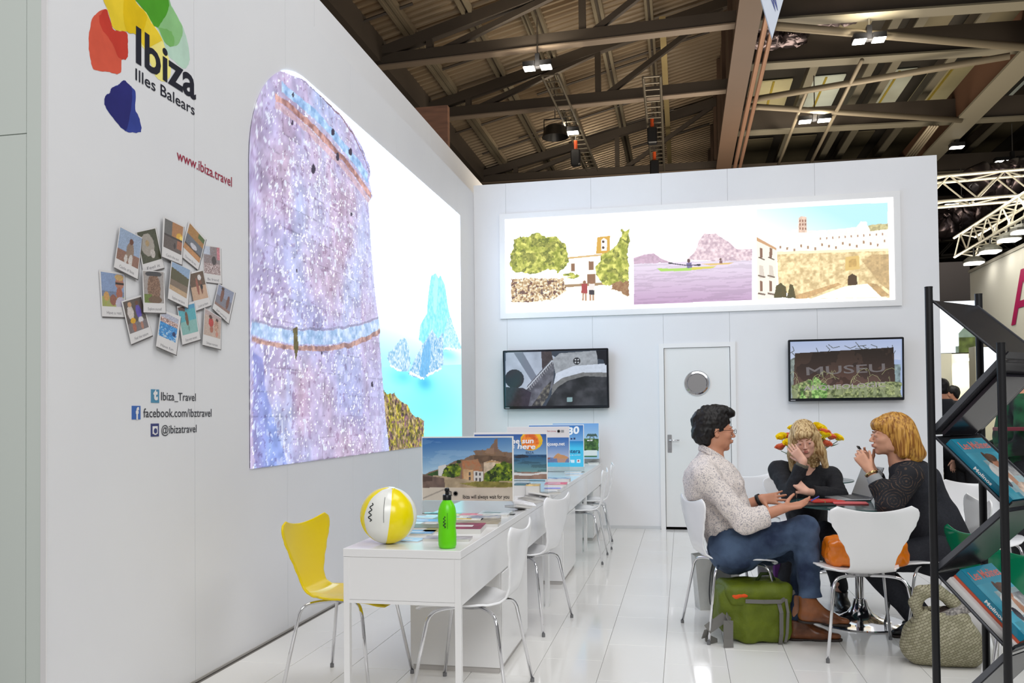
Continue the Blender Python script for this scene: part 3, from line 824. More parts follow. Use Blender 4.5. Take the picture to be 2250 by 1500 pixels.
social = (('Ibiza_Travel', (353.4, 878.8), (429.6, 880.6), (331.4, 855.6, 349, 884.4), (78, 140, 172), 't', 'teal square icon with a letter t and the account name beside it, upper social line'),
          ('facebook.com/ibztravel', (314.4, 916.2), (464.3, 915.2), (289.2, 891.4, 308, 921.2), (58, 102, 176), 'f', 'blue square icon with a letter f and page address, middle social line'),
          ('@ibizatravel', (354, 951.4), (431.4, 950.2), (331, 930, 348.6, 959), (56, 62, 116), 'o', 'navy camera icon and account name, lowest social line'))
for body, bl, br, ic, rgb, g, lab in social:
    t = thing('social_line', wl_pt(*bl), lab, 'sign')
    wtext(body, bl, br, .038 if g != 'f' else .040, ink_grey, t, bold=.006)
    c = [wl_pt(ic[0], ic[3], .001), wl_pt(ic[2], ic[3], .001), wl_pt(ic[2], ic[1], .001), wl_pt(ic[0], ic[1], .001)]
    y0, y1 = c[0].y, c[1].y; z0, z1 = c[0].z, c[2].z
    m = M('icon_%d' % rgb[2], rgb, .5); wm = M('icon_white', (228, 226, 226), .5)
    MB().box(XL, XL + .002, y0, y1, z0, z1).build('icon', m, t)
    if g == 'f':
        text('icon_letter', 'f', (XL + .003, y0 + (y1 - y0) * .42, z0 + .002), (XL + .003, y1 - .012, z0 + .002), (z1 - z0) * .82, NX, wm, t, bold=.05)
    elif g == 't':
        text('icon_letter', 't', (XL + .003, y0 + (y1 - y0) * .24, z0 + .016), (XL + .003, y1 - (y1 - y0) * .2, z0 + .016), (z1 - z0) * .78, NX, wm, t, bold=.06)
    else:
        MB().box(XL + .002, XL + .003, y0 + .011, y1 - .011, z0 + .012, z1 - .012).build('icon_field', wm, t)
        cy_, cz_ = (y0 + y1) / 2, (z0 + z1) / 2 - .004
        rm = Matrix.Translation((XL + .003, cy_, cz_)) @ Matrix.Rotation(math.radians(90), 4, 'Y')
        MB().box(XL + .003, XL + .0035, y0 + .02, y1 - .02, z0 + .022, cz_ + .004).build('icon_body', ink_grey, t)
        MB().lathe([(.0, 0), (.019, 0), (.019, .001), (0, .001)], 20, mat=rm).build('icon_lens_ring', wm, t)
        MB().lathe([(.0, 0), (.012, 0), (.012, .002), (0, .002)], 20, mat=rm).build('icon_lens', m, t)
        MB().box(XL + .003, XL + .004, y1 - .03, y1 - .022, z1 - .035, z1 - .027).build('icon_dot', ink_grey, t)

# fourteen instant photographs
card_m = M('photo_card', (222, 219, 218), .4)
card_shadow_m = M('photo_card_shadow', (96, 92, 92), .6)


def C2(q):
    return (200 + q[0] / 4.1667, 440 + q[1] / 4.1667)


def pol_paint(kind):
    def fn(p):
        A, B = p.A / p.A.max(), p.B / p.B.max()          # 0..1
        def put(m, rgb, v=.15, rgb2=None, f=60): p.put(m, rgb, v, f, rgb2)
        def el(cx, cy, rx, ry): return ((A - cx) / rx) ** 2 + ((B - cy) / ry) ** 2 < 1 + .25 * (fbm(A * 9, B * 9, 3) - .5)
        if kind == 'wall':
            put(B < 2, (158, 176, 202), .15); put(B < .34, (150, 112, 96), .2); put(el(.55, .4, .17, .3), (150, 128, 112)); put(el(.56, .72, .09, .1), (112, 70, 54)); put(el(.4, .12, .07, .14), (214, 206, 200)); put(el(.62, .12, .09, .2), (214, 206, 200))
        elif kind == 'flower':
            put(B < 2, (78, 80, 62), .4); put(el(.42, .55, .34, .36), (196, 190, 180), .3, (150, 140, 130), 90); put(el(.42, .6, .1, .1), (176, 150, 110)); put(el(.6, .24, .12, .14), (200, 192, 184), .3)
        elif kind == 'sunset':
            put(B < 2, (112, 110, 108), .1); m = (B > .5) & (A > .4); put(m, (184, 132, 90), .1); put(el(.85, .55, .2, .16), (232, 180, 70), .1); put(el(.92, .56, .08, .07), (250, 220, 110), .05); put((B < .5) & (B > .44), (74, 66, 66)); put(B < .44, (106, 96, 92), .15); put((B < .44) & (A > .72) & (B > .15), (170, 110, 84), .2); put(el(.6, .2, .05, .1), (70, 62, 62))
        elif kind == 'boat':
            put(B < 2, (206, 160, 96), .3, (150, 104, 60), 60); put((B > .8) & (A > .6), (88, 110, 60)); put((B < .62) & (B > .2), (112, 116, 124), .12); put((B < .2), (198, 142, 92), .2); put(el(.5, .36, .2, .1), (208, 206, 214), .2); put((B < .26) & (B > .2), (80, 60, 50))
        elif kind == 'cafe':
            put(B < 2, (178, 170, 176), .3, (120, 100, 96), 60); put(B < .4, (146, 108, 104), .5, (200, 190, 190)); put(el(.62, .5, .14, .16), (70, 60, 60)); put((B > .7) & (A < .4), (196, 204, 220)); put((B > .55) & (A > .8), (206, 130, 140), .4)
        elif kind == 'friends':
            put(B < 2, (140, 160, 196), .12); put(B < .45, (122, 134, 160), .2); put(B < .3, (188, 196, 90), .25, (150, 150, 110), 40); put(el(.2, .3, .12, .14), (208, 160, 96)); put(el(.5, .2, .16, .16), (150, 96, 80)); put(el(.8, .72, .19, .2), (184, 126, 104)); put(el(.8, .9, .2, .1), (204, 168, 110)); put(el(.78, .4, .14, .2), (170, 104, 84)); put((abs(B - .71) < .025) & (A > .62), (50, 40, 44)); put(el(.85, .1, .25, .2), (196, 190, 206))
        elif kind == 'rider':
            put(B < 2, (168, 160, 156), .15); put(el(.5, .45, .32, .5), (118, 84, 66), .3, (150, 120, 100)); put((B > .85) & el(.5, .92, .4, .1), (70, 70, 74)); put((B < .28) & (A < .4), (112, 130, 60), .3); put(el(.55, .1, .35, .12), (150, 120, 90), .5, (90, 70, 60))
        elif kind == 'hill':
            put(B < 2, (150, 176, 206), .1); put(B < .82 - .15 * A, (112, 102, 76), .4, (78, 80, 56)); put(B < .38, (168, 148, 124), .5, (104, 90, 80)); put(B < .16, (196, 166, 132), .15)
        elif kind == 'couple':
            put(B < 2, (104, 82, 64), .3); put(B < .5, (206, 170, 142), .15); put(B < .5 - .0, (206, 170, 142), .12); put(el(.44, .5, .08, .32), (160, 96, 80)); put(el(.68, .52, .08, .34), (128, 84, 66)); put(el(.66, .8, .12, .1), (226, 220, 218)); put(el(.7, .45, .08, .1), (34, 32, 36))
        elif kind == 'jump':
            put(B < 2, (150, 158, 182), .1); put(B < .5, (134, 134, 146), .12); put(B < .12, (150, 120, 110), .2); put(el(.33, .6, .1, .34), (128, 84, 70)); put(el(.75, .42, .09, .3), (120, 78, 66)); put(el(.3, .9, .1, .07), (70, 50, 46))
        elif kind == 'kids':
            put(B < 2, (120, 108, 100), .5, (76, 68, 66)); put(B < .3, (128, 120, 122), .15); put(el(.27, .62, .16, .22), (214, 204, 198)); put(el(.3, .87, .1, .08), (206, 158, 120)); put(el(.3, .36, .13, .09), (222, 170, 40)); put(el(.68, .58, .14, .22), (100, 84, 176)); put(el(.68, .86, .09, .07), (110, 74, 58)); put(el(.7, .32, .13, .09), (222, 218, 222)); put(el(.3, .14, .09, .14), (176, 110, 90)); put(el(.7, .14, .07, .12), (180, 130, 110))
        elif kind == 'pool':
            put(B < 2, (188, 190, 206), .3); put(B < .8, (150, 104, 92), .5, (220, 200, 196), 60); put(B < .58, (44, 118, 198), .25, (80, 170, 226), 50); put((B < .4) & (fbm(A * 9, B * 22, 8) > .62), (190, 220, 240)); put(el(.85, .3, .1, .1), (40, 60, 110))
        elif kind == 'swim':
            put(B < 2, (90, 178, 190), .12); put(B > .85, (80, 160, 200), .1); put((B > .9 - A * .25) & (A < .4), (104, 78, 72), .3); put(B < .45, (140, 190, 184), .1); put(el(.42, .55, .09, .25), (120, 84, 62), .3); put(el(.46, .2, .04, .12), (110, 150, 140))
        else:
            put(B < 2, (202, 178, 164), .15); put(B > .8, (190, 170, 168), .2); put(el(.4, .58, .15, .2), (196, 66, 62), .2); put(el(.36, .8, .1, .08), (96, 60, 50)); put(el(.45, .3, .1, .14), (180, 110, 90)); put(el(.72, .52, .14, .26), (174, 124, 100), .3, (206, 170, 150)); put(el(.75, .8, .08, .07), (80, 56, 50)); put(el(.78, .16, .08, .12), (206, 140, 120))
        p.c *= np.clip(.9 + .12 * fbm(A * 3, B * 3, 6), 0, 1.1)[:, None]
    return fn


POL = (
    ('wall', 'Castle of Ibiza', [(240, 235), (442, 342), (402, 722), (184, 612)], [(242, 248), (440, 348), (404, 630), (204, 530)], 'instant photo of a person sitting on a wall under blue sky'),
    ('flower', 'Feel it', [(405, 290), (586, 240), (660, 617), (470, 668)], [(410, 295), (577, 258), (636, 535), (466, 585)], 'instant photo of a white flower on dark leaves'),
    ('sunset', 'Catch the sun', [(635, 148), (826, 233), (806, 590), (622, 515)], [(650, 165), (818, 246), (799, 503), (635, 425)], 'instant photo of an orange sunset over the sea, topmost of the cluster'),
    ('boat', 'Discover the sea', [(885, 188), (1043, 350), (970, 637), (812, 510)], [(893, 210), (1030, 365), (980, 575), (832, 428)], 'strongly tilted instant photo of a boat in a cove'),
    ('cafe', 'Be friend', [(1018, 398), (1184, 433), (1194, 765), (1030, 745)], [(1024, 415), (1172, 435), (1180, 688), (1031, 665)], 'instant photo of a crowded terrace with pink flowers'),
    ('friends', 'Have a rest', [(66, 633), (298, 668), (310, 1070), (94, 1062)], [(80, 652), (290, 684), (298, 978), (97, 968)], 'instant photo of a man in dark sunglasses, leftmost of the cluster'),
    ('rider', 'Explore yourself', [(435, 638), (633, 655), (650, 1032), (446, 1026)], [(440, 648), (629, 660), (633, 945), (455, 937)], 'instant photo of a brown hooded figure beside grass'),
    ('hill', 'Explore new places', [(700, 558), (878, 643), (851, 985), (667, 900)], [(706, 563), (872, 640), (838, 900), (680, 808)], 'instant photo of a wooded hillside above sand, middle of the cluster'),
    ('couple', 'Look at them', [(872, 668), (1012, 630), (1087, 960), (945, 1012)], [(878, 680), (1010, 645), (1060, 890), (922, 922)], 'instant photo of two people walking on sand under trees'),
    ('jump', 'Just jumping', [(1148, 762), (1303, 838), (1241, 1130), (1093, 990)], [(1150, 770), (1290, 845), (1246, 1045), (1110, 945)], 'instant photo of two people jumping, rightmost of the cluster'),
    ('kids', 'Feel the nature', [(260, 925), (440, 868), (547, 1235), (350, 1318)], [(273, 933), (440, 883), (511, 1160), (338, 1224)], 'instant photo of two people in yellow shorts and a violet top'),
    ('pool', 'Have fun', [(608, 998), (792, 1065), (749, 1415), (563, 1335)], [(614, 1012), (772, 1092), (741, 1304), (584, 1232)], 'instant photo of bathers in bright blue water, lowest of the cluster'),
    ('swim', 'Enjoy every moment', [(768, 970), (927, 922), (984, 1272), (818, 1322)], [(774, 985), (926, 943), (963, 1200), (820, 1237)], 'instant photo of a person standing in pale turquoise water'),
    ('dance', 'Unique moment', [(1012, 985), (1166, 1075), (1161, 1364), (993, 1322)], [(1017, 992), (1164, 1082), (1156, 1270), (1002, 1226)], 'instant photo of a dancer in a red dress'))
order = ['cafe', 'friends', 'flower', 'boat', 'couple', 'kids', 'swim', 'jump', 'wall', 'sunset', 'dance', 'pool', 'rider', 'hill']
pen = M('pen_ink', (120, 118, 124), .6)
for kind, cap, card, ph, lab in POL:
    d = .002 + order.index(kind) * .0014
    cp = [wl_pt(*C2(q), d) for q in card]; pp = [wl_pt(*C2(q), d) for q in ph]
    t = thing('instant_photo', (XL, cp[3].y, cp[3].z), lab, 'photo print', 'instant photos on the left wall')
    MB().prism([p + Vector((-.003 * 0, 0, 0)) for p in cp], NX, .0010).build('card', card_m, t)
    MB().prism([p + Vector((-.0003, .004, -.005)) for p in cp], NX, .0008).build('card_shadow', card_shadow_m, t)  # the card's thin shadow, made as a dark copy offset right and down
    o = pp[3]
    n = 46; A_, B_ = np.meshgrid(np.linspace(0, 1, n), np.linspace(0, 1, n), indexing='ij')
    ob = painted('picture', t, (0, 0, 0), (1, 0, 0), (0, 1, 0), n, n, pol_paint(kind), print_paper, None)
    q = [np.array(p) + np.array((.00115, 0, 0)) for p in pp]
    s_, u_ = A_.ravel()[:, None], B_.ravel()[:, None]
    co = (q[3] * (1 - s_) + q[2] * s_) * (1 - u_) + (q[0] * (1 - s_) + q[1] * s_) * u_
    ob.data.vertices.foreach_set('co', co.ravel()); ob.data.update()
    bl = cp[3].lerp(cp[0], .055).lerp(cp[2].lerp(cp[1], .055), .2); br = cp[3].lerp(cp[0], .055).lerp(cp[2].lerp(cp[1], .055), .82)
    bl.x = br.x = XL + d + .0012
    text('caption', cap, bl, br, .013, NX, pen, t)
# ------------------------------------------------------------------ desks along the wall
DX0_, DX1_ = -1.425, -0.908


def desk(y0, y1, ped, endp, label):
    t = thing('desk', ((DX0_ + DX1_) / 2, (y0 + y1) / 2, 0), label, 'desk', 'white desks set end to end')
    MB().box(DX0_, DX1_, y0, y1, .715, .75, bevel=.002).build('worktop', white_lacquer, t)
    MB().box(DX0_ + .012, DX1_ - .012, y0 + .004, y0 + .02, .535, .714).build('front_apron', white_lacquer, t)
    MB().box(DX0_ + .002, DX1_ - .002, y0 + .002, y0 + .024, .520, .534).build('rail', white_lacquer, t)
    MB().box(DX1_ - .02, DX1_ - .002, y0 + .03, y1 - .03, .520, .714).build('side_apron', white_lacquer, t)
    MB().box(DX0_ + .002, DX0_ + .02, y0 + .03, y1 - .03, .520, .714).build('side_apron', white_lacquer, t)
    MB().box(DX0_ + .02, DX1_ - .02, y1 - .022, y1 - .006, .520, .714).build('rear_apron', white_lacquer, t)
    for x in (DX0_ + .001, DX1_ - .027):
        for y in (y0 + .001, y1 - .027):
            MB().box(x, x + .026, y, y + .026, 0, .714, bevel=.001).build('leg', white_lacquer, t)
    p = MB().box(DX0_ + .03, DX1_ - .012, ped[0], ped[1], .03, .519).build('pedestal', white_lacquer, t)
    MB().box(DX0_ + .04, DX1_ - .022, ped[0] + .01, ped[1] - .01, 0, .03).build('plinth', M('desk_plinth', (190, 186, 182), .5), t)
    MB().box(DX1_ - .012, DX1_ - .004, ped[0] + .02, ped[1] - .02, .05, .505, bevel=.002).build('drawer_front', white_lacquer, p)
    if endp:
        MB().box(DX0_ + .03, DX1_ - .03, endp, endp + .02, 0, .519).build('end_panel', white_lacquer, t)
    return t


desk(3.370, 5.690, (4.175, 4.91), 5.60, 'white desk nearest the camera with the beach ball and green bottle on it')
desk(5.694, 7.995, (6.40, 7.18), 7.85, 'white desk in the middle of the row, covered with leaflets')
desk(7.999, 9.58, (8.66, 9.35), None, 'white desk at the far end of the row against the back wall')

# ------------------------------------------------------------------ shell chairs


def chair_shell():
    """seat and back pressed from one sheet: returns local mesh builder, chair facing +X"""
    prof = [(.235, .412), (.225, .432), (.19, .446), (.12, .449), (.04, .444), (-.04, .440), (-.11, .444), (-.155, .458), (-.185, .485), (-.205, .53), (-.222, .60), (-.238, .68), (-.250, .755), (-.262, .815)]
    arc = [0]
    for a, b in zip(prof, prof[1:]): arc.append(arc[-1] + math.hypot(b[0] - a[0], b[1] - a[1]))
    L = arc[-1]

    def P(t):
        t = max(0, min(L, t))
        for i in range(len(arc) - 1):
            if t <= arc[i + 1] + 1e-9:
                k = (t - arc[i]) / (arc[i + 1] - arc[i]); return prof[i][0] * (1 - k) + prof[i + 1][0] * k, prof[i][1] * (1 - k) + prof[i + 1][1] * k
    keys = [(0, .10), (.012, .15), (.04, .188), (.09, .214), (.16, .226), (.24, .222), (.31, .196), (.37, .158), (.43, .124), (.47, .114), (.52, .120), (.58, .146), (.65, .182), (.72, .218), (.76, .232), (.785, .232), (.805, .222), (.82, .19)]
    sc = L / .82

    def Wd(t):
        t = t / sc
        for (a, wa), (b, wb_) in zip(keys, keys[1:]):
            if t <= b: k = (t - a) / (b - a); k = k * k * (3 - 2 * k) if .3 < t < .76 else k; return wa * (1 - k) + wb_ * k
        return keys[-1][1]
    nu, nv = 16, 44; v = []
    for j in range(nv + 1):
        for i in range(nu + 1):
            u = -1 + 2 * i / nu
            t = L * j / nv
            w = Wd(t); yy = u * w
            if j / nv > .5:                                      # top edge dips in the middle, ears at the sides
                k = (j / nv - .5) / .5; t = t - (k ** 3) * .030 * (1 - u * u) ** 1.0
            x, z = P(t)
            if j / nv < .55: z += .022 * (abs(u) ** 2.2) * min(1, j / nv * 4) * (1 - max(0, j / nv - .4) / .15 if j / nv > .4 else 1)   # dished seat
            if j / nv > .6: x += .030 * (abs(u) ** 2) * (j / nv - .6) / .4   # back wraps forward a little
            v.append((x, yy, z))
    f = [(j * (nu + 1) + i, j * (nu + 1) + i + 1, (j + 1) * (nu + 1) + i + 1, (j + 1) * (nu + 1) + i) for j in range(nv) for i in range(nu)]
    me = bpy.data.meshes.new('shell'); me.from_pydata(v, [], f)
    o = bpy.data.objects.new('shell_tmp', me); COL.objects.link(o)
    md = o.modifiers.new('s', 'SOLIDIFY'); md.thickness = .010; md.offset = 0
    md = o.modifiers.new('b', 'BEVEL'); md.width = .003; md.segments = 2; md.angle_limit = math.radians(50)
    dg = bpy.context.evaluated_depsgraph_get(); dg.update()
    me2 = bpy.data.meshes.new_from_object(o.evaluated_get(dg)); bpy.data.objects.remove(o); me2.name = 'shell'; me2.shade_smooth()
    return me2


shell_me = chair_shell()
shells = {}
for nm, m in (('white', white_shell), ('yellow', yellow_shell), ('green', green_shell)):
    me = shell_me.copy(); me.materials.clear(); me.materials.append(m); shells[nm] = me


def leg_path(sx, sy):
    return [(.045 * sx, .035 * sy, .418), (.10 * sx + .0, .11 * sy, .424), (.135 * sx, .158 * sy, .420), (.152 * sx, .182 * sy, .405), (.163 * sx, .193 * sy, .38), (.225 * sx, .250 * sy, .012)]


def tub(pts, r): return MB().tube(pts, r, 10)


def smooth_path(p, n=4):
    out = []
    P = [Vector(q) for q in p]
    for i in range(len(P) - 1):
        p0 = P[max(i - 1, 0)]; p1 = P[i]; p2 = P[i + 1]; p3 = P[min(i + 2, len(P) - 1)]
        for k in range(n):
            t = k / n; out.append(0.5 * ((2 * p1) + (p2 - p0) * t + (2 * p0 - 5 * p1 + 4 * p2 - p3) * t * t + (3 * p1 - p0 - 3 * p2 + p3) * t ** 3))
    return out + [P[-1]]


leg_me, foot_me = {}, {}
for sx in (1, -1):
    for sy in (1, -1):
        pts = leg_path(sx, sy); pts = smooth_path(pts[:5], 4) + [Vector(pts[5])]
        leg_me[sx, sy] = tub(pts, .0085).mesh('leg', chrome, True)
        e = Vector(leg_path(sx, sy)[5]); foot_me[sx, sy] = MB().tube([e + Vector((0, 0, .008)), e + Vector((0, 0, -.012))], .0100, 10).mesh('rubber_foot', M('grey_rubber_foot', (112, 112, 114), .5))
mount_me = MB().lathe([(0, .412), (.055, .412), (.07, .418), (.07, .432), (0, .432)], 20).mesh('mount_plate', steel)
protos = {}


def chair(x, y, rot, label, color='white', name='shell_chair', sc=1.0):
    if color not in protos:
        t = thing(name, (x, y, 0), label, 'chair', {'white': 'white shell chairs', 'green': 'green shell chairs'}.get(color), rot)
        for n_, me in (('shell', shells[color]), ('mount_plate', mount_me)):
            o = bpy.data.objects.new(n_, me); COL.objects.link(o); o.parent = t
        for k in leg_me:
            o = bpy.data.objects.new('leg', leg_me[k]); COL.objects.link(o); o.parent = t
            f = bpy.data.objects.new('rubber_foot', foot_me[k]); COL.objects.link(f); f.parent = o
        protos[color] = t; t.scale = (sc, sc, sc)
        return t
    t = copy_tree(protos[color]); t.location = (x, y, 0); t.rotation_euler = (0, 0, rot); t['label'] = label; t.scale = (sc, sc, sc)
    return t


R_ = math.radians
chair(-1.61, 3.88, R_(-4), 'yellow shell chair between the left wall and the nearest desk', 'yellow')
chair(-0.975, 3.84, R_(178), 'white shell chair at the nearest desk, beside the green bottle')
chair(-0.99, 5.20, R_(168), 'white shell chair at the desk row, second from the camera')
chair(-0.925, 7.56, R_(180), 'white shell chair at the desk row, third from the camera')
chair(-0.93, 8.36, R_(184), 'white shell chair at the desk row, farthest, nearly hidden by the one before it')
chair(0.268, 5.20, R_(17), 'white shell chair that the man in the patterned shirt sits on')
chair(0.935, 4.905, R_(99), 'empty white shell chair with its back to the camera holding the orange bag')
chair(1.42, 5.26, R_(180), 'white shell chair under the woman with the raised hands')
chair(0.83, 6.42, R_(-88), 'white shell chair under the woman leaning on her hand')
chair(0.565, 7.30, R_(70), 'white shell chair behind the seated man, at the rear glass table')
chair(1.99, 6.25, R_(-98), 'white shell chair seen behind the dark magazine rack')
chair(1.64, 4.86, R_(18), 'green shell chair beside the golden-haired person, seen between the rack posts', 'green', sc=.85)
chair(1.49, 4.00, R_(76), 'green shell chair directly behind the rack, at the right edge of the view', 'green', sc=.90)

# ------------------------------------------------------------------ round glass tables
glass = M('table_glass', (196, 212, 210), .03, spec=.5, alpha=.22)
glass_edge = M('table_glass_edge', (60, 92, 92), .1, spec=.6)


def round_table(x, y, r, label):
    t = thing('round_table', (x, y, 0), label, 'table', 'round glass tables')
    MB().lathe([(0, .728), (r - .002, .728), (r - .002, .738), (0, .738)], 64, (x, y, 0)).build('glass_top', glass, t, autos=True)
    MB().lathe([(r - .002, .728), (r, .729), (r, .737), (r - .002, .738)], 64, (x, y, 0)).build('glass_rim', glass_edge, t)
    MB().lathe([(.0, 0), (.255, 0), (.262, .004), (.258, .010), (.20, .022), (.12, .036), (.075, .062), (.05, .10), (.038, .14), (.038, .15), (0, .15)], 56, (x, y, 0)).build('trumpet_base', chrome, t, autos=True)
    MB().lathe([(.026, .14), (.026, .70), (.05, .715), (.12, .722), (.12, .728), (0, .728)], 32, (x, y, 0)).build('column', chrome, t, autos=True)
    return t


TX, TY = 1.06, 5.56
round_table(TX, TY, .41, 'round glass table with a chrome trumpet foot where the three people sit')
round_table(0.985, 7.42, .40, 'round glass table behind the seated group, under the flowers')
# ------------------------------------------------------------------ picture boards on the desks
acrylic = M('clear_acrylic', (236, 240, 240), .04, trans=.96, spec=.5, ior=1.15)
board_white = M('white_board', (236, 234, 232), .4)


def board(y, x0, x1, z1, pz0, px0, px1, pz1, label, fn, side_white=True):
    """acrylic stand with a printed sheet; print fills px0..px1, pz0..pz1"""
    t = thing('picture_stand', ((x0 + x1) / 2, y, .75), label, 'picture board')
    MB().box(x0, x1, y, y + .006, .75, pz0 - .002).build('acrylic_panel', acrylic, t)
    MB().box(x0, x1, y, y + .05, .75, .753).build('acrylic_foot', acrylic, t)
    MB().box(x0, x1, y, y + .006, pz0, z1).build('backing_sheet', board_white, t)
    o, u, v = (px0, y - .001, pz0), (px1 - px0, 0, 0), (0, 0, pz1 - pz0)
    painted('picture', t, o, u, v, 150, 110, fn, print_paper, plane_conv(o, u, v, 'Y', y))
    return t


def paint_b1(p):
    A, B = p.A, p.B
    m = p.inside([(900, 940), (1150, 940), (1150, 1110), (900, 1110)]); p.grad(m, (1000, 955), (44, 100, 168), (1010, 1040), (184, 214, 232))
    cl = m & (fbm(A * 8, B * 30, 4) > .6); p.c[cl] = p.c[cl] * .85 + np.array((220, 236, 246)) * .15
    p.poly([(926, 1045), (945, 1036), (970, 1028), (1000, 1012), (1020, 1008), (1035, 1000), (1045, 998), (1040, 990), (1060, 988), (1075, 988), (1082, 975), (1086, 973), (1087, 964), (1093, 964), (1094, 985), (1104, 992), (1127, 993), (1127, 1075), (926, 1060)], (150, 118, 92), .003, 60, .3, 50, (112, 92, 80))
    p.poly([(1085, 992), (1086, 976), (1090, 970), (1093, 976), (1094, 992)], (128, 100, 86)); p.poly([(1065, 995), (1070, 985), (1085, 984), (1085, 998)], (150, 120, 100))
    p.poly([(1042, 1000), (1100, 1001), (1127, 1006), (1127, 1024), (1040, 1016)], (104, 82, 66), .002, 40, .25, 50)
    p.poly([(1015, 1012), (1050, 1008), (1060, 1030), (1055, 1060), (1015, 1058)], (190, 150, 116), .002, 40, .4, 70, (150, 96, 66))
    p.poly([(1063, 1016), (1080, 1010), (1100, 1014), (1100, 1040), (1063, 1040)], (206, 186, 164), .002, 40, .2, 60); p.poly([(1062, 1018), (1078, 1011), (1100, 1014), (1100, 1017), (1078, 1015)], (186, 150, 110))
    p.poly([(1041, 1034), (1062, 1036), (1062, 1062), (1041, 1060)], (214, 210, 206)); p.poly([(1018, 1030), (1040, 1032), (1040, 1060), (1018, 1058)], (196, 160, 120), var=.2)
    for x, y in ((1047, 1040), (1055, 1041), (1047, 1052), (1055, 1053), (1032, 1040), (1032, 1050)): p.poly([(x - 2, y - 3), (x + 2, y - 3), (x + 2, y + 4), (x - 2, y + 4)], (80, 76, 80))
    p.poly([(963, 1024), (980, 1020), (985, 1048), (963, 1046)], (214, 210, 208)); p.poly([(938, 1042), (963, 1033), (963, 1048), (938, 1046)], (52, 84, 44), var=.3)
    def tree(pts): 
        m = p.poly(pts, (72, 104, 30), .006, 40, .5, 60, (126, 140, 40)); d = m & (fbm(A * 50, B * 50, 8) > .58); p.put(d, (36, 54, 24), .3)
    tree([(970, 1046), (975, 1030), (990, 1020), (1005, 1018), (1014, 1030), (1010, 1046), (990, 1050)])
    tree([(1062, 1058), (1066, 1038), (1080, 1030), (1090, 1018), (1110, 1014), (1127, 1020), (1127, 1060), (1080, 1062)])
    p.blob(1008, 1014, 5, 4, (40, 60, 36))
    p.poly([(926, 1048), (960, 1044), (1000, 1050), (1060, 1058), (1127, 1056), (1127, 1080), (926, 1075)], (176, 156, 128), .002, 40, .2, 30)
    p.poly([(1010, 1062), (1060, 1056), (1127, 1060), (1127, 1070), (1050, 1070)], (128, 120, 60), .003, 40, .3)
    p.poly([(926, 1040), (952, 1046), (976, 1050), (978, 1070), (926, 1072)], (112, 92, 84), .001, 40, .15); p.poly([(926, 1045), (950, 1048), (950, 1056), (926, 1058)], (84, 66, 60))
    m = p.inside([(926, 1071), (1127, 1071), (1127, 1104), (926, 1104)]); p.put(m, (202, 190, 176), .06, 12)
    p.line([(926, 1096), (985, 1071)], 3, (160, 150, 140)); p.line([(926, 1102), (1127, 1102)], 3, (150, 130, 112))


b1 = board(4.60, -1.463, -.928, 1.19, .828, -1.458, -.936, 1.182, 'picture board with an old hill town photo, on the nearest desk behind the bottle', paint_b1)
nY = (0, -1, 0)
text('caption', 'Ibiza will always wait for you', at(1017, 1095, 'Y', 4.597), at(1119, 1095, 'Y', 4.597), .021, nY, M('caption_black', (46, 40, 38), .5), b1, bold=.012)
lm = MB(); q0 = at(987, 1087, 'Y', 4.597)
for k in range(5): lm.box(q0.x - .016 + k * .007, q0.x - .013 + k * .007, 4.596, 4.598, q0.z, q0.z + .014)
lm.box(q0.x - .019, q0.x + .018, 4.596, 4.598, q0.z - .004, q0.z - .001)
lm.add([(q0.x - .02, 4.597, q0.z + .015), (q0.x + .019, 4.597, q0.z + .015), (q0.x, 4.597, q0.z + .026)], [(0, 1, 2)])
lm.build('temple_emblem', M('emblem_grey', (90, 84, 82), .5), b1)
q1 = at(1001, 1084, 'Y', 4.597)
MB().lathe([(.009, 0), (.014, 0), (.014, .001), (.009, .001), (.009, 0)], 20, mat=Matrix.Translation(q1) @ Matrix.Rotation(R_(90), 4, 'X')).build('round_emblem', M('emblem_grey', (0, 0, 0)), b1)


def paint_b2(p):
    A, B = p.A, p.B
    m = p.inside([(1000, 940), (1220, 940), (1220, 1070), (1000, 1070)]); p.grad(m, (1150, 951), (42, 84, 156), (1150, 996), (132, 172, 206))
    m = p.inside([(1000, 999), (1220, 998), (1220, 1040), (1000, 1042)]); p.grad(m, (1150, 999), (36, 84, 128), (1150, 1036), (112, 156, 156)); w = m & (fbm(A * 14, B * 70, 3) > .58); p.c[w] *= .8
    p.poly([(1000, 1036), (1100, 1040), (1150, 1036), (1220, 1038), (1220, 1070), (1000, 1070)], (150, 122, 108), .004, 20, .15, 30)
    p.poly([(1000, 1036), (1130, 1038), (1170, 1040), (1202, 1036), (1202, 1041), (1165, 1044), (1000, 1042)], (222, 222, 220), .006, 20)
    p.poly([(1130, 1003), (1138, 1000), (1148, 998), (1160, 1001), (1163, 1004), (1135, 1007)], (40, 50, 66), .002, 30)
    p.blob(1168, 968, 24, 22, (240, 190, 40), rough=.006, var=.1); p.blob(1165, 970, 19, 18, (228, 96, 40), rough=.006, var=.2, rgb2=(240, 140, 50))


b2 = board(5.73, -1.44, -.918, 1.186, .862, -1.435, -.924, 1.172, 'picture board of a beach with an orange sun drawing, second along the desks', paint_b2)
wi = M('print_white', (244, 244, 244), .5)
text('caption', 'the sun', at(1116, 974, 'Y', 5.727), at(1172, 973, 'Y', 5.727), .034, nY, wi, b2, bold=.03, slant=.15)
text('caption', 'is here', at(1118, 985, 'Y', 5.727), at(1176, 986, 'Y', 5.727), .034, nY, wi, b2, bold=.03, slant=.15)
text('caption', 'IBIZA', at(1155, 997, 'Y', 5.727), at(1173, 997, 'Y', 5.727), .018, nY, M('print_navy', (34, 52, 92), .5), b2)


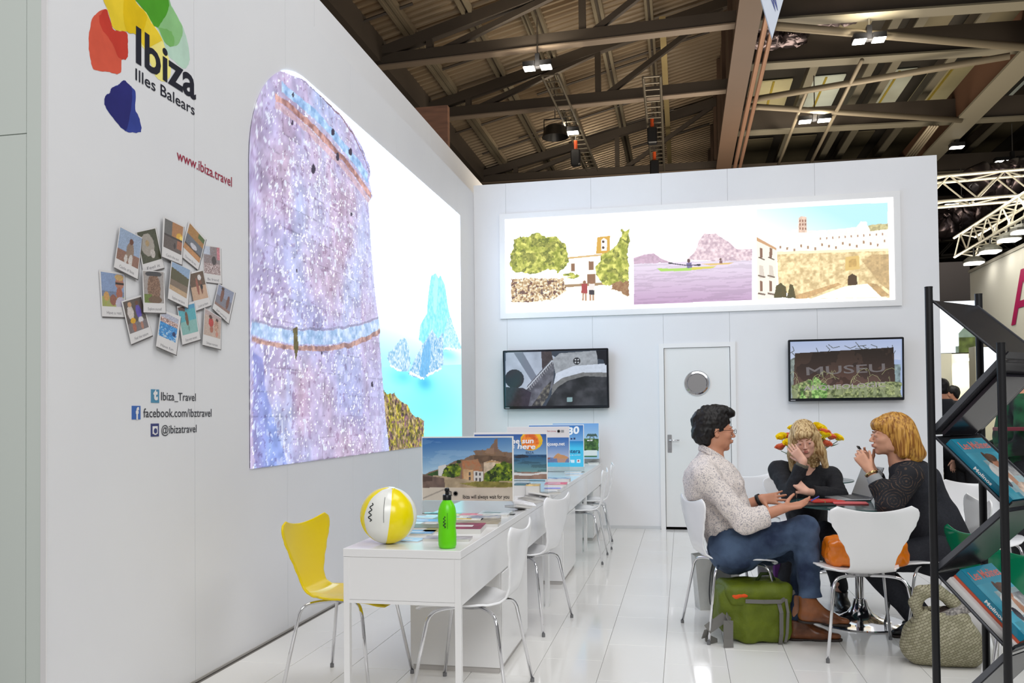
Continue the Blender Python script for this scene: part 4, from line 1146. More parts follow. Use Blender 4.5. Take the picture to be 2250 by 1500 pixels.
def paint_b3(p):
    A, B = p.A, p.B
    m = p.inside([(1100, 930), (1270, 930), (1270, 1060), (1100, 1060)]); p.put(m, (226, 222, 220), 0)
    m = p.inside([(1100, 961), (1250.5, 961), (1250.5, 1018), (1100, 1018)]); p.grad(m, (1225, 962), (56, 108, 178), (1225, 1004), (176, 190, 214))
    m = p.inside([(1100, 1005), (1250.5, 1005), (1250.5, 1018), (1100, 1018)]); p.put(m, (110, 130, 170), .15, 60)
    p.poly([(1216, 1005), (1222, 998), (1226, 995), (1232, 998), (1240, 1000), (1247, 1003), (1249, 1007), (1216, 1007)], (224, 172, 110), .001, 60, .3, 60, (180, 130, 90)); p.poly([(1224, 1007), (1246, 1007), (1240, 1017), (1226, 1017)], (190, 150, 130), .003, 40)
    p.poly([(1203, 1006), (1209, 1004), (1209, 1008), (1203, 1008)], (150, 100, 90))


b3 = board(6.94, -1.455, -.925, 1.205, .905, -1.45, -.930, 1.198, 'picture board with a wide white header and a rock at sea, third along the desks', paint_b3)
text('caption', 'santjosep.net', at(1190, 979, 'Y', 6.937), at(1241, 978, 'Y', 6.937), .028, nY, wi, b3, bold=.02)
text('caption', 'Sant Josep', at(1202, 948, 'Y', 6.937), at(1222, 948, 'Y', 6.937), .011, nY, M('print_red', (180, 60, 60), .5), b3)
MB().lathe([(.007, 0), (.013, 0), (.013, .001), (.007, .001), (.007, 0)], 16, mat=Matrix.Translation(at(1227.5, 947, 'Y', 6.937)) @ Matrix.Rotation(R_(90), 4, 'X')).build('round_emblem', M('emblem_grey', (0, 0, 0)), b3)
q2 = at(1236, 947, 'Y', 6.937); MB().box(q2.x - .012, q2.x + .012, 6.936, 6.937, q2.z - .01, q2.z + .01).build('square_emblem', M('emblem_pale', (150, 150, 150), .5), b3)


def paint_b4(p):
    m = p.inside([(1100, 920), (1300, 920), (1300, 1030), (1100, 1030)]); p.grad(m, (1260, 933), (52, 116, 186), (1260, 966), (120, 170, 216))
    m = p.inside([(1100, 969), (1300, 969), (1300, 1030), (1100, 1030)]); p.grad(m, (1260, 970), (36, 134, 194), (1260, 984), (70, 196, 232))
    p.poly([(1253, 1010), (1255, 1016), (1262, 1016), (1262, 1010)], (220, 240, 246)); p.poly([(1267, 1009), (1275, 1009), (1275, 1016), (1267, 1016)], (236, 240, 244)); p.blob(1271, 1012, 2, 2, (180, 60, 60))
    p.poly([(1254, 962), (1258, 962), (1258, 965), (1254, 965)], (40, 50, 90)); p.poly([(1260, 961), (1264, 961), (1264, 965), (1260, 965)], (40, 50, 90))


b4 = board(8.03, -1.47, -.93, 1.206, .80, -1.465, -.937, 1.198, 'turquoise sea picture board with large figures 30, fourth along the desks', paint_b4)
text('caption', '30', at(1248, 955, 'Y', 8.027), at(1273, 951, 'Y', 8.027), .065, nY, wi, b4, bold=.04, slant=.15)
text('caption', 'Formentera', at(1215, 995, 'Y', 8.027), at(1275, 995, 'Y', 8.027), .038, nY, M('print_navy2', (24, 60, 110), .5), b4, bold=.01)
text('caption', 'una isla de verdad', at(1240, 1001, 'Y', 8.027), at(1275, 1000, 'Y', 8.027), .010, nY, wi, b4)


def paint_b5(p):
    A, B = p.A, p.B
    m = p.inside([(1150, 920), (1330, 920), (1330, 1030), (1150, 1030)]); p.grad(m, (1300, 930), (118, 166, 220), (1300, 965), (168, 200, 226))
    m = p.poly([(1150, 962), (1290, 963), (1315, 964), (1315, 990), (1150, 990)], (52, 92, 44), .004, 20, .4, 40, (84, 116, 56))
    p.poly([(1290, 966), (1302, 965), (1302, 969), (1290, 969)], (220, 216, 210))
    for x in (1296, 1305):
        p.line([(x, 970), (x, 958)], 1.4, (70, 64, 50))
        for k in range(7):
            a = math.pi * k / 6; p.line([(x, 957), (x + 6 * math.cos(a), 956 - 4 * math.sin(a)), (x + 7 * math.cos(a), 961 - 3 * math.sin(a))], 1.4, (50, 72, 40))
    p.poly([(1150, 990), (1312, 989), (1312, 1001), (1150, 1001)], (226, 230, 228)); p.poly([(1150, 1001), (1312, 1001), (1312, 1004), (1150, 1004)], (40, 110, 60))


board(9.42, -1.45, -.92, 1.203, .80, -1.445, -.925, 1.198, 'picture board with two palms above green scrub, farthest along the desks', paint_b5)

# ------------------------------------------------------------------ ball and bottle
ball = thing('beach_ball', (-1.275, 3.525, .75), 'inflatable beach ball with white and yellow gores on the nearest desk', 'ball')
BC, BR = Vector((-1.275, 3.525, .75 + .124)), .124
rotb = Matrix.Translation(BC) @ Matrix.Rotation(R_(8), 4, 'Y') @ Matrix.Rotation(R_(2), 4, 'X')
for g in range(6):
    mb = MB(); n, k = 11, 24; vs = []
    g0 = g * math.pi / 3 + R_(-68)
    for j in range(k + 1):
        ph = math.pi * j / k
        for i in range(n + 1):
            a = g0 + (math.pi / 3) * i / n
            puck = 1 - .018 * math.exp(-((min(i, n - i)) / 1.2) ** 2) * (1 + .5 * math.cos(j * 5.0))
            r = BR * puck; vs.append(rotb @ Vector((r * math.sin(ph) * math.cos(a), r * math.sin(ph) * math.sin(a), r * math.cos(ph))))
    mb.add(vs, [(j * (n + 1) + i, j * (n + 1) + i + 1, (j + 1) * (n + 1) + i + 1, (j + 1) * (n + 1) + i) for j in range(k) for i in range(n)])
    mt = M('ball_white', (238, 238, 232), .22, spec=.6) if g % 2 else M('ball_yellow', (248, 226, 10), .22, spec=.6)
    mb.build('gore', mt, ball, smooth=True)
MB().lathe([(0, BR * .985), (.016, BR * .985), (.016, BR * 1.005), (0, BR * 1.008)], 20, mat=rotb).build('cap_disc', M('ball_white', (0, 0, 0)), ball)
logo_ink = M('dark_print', (30, 36, 36), .5)


def curved_mark(center, r, ang0, z0, parent, s=1.0, flip=1):
    """looping handwritten mark running up a round body"""
    mb = MB(); pts = []
    for i in range(46):
        t = i / 45; zz = z0 + t * .05 * s; w = .006 * s * math.sin(t * 22) * (1 - t * .3)
        pts.append((w, zz))
    P = []
    for w, zz in pts:
        rr = r(zz); a = ang0 + flip * w / max(rr, .01); P.append((center[0] + rr * math.cos(a), center[1] + rr * math.sin(a), zz))
    mb.tube(P, .0016 * s, 5)
    P = [(center[0] + (r(z) + .0004) * math.cos(ang0 + .014 * s / .04), center[1] + (r(z) + .0004) * math.sin(ang0 + .014 * s / .04), z) for z in (z0 - .005 + k * .01 * s for k in range(8))]
    mb.tube(P, .0006 * s, 4)
    return mb.build('printed_mark', logo_ink, parent)


curved_mark(BC, lambda z: math.sqrt(max(BR ** 2 - (z - BC.z) ** 2, 1e-6)) + .0005, R_(-110), BC.z - .012, ball, 1.5)

BO = (-.985, 3.445)
bot = thing('sports_bottle', (*BO, .75), 'bright green plastic sports bottle with a black cap on the nearest desk', 'bottle')
green_pl = M('bottle_green', (104, 218, 12), .3, spec=.5)
prof = [(0, 0), (.030, 0), (.035, .003), (.0385, .015), (.039, .05), (.0375, .075), (.036, .085), (.0365, .10), (.039, .115), (.0395, .13), (.0385, .15), (.035, .17), (.029, .186), (.021, .198), (.017, .203), (.017, .212), (0, .212)]
MB().lathe(prof, 36, (*BO, .75)).build('bottle_body', green_pl, bot, smooth=True)
MB().lathe([(0, .203), (.0185, .203), (.0185, .222), (.0165, .225), (.008, .226), (.0075, .238), (.0105, .241), (.0105, .249), (.007, .253), (0, .253)], 28, (*BO, .75)).build('black_cap', black_plastic, bot, autos=True)
curved_mark((BO[0], BO[1]), lambda z: .0392, R_(-92), .84, bot, .95)

# ------------------------------------------------------------------ leaflets and magazines on the desks


def leaflet(x, y, w, d, h, rot, rgb, label, z=.75, rgb2=None, stripe=None, name='leaflet', group='leaflets on the desks'):
    t = thing(name, (x, y, z), label, 'leaflet' if name == 'leaflet' else 'magazine', group, rot, local=True)
    lpart('pages', MB().box(-w / 2, w / 2, -d / 2, d / 2, 0, h * .9), M('paper_edge', (216, 214, 210), .6), t)
    key = 'cover_%d_%d_%d' % rgb
    m = M(key, rgb, .3, noise=(24, .55, rgb2 or tuple(min(255, int(c * 1.25 + 12)) for c in rgb), 5))
    lpart('cover', MB().box(-w / 2 - .001, w / 2 + .001, -d / 2 - .001, d / 2 + .001, h * .9, h), m, t)
    if stripe:
        lpart('title_strip', MB().box(-w * .36, w * .2, -d * .2, d * .1, h, h + .0004), M('strip_%d_%d_%d' % stripe, stripe, .4), t)
    return t


def lf(px, py, w, d, h, rot, rgb, label, **k):
    p = at(px, py, 'Z', .75); return leaflet(p.x, p.y, w, d, h, R_(rot), rgb, label, **k)


lf(894, 1186, .15, .10, .004, -6, (150, 178, 220), 'small blue and white leaflet lying just right of the ball', stripe=(226, 230, 236))
lf(918, 1172, .16, .12, .010, 4, (84, 128, 170), 'blue leaflet stack behind the ball, partly hidden', stripe=(206, 222, 236))
lf(932, 1160, .19, .14, .012, 2, (92, 92, 70), 'olive landscape leaflet between the ball and the bottle')
lf(925, 1146, .21, .10, .010, 0, (96, 150, 196), 'sky blue leaflet at the wall edge of the nearest desk', stripe=(222, 232, 240))
lf(930, 1137, .20, .09, .006, 0, (168, 206, 236), 'pale blue leaflet behind the sky blue one')
lf(984, 1186, .21, .09, .012, 3, (150, 146, 150), 'grey magazine stack directly behind the bottle')
lf(1026, 1166, .16, .20, .026, 6, (168, 30, 96), 'magenta brochure stack near the desk edge', rgb2=(110, 20, 70), stripe=(232, 226, 226))
lf(1046, 1154, .24, .13, .018, 5, (140, 130, 112), 'taupe brochure stack behind the magenta one')
lf(1020, 1145, .2, .12, .014, 4, (206, 196, 186), 'cream brochure with a yellow patch on the nearest desk', stripe=(230, 190, 60))
lf(1064, 1141, .17, .12, .016, 6, (110, 120, 160), 'slate blue brochure at the aisle edge of the nearest desk', rgb2=(226, 222, 214))
lf(1037, 1133, .13, .08, .010, 0, (214, 104, 120), 'pink leaflet in front of the hill town board')
lf(1088, 1130, .17, .19, .012, 3, (204, 210, 206), 'pale grey-green brochure at the right foot of the hill town board', stripe=(170, 190, 186))
lf(985, 1140, .14, .12, .008, 0, (120, 132, 104), 'olive brochure behind the bottle neck')
lf(1008, 1131, .12, .06, .005, 0, (198, 186, 80), 'mustard leaflet at the foot of the hill town board')
lf(1003, 1152, .18, .12, .012, 4, (168, 160, 148), 'sand-coloured brochure between the bottle and the taupe stack', stripe=(120, 116, 110))
lf(1040, 1141, .16, .10, .012, 2, (226, 222, 210), 'white brochure behind the taupe stack', stripe=(120, 130, 160))
lf(1078, 1147, .10, .14, .014, 8, (120, 112, 100), 'dark taupe leaflet at the aisle edge next to the slate blue one', rgb2=(190, 180, 160))
lf(956, 1168, .10, .12, .010, 2, (134, 140, 96), 'olive leaflet just left of the bottle body', rgb2=(196, 180, 90))
lf(903, 1152, .12, .09, .010, 0, (176, 204, 226), 'icy blue leaflet touching the right side of the ball')
# second desk, seen through the clear lower half of the boards
lf(1148, 1087, .1, .14, .08, 4, (86, 108, 132), 'blue-grey box of leaflets under the beach picture board', rgb2=(70, 130, 130))
lf(1172, 1089, .09, .1, .08, 4, (188, 162, 104), 'tan box of leaflets under the beach picture board')
for k, (px, py, rt, c, lb_) in enumerate(((1150, 1113, 24, (222, 218, 214), 'white folded leaflet tumbled near the desk edge'), (1166, 1106, -30, (150, 146, 138), 'grey fanned leaflet in the loose heap'), (1176, 1100, 12, (112, 110, 104), 'dark grey leaflet in the loose heap'),
                                             (1139, 1121, 60, (120, 122, 130), 'slate leaflet beside the right edge of the hill town board'), (1184, 1092, 8, (206, 196, 182), 'cream leaflet crumpled behind the loose heap'))):
    o = lf(px, py, .14, .09, .012, rt, c, lb_); o.rotation_euler = (R_(8 - 5 * k), R_(10), R_(rt)); o.location.z += .014
lf(1222, 1066, .17, .2, .018, 5, (206, 72, 84), 'red brochure stack in front of the sea rock board', stripe=(238, 230, 228))
lf(1226, 1058, .2, .12, .030, 3, (60, 96, 150), 'blue and white brochure stack behind the red one', rgb2=(230, 232, 236))
lf(1214, 1075, .12, .1, .010, 10, (120, 110, 180), 'violet leaflet in front of the red brochures')
lf(1207, 1085, .13, .1, .014, 30, (150, 140, 124), 'brown-grey leaflet at the aisle edge of the middle desk')
lf(1262, 1043, .16, .1, .010, 3, (168, 176, 190), 'grey-blue brochure below the turquoise board')
lf(1259, 1038, .16, .1, .008, 3, (226, 232, 240), 'white brochure below the turquoise board')
lf(1304, 1019, .12, .16, .012, 10, (206, 200, 188), 'cream magazine at the far end of the desks')
o = lf(1306, 1016, .1, .14, .008, -20, (150, 150, 130), 'olive curled magazine on top of the cream one'); o.rotation_euler.y = R_(-24); o.location.z += .025
lf(1295, 1019, .12, .1, .006, 0, (60, 140, 84), 'green-lettered leaflet under the palm board', rgb2=(230, 232, 228))
# ------------------------------------------------------------------ organic shapes: signed distance fields -> one closed mesh


def nz3(X, Y, Z, f, s=0.0):
    return (np.sin(X * f + 1.7 * np.sin(Y * f * .7 + s)) + np.sin(Y * f * 1.1 + 1.9 * np.sin(Z * f * .8 + s * 2)) + np.sin(Z * f * .9 + 1.5 * np.sin(X * f * 1.2 + s * 3))) / 3


class SDF:
    def __init__(s, lo, hi, h):
        s.lo = np.array(lo, float); s.h = h; s.n = np.ceil((np.array(hi, float) - s.lo) / h).astype(int) + 1
        s.F = np.full(s.n, 1.0, np.float32)

    def reg(s, lo, hi):
        a = np.clip(np.floor((np.array(lo) - s.lo) / s.h).astype(int), 0, s.n - 1); b = np.clip(np.ceil((np.array(hi) - s.lo) / s.h).astype(int) + 1, 1, s.n)
        sl = tuple(slice(i, j) for i, j in zip(a, b))
        g = [((np.arange(i, j) * s.h) + l).astype(np.float32) for i, j, l in zip(a, b, s.lo)]
        return sl, g[0][:, None, None], g[1][None, :, None], g[2][None, None, :]

    def merge(s, sl, d, k, sub=False):
        F = s.F[sl]
        if sub:
            d = -d; hh = np.clip(.5 - .5 * (F - d) / k, 0, 1); s.F[sl] = F * (1 - hh) + d * hh + k * hh * (1 - hh)
        else:
            hh = np.clip(.5 + .5 * (F - d) / k, 0, 1); s.F[sl] = F * (1 - hh) + d * hh - k * hh * (1 - hh)

    def cone(s, a, b, ra, rb=None, k=.015, sub=False, flat=None):
        """tapered limb; flat=(axis vector, factor) squashes it along an axis"""
        a = np.array(a, float); b = np.array(b, float); rb = ra if rb is None else rb; m = max(ra, rb) * 1.3 + k + 2 * s.h
        sl, X, Y, Z = s.reg(np.minimum(a, b) - m, np.maximum(a, b) + m)
        ba = b - a; L = max((ba ** 2).sum(), 1e-9)
        px, py, pz = X - a[0], Y - a[1], Z - a[2]
        t = np.clip((px * ba[0] + py * ba[1] + pz * ba[2]) / L, 0, 1)
        qx, qy, qz = px - t * ba[0], py - t * ba[1], pz - t * ba[2]
        if flat is not None:
            f = np.array(flat[0], float); f /= np.linalg.norm(f); dd = qx * f[0] + qy * f[1] + qz * f[2]; e = dd * (flat[1] - 1)
            qx, qy, qz = qx + f[0] * e, qy + f[1] * e, qz + f[2] * e
        d = np.sqrt(qx * qx + qy * qy + qz * qz) - (ra + (rb - ra) * t)
        s.merge(sl, d, k, sub)

    def chain(s, pts, rs, k=.02, **kw):
        for i in range(len(pts) - 1): s.cone(pts[i], pts[i + 1], rs[i], rs[i + 1], k, **kw)

    def ell(s, c, r, ax=None, k=.015, sub=False):
        c = np.array(c, float); r = np.array(r, float); m = r.max() + k + 2 * s.h
        sl, X, Y, Z = s.reg(c - m, c + m); px, py, pz = X - c[0], Y - c[1], Z - c[2]
        if ax is None: ax = np.eye(3)
        ax = [np.array(a, float) for a in ax]
        q = [(px * a[0] + py * a[1] + pz * a[2]) / rr for a, rr in zip(ax, r)]
        k0 = np.sqrt(q[0] ** 2 + q[1] ** 2 + q[2] ** 2) + 1e-6
        k1 = np.sqrt((q[0] / r[0]) ** 2 + (q[1] / r[1]) ** 2 + (q[2] / r[2]) ** 2) + 1e-6
        s.merge(sl, k0 * (k0 - 1) / k1, k, sub)

    def box(s, c, r, ax, rnd=.01, k=.01, sub=False):
        c = np.array(c, float); r = np.array(r, float) - rnd; m = np.linalg.norm(r) + rnd + k + 2 * s.h
        sl, X, Y, Z = s.reg(c - m, c + m); px, py, pz = X - c[0], Y - c[1], Z - c[2]
        q = [np.abs(px * a[0] + py * a[1] + pz * a[2]) - rr for a, rr in zip(ax, r)]
        o = np.sqrt(np.maximum(q[0], 0) ** 2 + np.maximum(q[1], 0) ** 2 + np.maximum(q[2], 0) ** 2) + np.minimum(np.maximum(np.maximum(q[0], q[1]), q[2]), 0) - rnd
        s.merge(sl, o, k, sub)

    def cut(s, p, n, rad=9.0):
        """remove what lies beyond the plane through p with normal n, within rad of p"""
        p = np.array(p, float); n = np.array(n, float); n /= np.linalg.norm(n)
        sl, X, Y, Z = s.reg(p - rad, p + rad)
        d = (X - p[0]) * n[0] + (Y - p[1]) * n[1] + (Z - p[2]) * n[2]
        F = s.F[sl]
        if rad < 8:
            R = np.sqrt((X - p[0]) ** 2 + (Y - p[1]) ** 2 + (Z - p[2]) ** 2); d = np.minimum(d, rad - R)
        s.F[sl] = np.maximum(F, d)

    def wrinkle(s, amp, f, seed=0.0, lo=None, hi=None):
        sl, X, Y, Z = s.reg(s.lo if lo is None else lo, s.lo + s.n * s.h if hi is None else hi)
        F = s.F[sl]; s.F[sl] = F + (amp * nz3(X, Y, Z, f, seed) * (np.abs(F) < .06)).astype(np.float32)

    def mesh(s, name, mat):
        F = s.F; F[0] = F[-1] = 1; F[:, 0] = F[:, -1] = 1; F[:, :, 0] = F[:, :, -1] = 1
        S = F < 0; c = S[:-1, :-1, :-1]; allv = c.copy(); anyv = c.copy()
        for i in (0, 1):
            for j in (0, 1):
                for k in (0, 1):
                    q = S[i:S.shape[0] - 1 + i, j:S.shape[1] - 1 + j, k:S.shape[2] - 1 + k]; allv &= q; anyv |= q
        act = anyv & ~allv; idx = np.argwhere(act); N = len(idx)
        ids = np.full(act.shape, -1, np.int64); ids[act] = np.arange(N)
        pos = np.zeros((N, 3)); cnt = np.zeros(N)
        for ax in range(3):
            o1, o2 = [a for a in range(3) if a != ax]
            for u in (0, 1):
                for v in (0, 1):
                    a = idx.copy(); a[:, o1] += u; a[:, o2] += v; b = a.copy(); b[:, ax] += 1
                    fa = F[a[:, 0], a[:, 1], a[:, 2]]; fb = F[b[:, 0], b[:, 1], b[:, 2]]; m = (fa < 0) != (fb < 0)
                    t = fa[m] / (fa[m] - fb[m]); p = a[m].astype(float); p[:, ax] += t; pos[m] += p; cnt[m] += 1
        pos = pos / cnt[:, None] * s.h + s.lo
        faces = []
        for ax in range(3):
            o1, o2 = [(1, 2), (2, 0), (0, 1)][ax]
            sh = [slice(None)] * 3; sa = list(sh); sb = list(sh); sa[ax] = slice(0, -1); sb[ax] = slice(1, None)
            d = (S[tuple(sa)] != S[tuple(sb)]); e = np.argwhere(d); e = e[(e[:, o1] > 0) & (e[:, o2] > 0) & (e[:, o1] < S.shape[o1] - 1) & (e[:, o2] < S.shape[o2] - 1)]
            flip = S[e[:, 0], e[:, 1], e[:, 2]]
            def g(u, v):
                q = e.copy(); q[:, o1] -= u; q[:, o2] -= v; return ids[q[:, 0], q[:, 1], q[:, 2]]
            Q = np.stack([g(1, 1), g(0, 1), g(0, 0), g(1, 0)], 1); Q[~flip] = Q[~flip][:, ::-1]; faces.append(Q)
        Q = np.concatenate(faces); Q = Q[(Q >= 0).all(1)]
        me = bpy.data.meshes.new(name); me.vertices.add(N); me.vertices.foreach_set('co', pos.ravel())
        me.loops.add(Q.size); me.loops.foreach_set('vertex_index', Q.ravel().astype(np.int32))
        me.polygons.add(len(Q)); me.polygons.foreach_set('loop_start', (np.arange(len(Q)) * 4).astype(np.int32)); me.update(); me.validate()
        me.shade_smooth(); me.materials.append(mat); return me

    def build(s, name, mat, parent):
        return link(name, s.mesh(name, mat), parent)


def nrm(v):
    v = np.array(v, float); return v / np.linalg.norm(v)


def frame(fwd, up=(0, 0, 1)):
    f = nrm(fwd); l = nrm(np.cross(up, f)); u = np.cross(f, l); return f, l, u


def A3(x, y, Y): return np.array(at(x, y, 'Y', Y))


def add_head(s, c, fwd, up=(0, 0, 1), sc=1.0, fem=False):
    f, l, u = frame(fwd, up); c = np.array(c, float); ax = (f, l, u)
    def q(a, b, d): return c + (f * a + l * b + u * d) * sc
    e = lambda p, r, k=.015, sub=False: s.ell(p, np.array(r) * sc, ax, k, sub)
    e(q(-.018, 0, .035), (.096, .075, .082))
    e(q(.020, 0, -.020), (.072, .062, .088), .02)
    e(q(.040, 0, -.072), (.042, .044 if fem else .050, .036), .02)
    e(q(.068, 0, -.098), (.018, .019, .015), .015)
    for b in (-1, 1):
        e(q(.052, .034 * b, -.022), (.030, .024, .024), .015)
        e(q(.078, .026 * b, .024), (.012, .024, .007), .010)
        e(q(.000, .052 * b, -.062), (.034, .012, .028), .02)
        e(q(.099, .031 * b, .004), (.013, .017, .011), .008, True)
        e(q(.085, .031 * b, .003), (.0125, .0145, .0085), .003); e(q(.0885, .031 * b, .0098), (.0100, .0155, .0058), .003)
        e(q(-.012, .077 * b, -.008), (.017, .006, .031), .004)
        e(q(-.004, .082 * b, -.006), (.007, .006, .016), .003, True)
    s.cone(q(.086, 0, .014), q(.112, 0, -.026), .0065 * sc, .0095 * sc, .008)
    for b in (-1, 1): e(q(.102, .010 * b, -.031), (.010, .007, .006), .004)
    e(q(.091, 0, -.058), (.012, .022, .012), .01)
    e(q(.099, 0, -.0525), (.0075, .018, .0042), .002); e(q(.098, 0, -.0625), (.0075, .016, .0048), .002)
    return q, ax


def add_hand(s, wrist, d, n, side, curl=.35, spread=.12, thumb=1.0, sc=1.0, curls=None):
    """d along the fingers, n out of the palm, side +1/-1 picks the thumb edge"""
    d = nrm(d); n = nrm(np.array(n) - d * np.dot(n, d)); t = np.cross(d, n) * side; w = np.array(wrist, float)
    offs = (.027, .009, -.009, -.026); lens = (.068, .076, .070, .055); rad = (.0088, .0090, .0086, .0076)
    for i, o in enumerate(offs):
        k0 = w + (d * .088 + t * o) * sc
        s.cone(w + (d * .01 + t * o * .55) * sc, k0, .0150 * sc, .0115 * sc, .012)
    for i, o in enumerate(offs):
        p = w + (d * (.088 - (.004, 0, .003, .010)[i]) + t * o) * sc
        cu = (curls[i] if curls else curl); ang = 0.0; dirn = nrm(d + t * (o / .027) * spread)
        for j, fr_ in enumerate((.46, .31, .23)):
            ang += cu * (.7, 1.0, .8)[j]; dv = dirn * math.cos(ang) + n * math.sin(ang); p2 = p + dv * lens[i] * fr_ * sc
            r0 = rad[i] * (1, .92, .84)[j] * sc; s.cone(p, p2, r0, r0 * .92, .003); p = p2
    p = w + (d * .022 + t * .026 + n * .006) * sc; dv = nrm(d * .55 + t * .75 * thumb + n * .35)
    s.cone(w + (d * .015 + t * .01) * sc, p, .016 * sc, .0135 * sc, .01)
    for j, (ln, r0) in enumerate(((.036, .0120), (.030, .0102), (.024, .0088))):
        p2 = p + dv * ln * sc; s.cone(p, p2, r0 * sc, r0 * .92 * sc, .004); p = p2; dv = nrm(dv + d * .28)


def face_parts(par, q, ax, sc, iris, lip, brow):
    f, l, u = ax
    B = np.stack(ax, 1)
    for b in (-1, 1):
        c = q(.0845, .031 * b, .0035); m = Matrix(((B[0, 0], B[0, 1], B[0, 2], c[0]), (B[1, 0], B[1, 1], B[1, 2], c[1]), (B[2, 0], B[2, 1], B[2, 2], c[2]), (0, 0, 0, 1)))
        bm = bmesh.new(); bmesh.ops.create_uvsphere(bm, u_segments=16, v_segments=10, radius=.0118 * sc)
        for v in bm.verts: v.co.z *= .55; v.co.y *= 1.1
        bmesh.ops.transform(bm, matrix=m, verts=bm.verts); me = bpy.data.meshes.new('eye'); bm.to_mesh(me); bm.free(); me.shade_smooth(); me.materials.append(M('eye_white', (196, 190, 186), .2)); eo = link('eye', me, par)
        bm = bmesh.new(); bmesh.ops.create_uvsphere(bm, u_segments=12, v_segments=8, radius=.0056 * sc)
        bmesh.ops.transform(bm, matrix=m @ Matrix.Translation((.0088 * sc, 0, 0)) @ Matrix.Scale(.9, 4), verts=bm.verts); me = bpy.data.meshes.new('iris'); bm.to_mesh(me); bm.free(); me.shade_smooth(); me.materials.append(M('iris_%d' % iris[0], iris, .15)); link('iris', me, eo)
    s = SDF(q(.1, 0, -.05) - .06, q(.1, 0, -.05) + .06, .0022)
    s.ell(q(.1005, 0, -.0520), np.array((.0075, .0175, .0036)) * sc, ax, .002); s.ell(q(.0995, 0, -.0605), np.array((.0075, .015, .0044)) * sc, ax, .002)
    s.build('lips', lip, par)
    for b in (-1, 1):
        c = q(.088, .031 * b, .026); s = SDF(c - .04, c + .04, .0022)
        s.cone(q(.0925, .014 * b, .0235), q(.088, .032 * b, .0285), .0030 * sc, .0030 * sc, .001); s.cone(q(.088, .032 * b, .0285), q(.078, .046 * b, .0235), .0030 * sc, .0018 * sc, .001)
        s.build('eyebrow', brow, par)


def hair_field(s, shape, q, ax, strand=.0035, f=210, seed=1.0, along=None):
    sl, X, Y, Z = s.reg(s.lo, s.lo + s.n * s.h)
    fx, lx, ux = ax; c = q(0, 0, 0)
    a = (X - c[0]) * fx[0] + (Y - c[1]) * fx[1] + (Z - c[2]) * fx[2]; b = (X - c[0]) * lx[0] + (Y - c[1]) * lx[1] + (Z - c[2]) * lx[2]
    th = np.arctan2(b, a - .0)
    F = s.F; s.F = (F + strand * (np.sin(th * 34 + 3 * np.sin(th * 7 + seed)) * .6 + .4 * np.sin(th * 71 + seed)) * (np.abs(F) < .04)).astype(np.float32)


skin_m = M('skin_tan', (196, 138, 108), .5, noise=(14, .3, (206, 146, 118)))
skin_f = M('skin_fair', (222, 172, 148), .5, noise=(14, .3, (230, 180, 158)))
skin_g = M('skin_warm', (208, 154, 126), .5, noise=(14, .3, (216, 162, 134)))
for mm in (skin_m, skin_f, skin_g):
    mm.node_tree.nodes['Principled BSDF'].inputs['Subsurface Weight'].default_value = .08
    mm.node_tree.nodes['Principled BSDF'].inputs['Subsurface Radius'].default_value = (.02, .01, .006)
black_hair = M('black_hair', (13, 11, 12), .55, noise=(60, .5, (26, 21, 20), 3, (1, 1, .3)))
blond_hair = M('blond_hair', (216, 188, 138), .45, noise=(85, .75, (148, 114, 68), 4, (1, 1, .10)))
ginger_hair = M('golden_hair', (206, 154, 70), .42, noise=(85, .75, (140, 88, 28), 4, (1, 1, .10)))
black_cloth = M('black_wool', (22, 23, 28), .85, noise=(80, .4, (32, 33, 38)), bump=(200, .25))
navy_cloth = M('black_jacket', (24, 26, 34), .8, noise=(80, .4, (34, 36, 44)), bump=(160, .25))
denim = M('blue_denim', (28, 42, 70), .85, noise=(5, .6, (78, 98, 126), 8), bump=(260, .35))
boot_m = M('brown_boot_leather', (140, 84, 48), .28, noise=(11, .5, (82, 44, 24)), spec=.6)
sole_m = M('dark_sole', (44, 34, 30), .6)
lip_m = M('lip_rose', (182, 106, 98), .4); lip_n = M('lip_natural', (168, 104, 84), .45)


def shirt_mat():
    """cream cotton with a grey scribbled print"""
    m = M('scribble_print_cotton', (222, 212, 204), .8, bump=(120, .2)); nt = m.node_tree; p = nt.nodes['Principled BSDF']
    tc = nt.nodes.new('ShaderNodeTexCoord'); w = nt.nodes.new('ShaderNodeTexNoise'); w.inputs['Scale'].default_value = 40; w.inputs['Detail'].default_value = 2
    nt.links.new(tc.outputs['Object'], w.inputs['Vector'])
    mlt = nt.nodes.new('ShaderNodeMath'); mlt.operation = 'MULTIPLY'; mlt.inputs[1].default_value = 34; nt.links.new(w.outputs['Fac'], mlt.inputs[0])
    sn = nt.nodes.new('ShaderNodeMath'); sn.operation = 'SINE'; nt.links.new(mlt.outputs[0], sn.inputs[0])
    r = nt.nodes.new('ShaderNodeValToRGB'); r.color_ramp.elements[0].position = .55; r.color_ramp.elements[1].position = .95
    r.color_ramp.elements[0].color = (*srgb((228, 218, 212)), 1); r.color_ramp.elements[1].color = (*srgb((168, 162, 166)), 1)
    nt.links.new(sn.outputs[0], r.inputs['Fac']); nt.links.new(r.outputs[0], p.inputs['Base Color']); return m


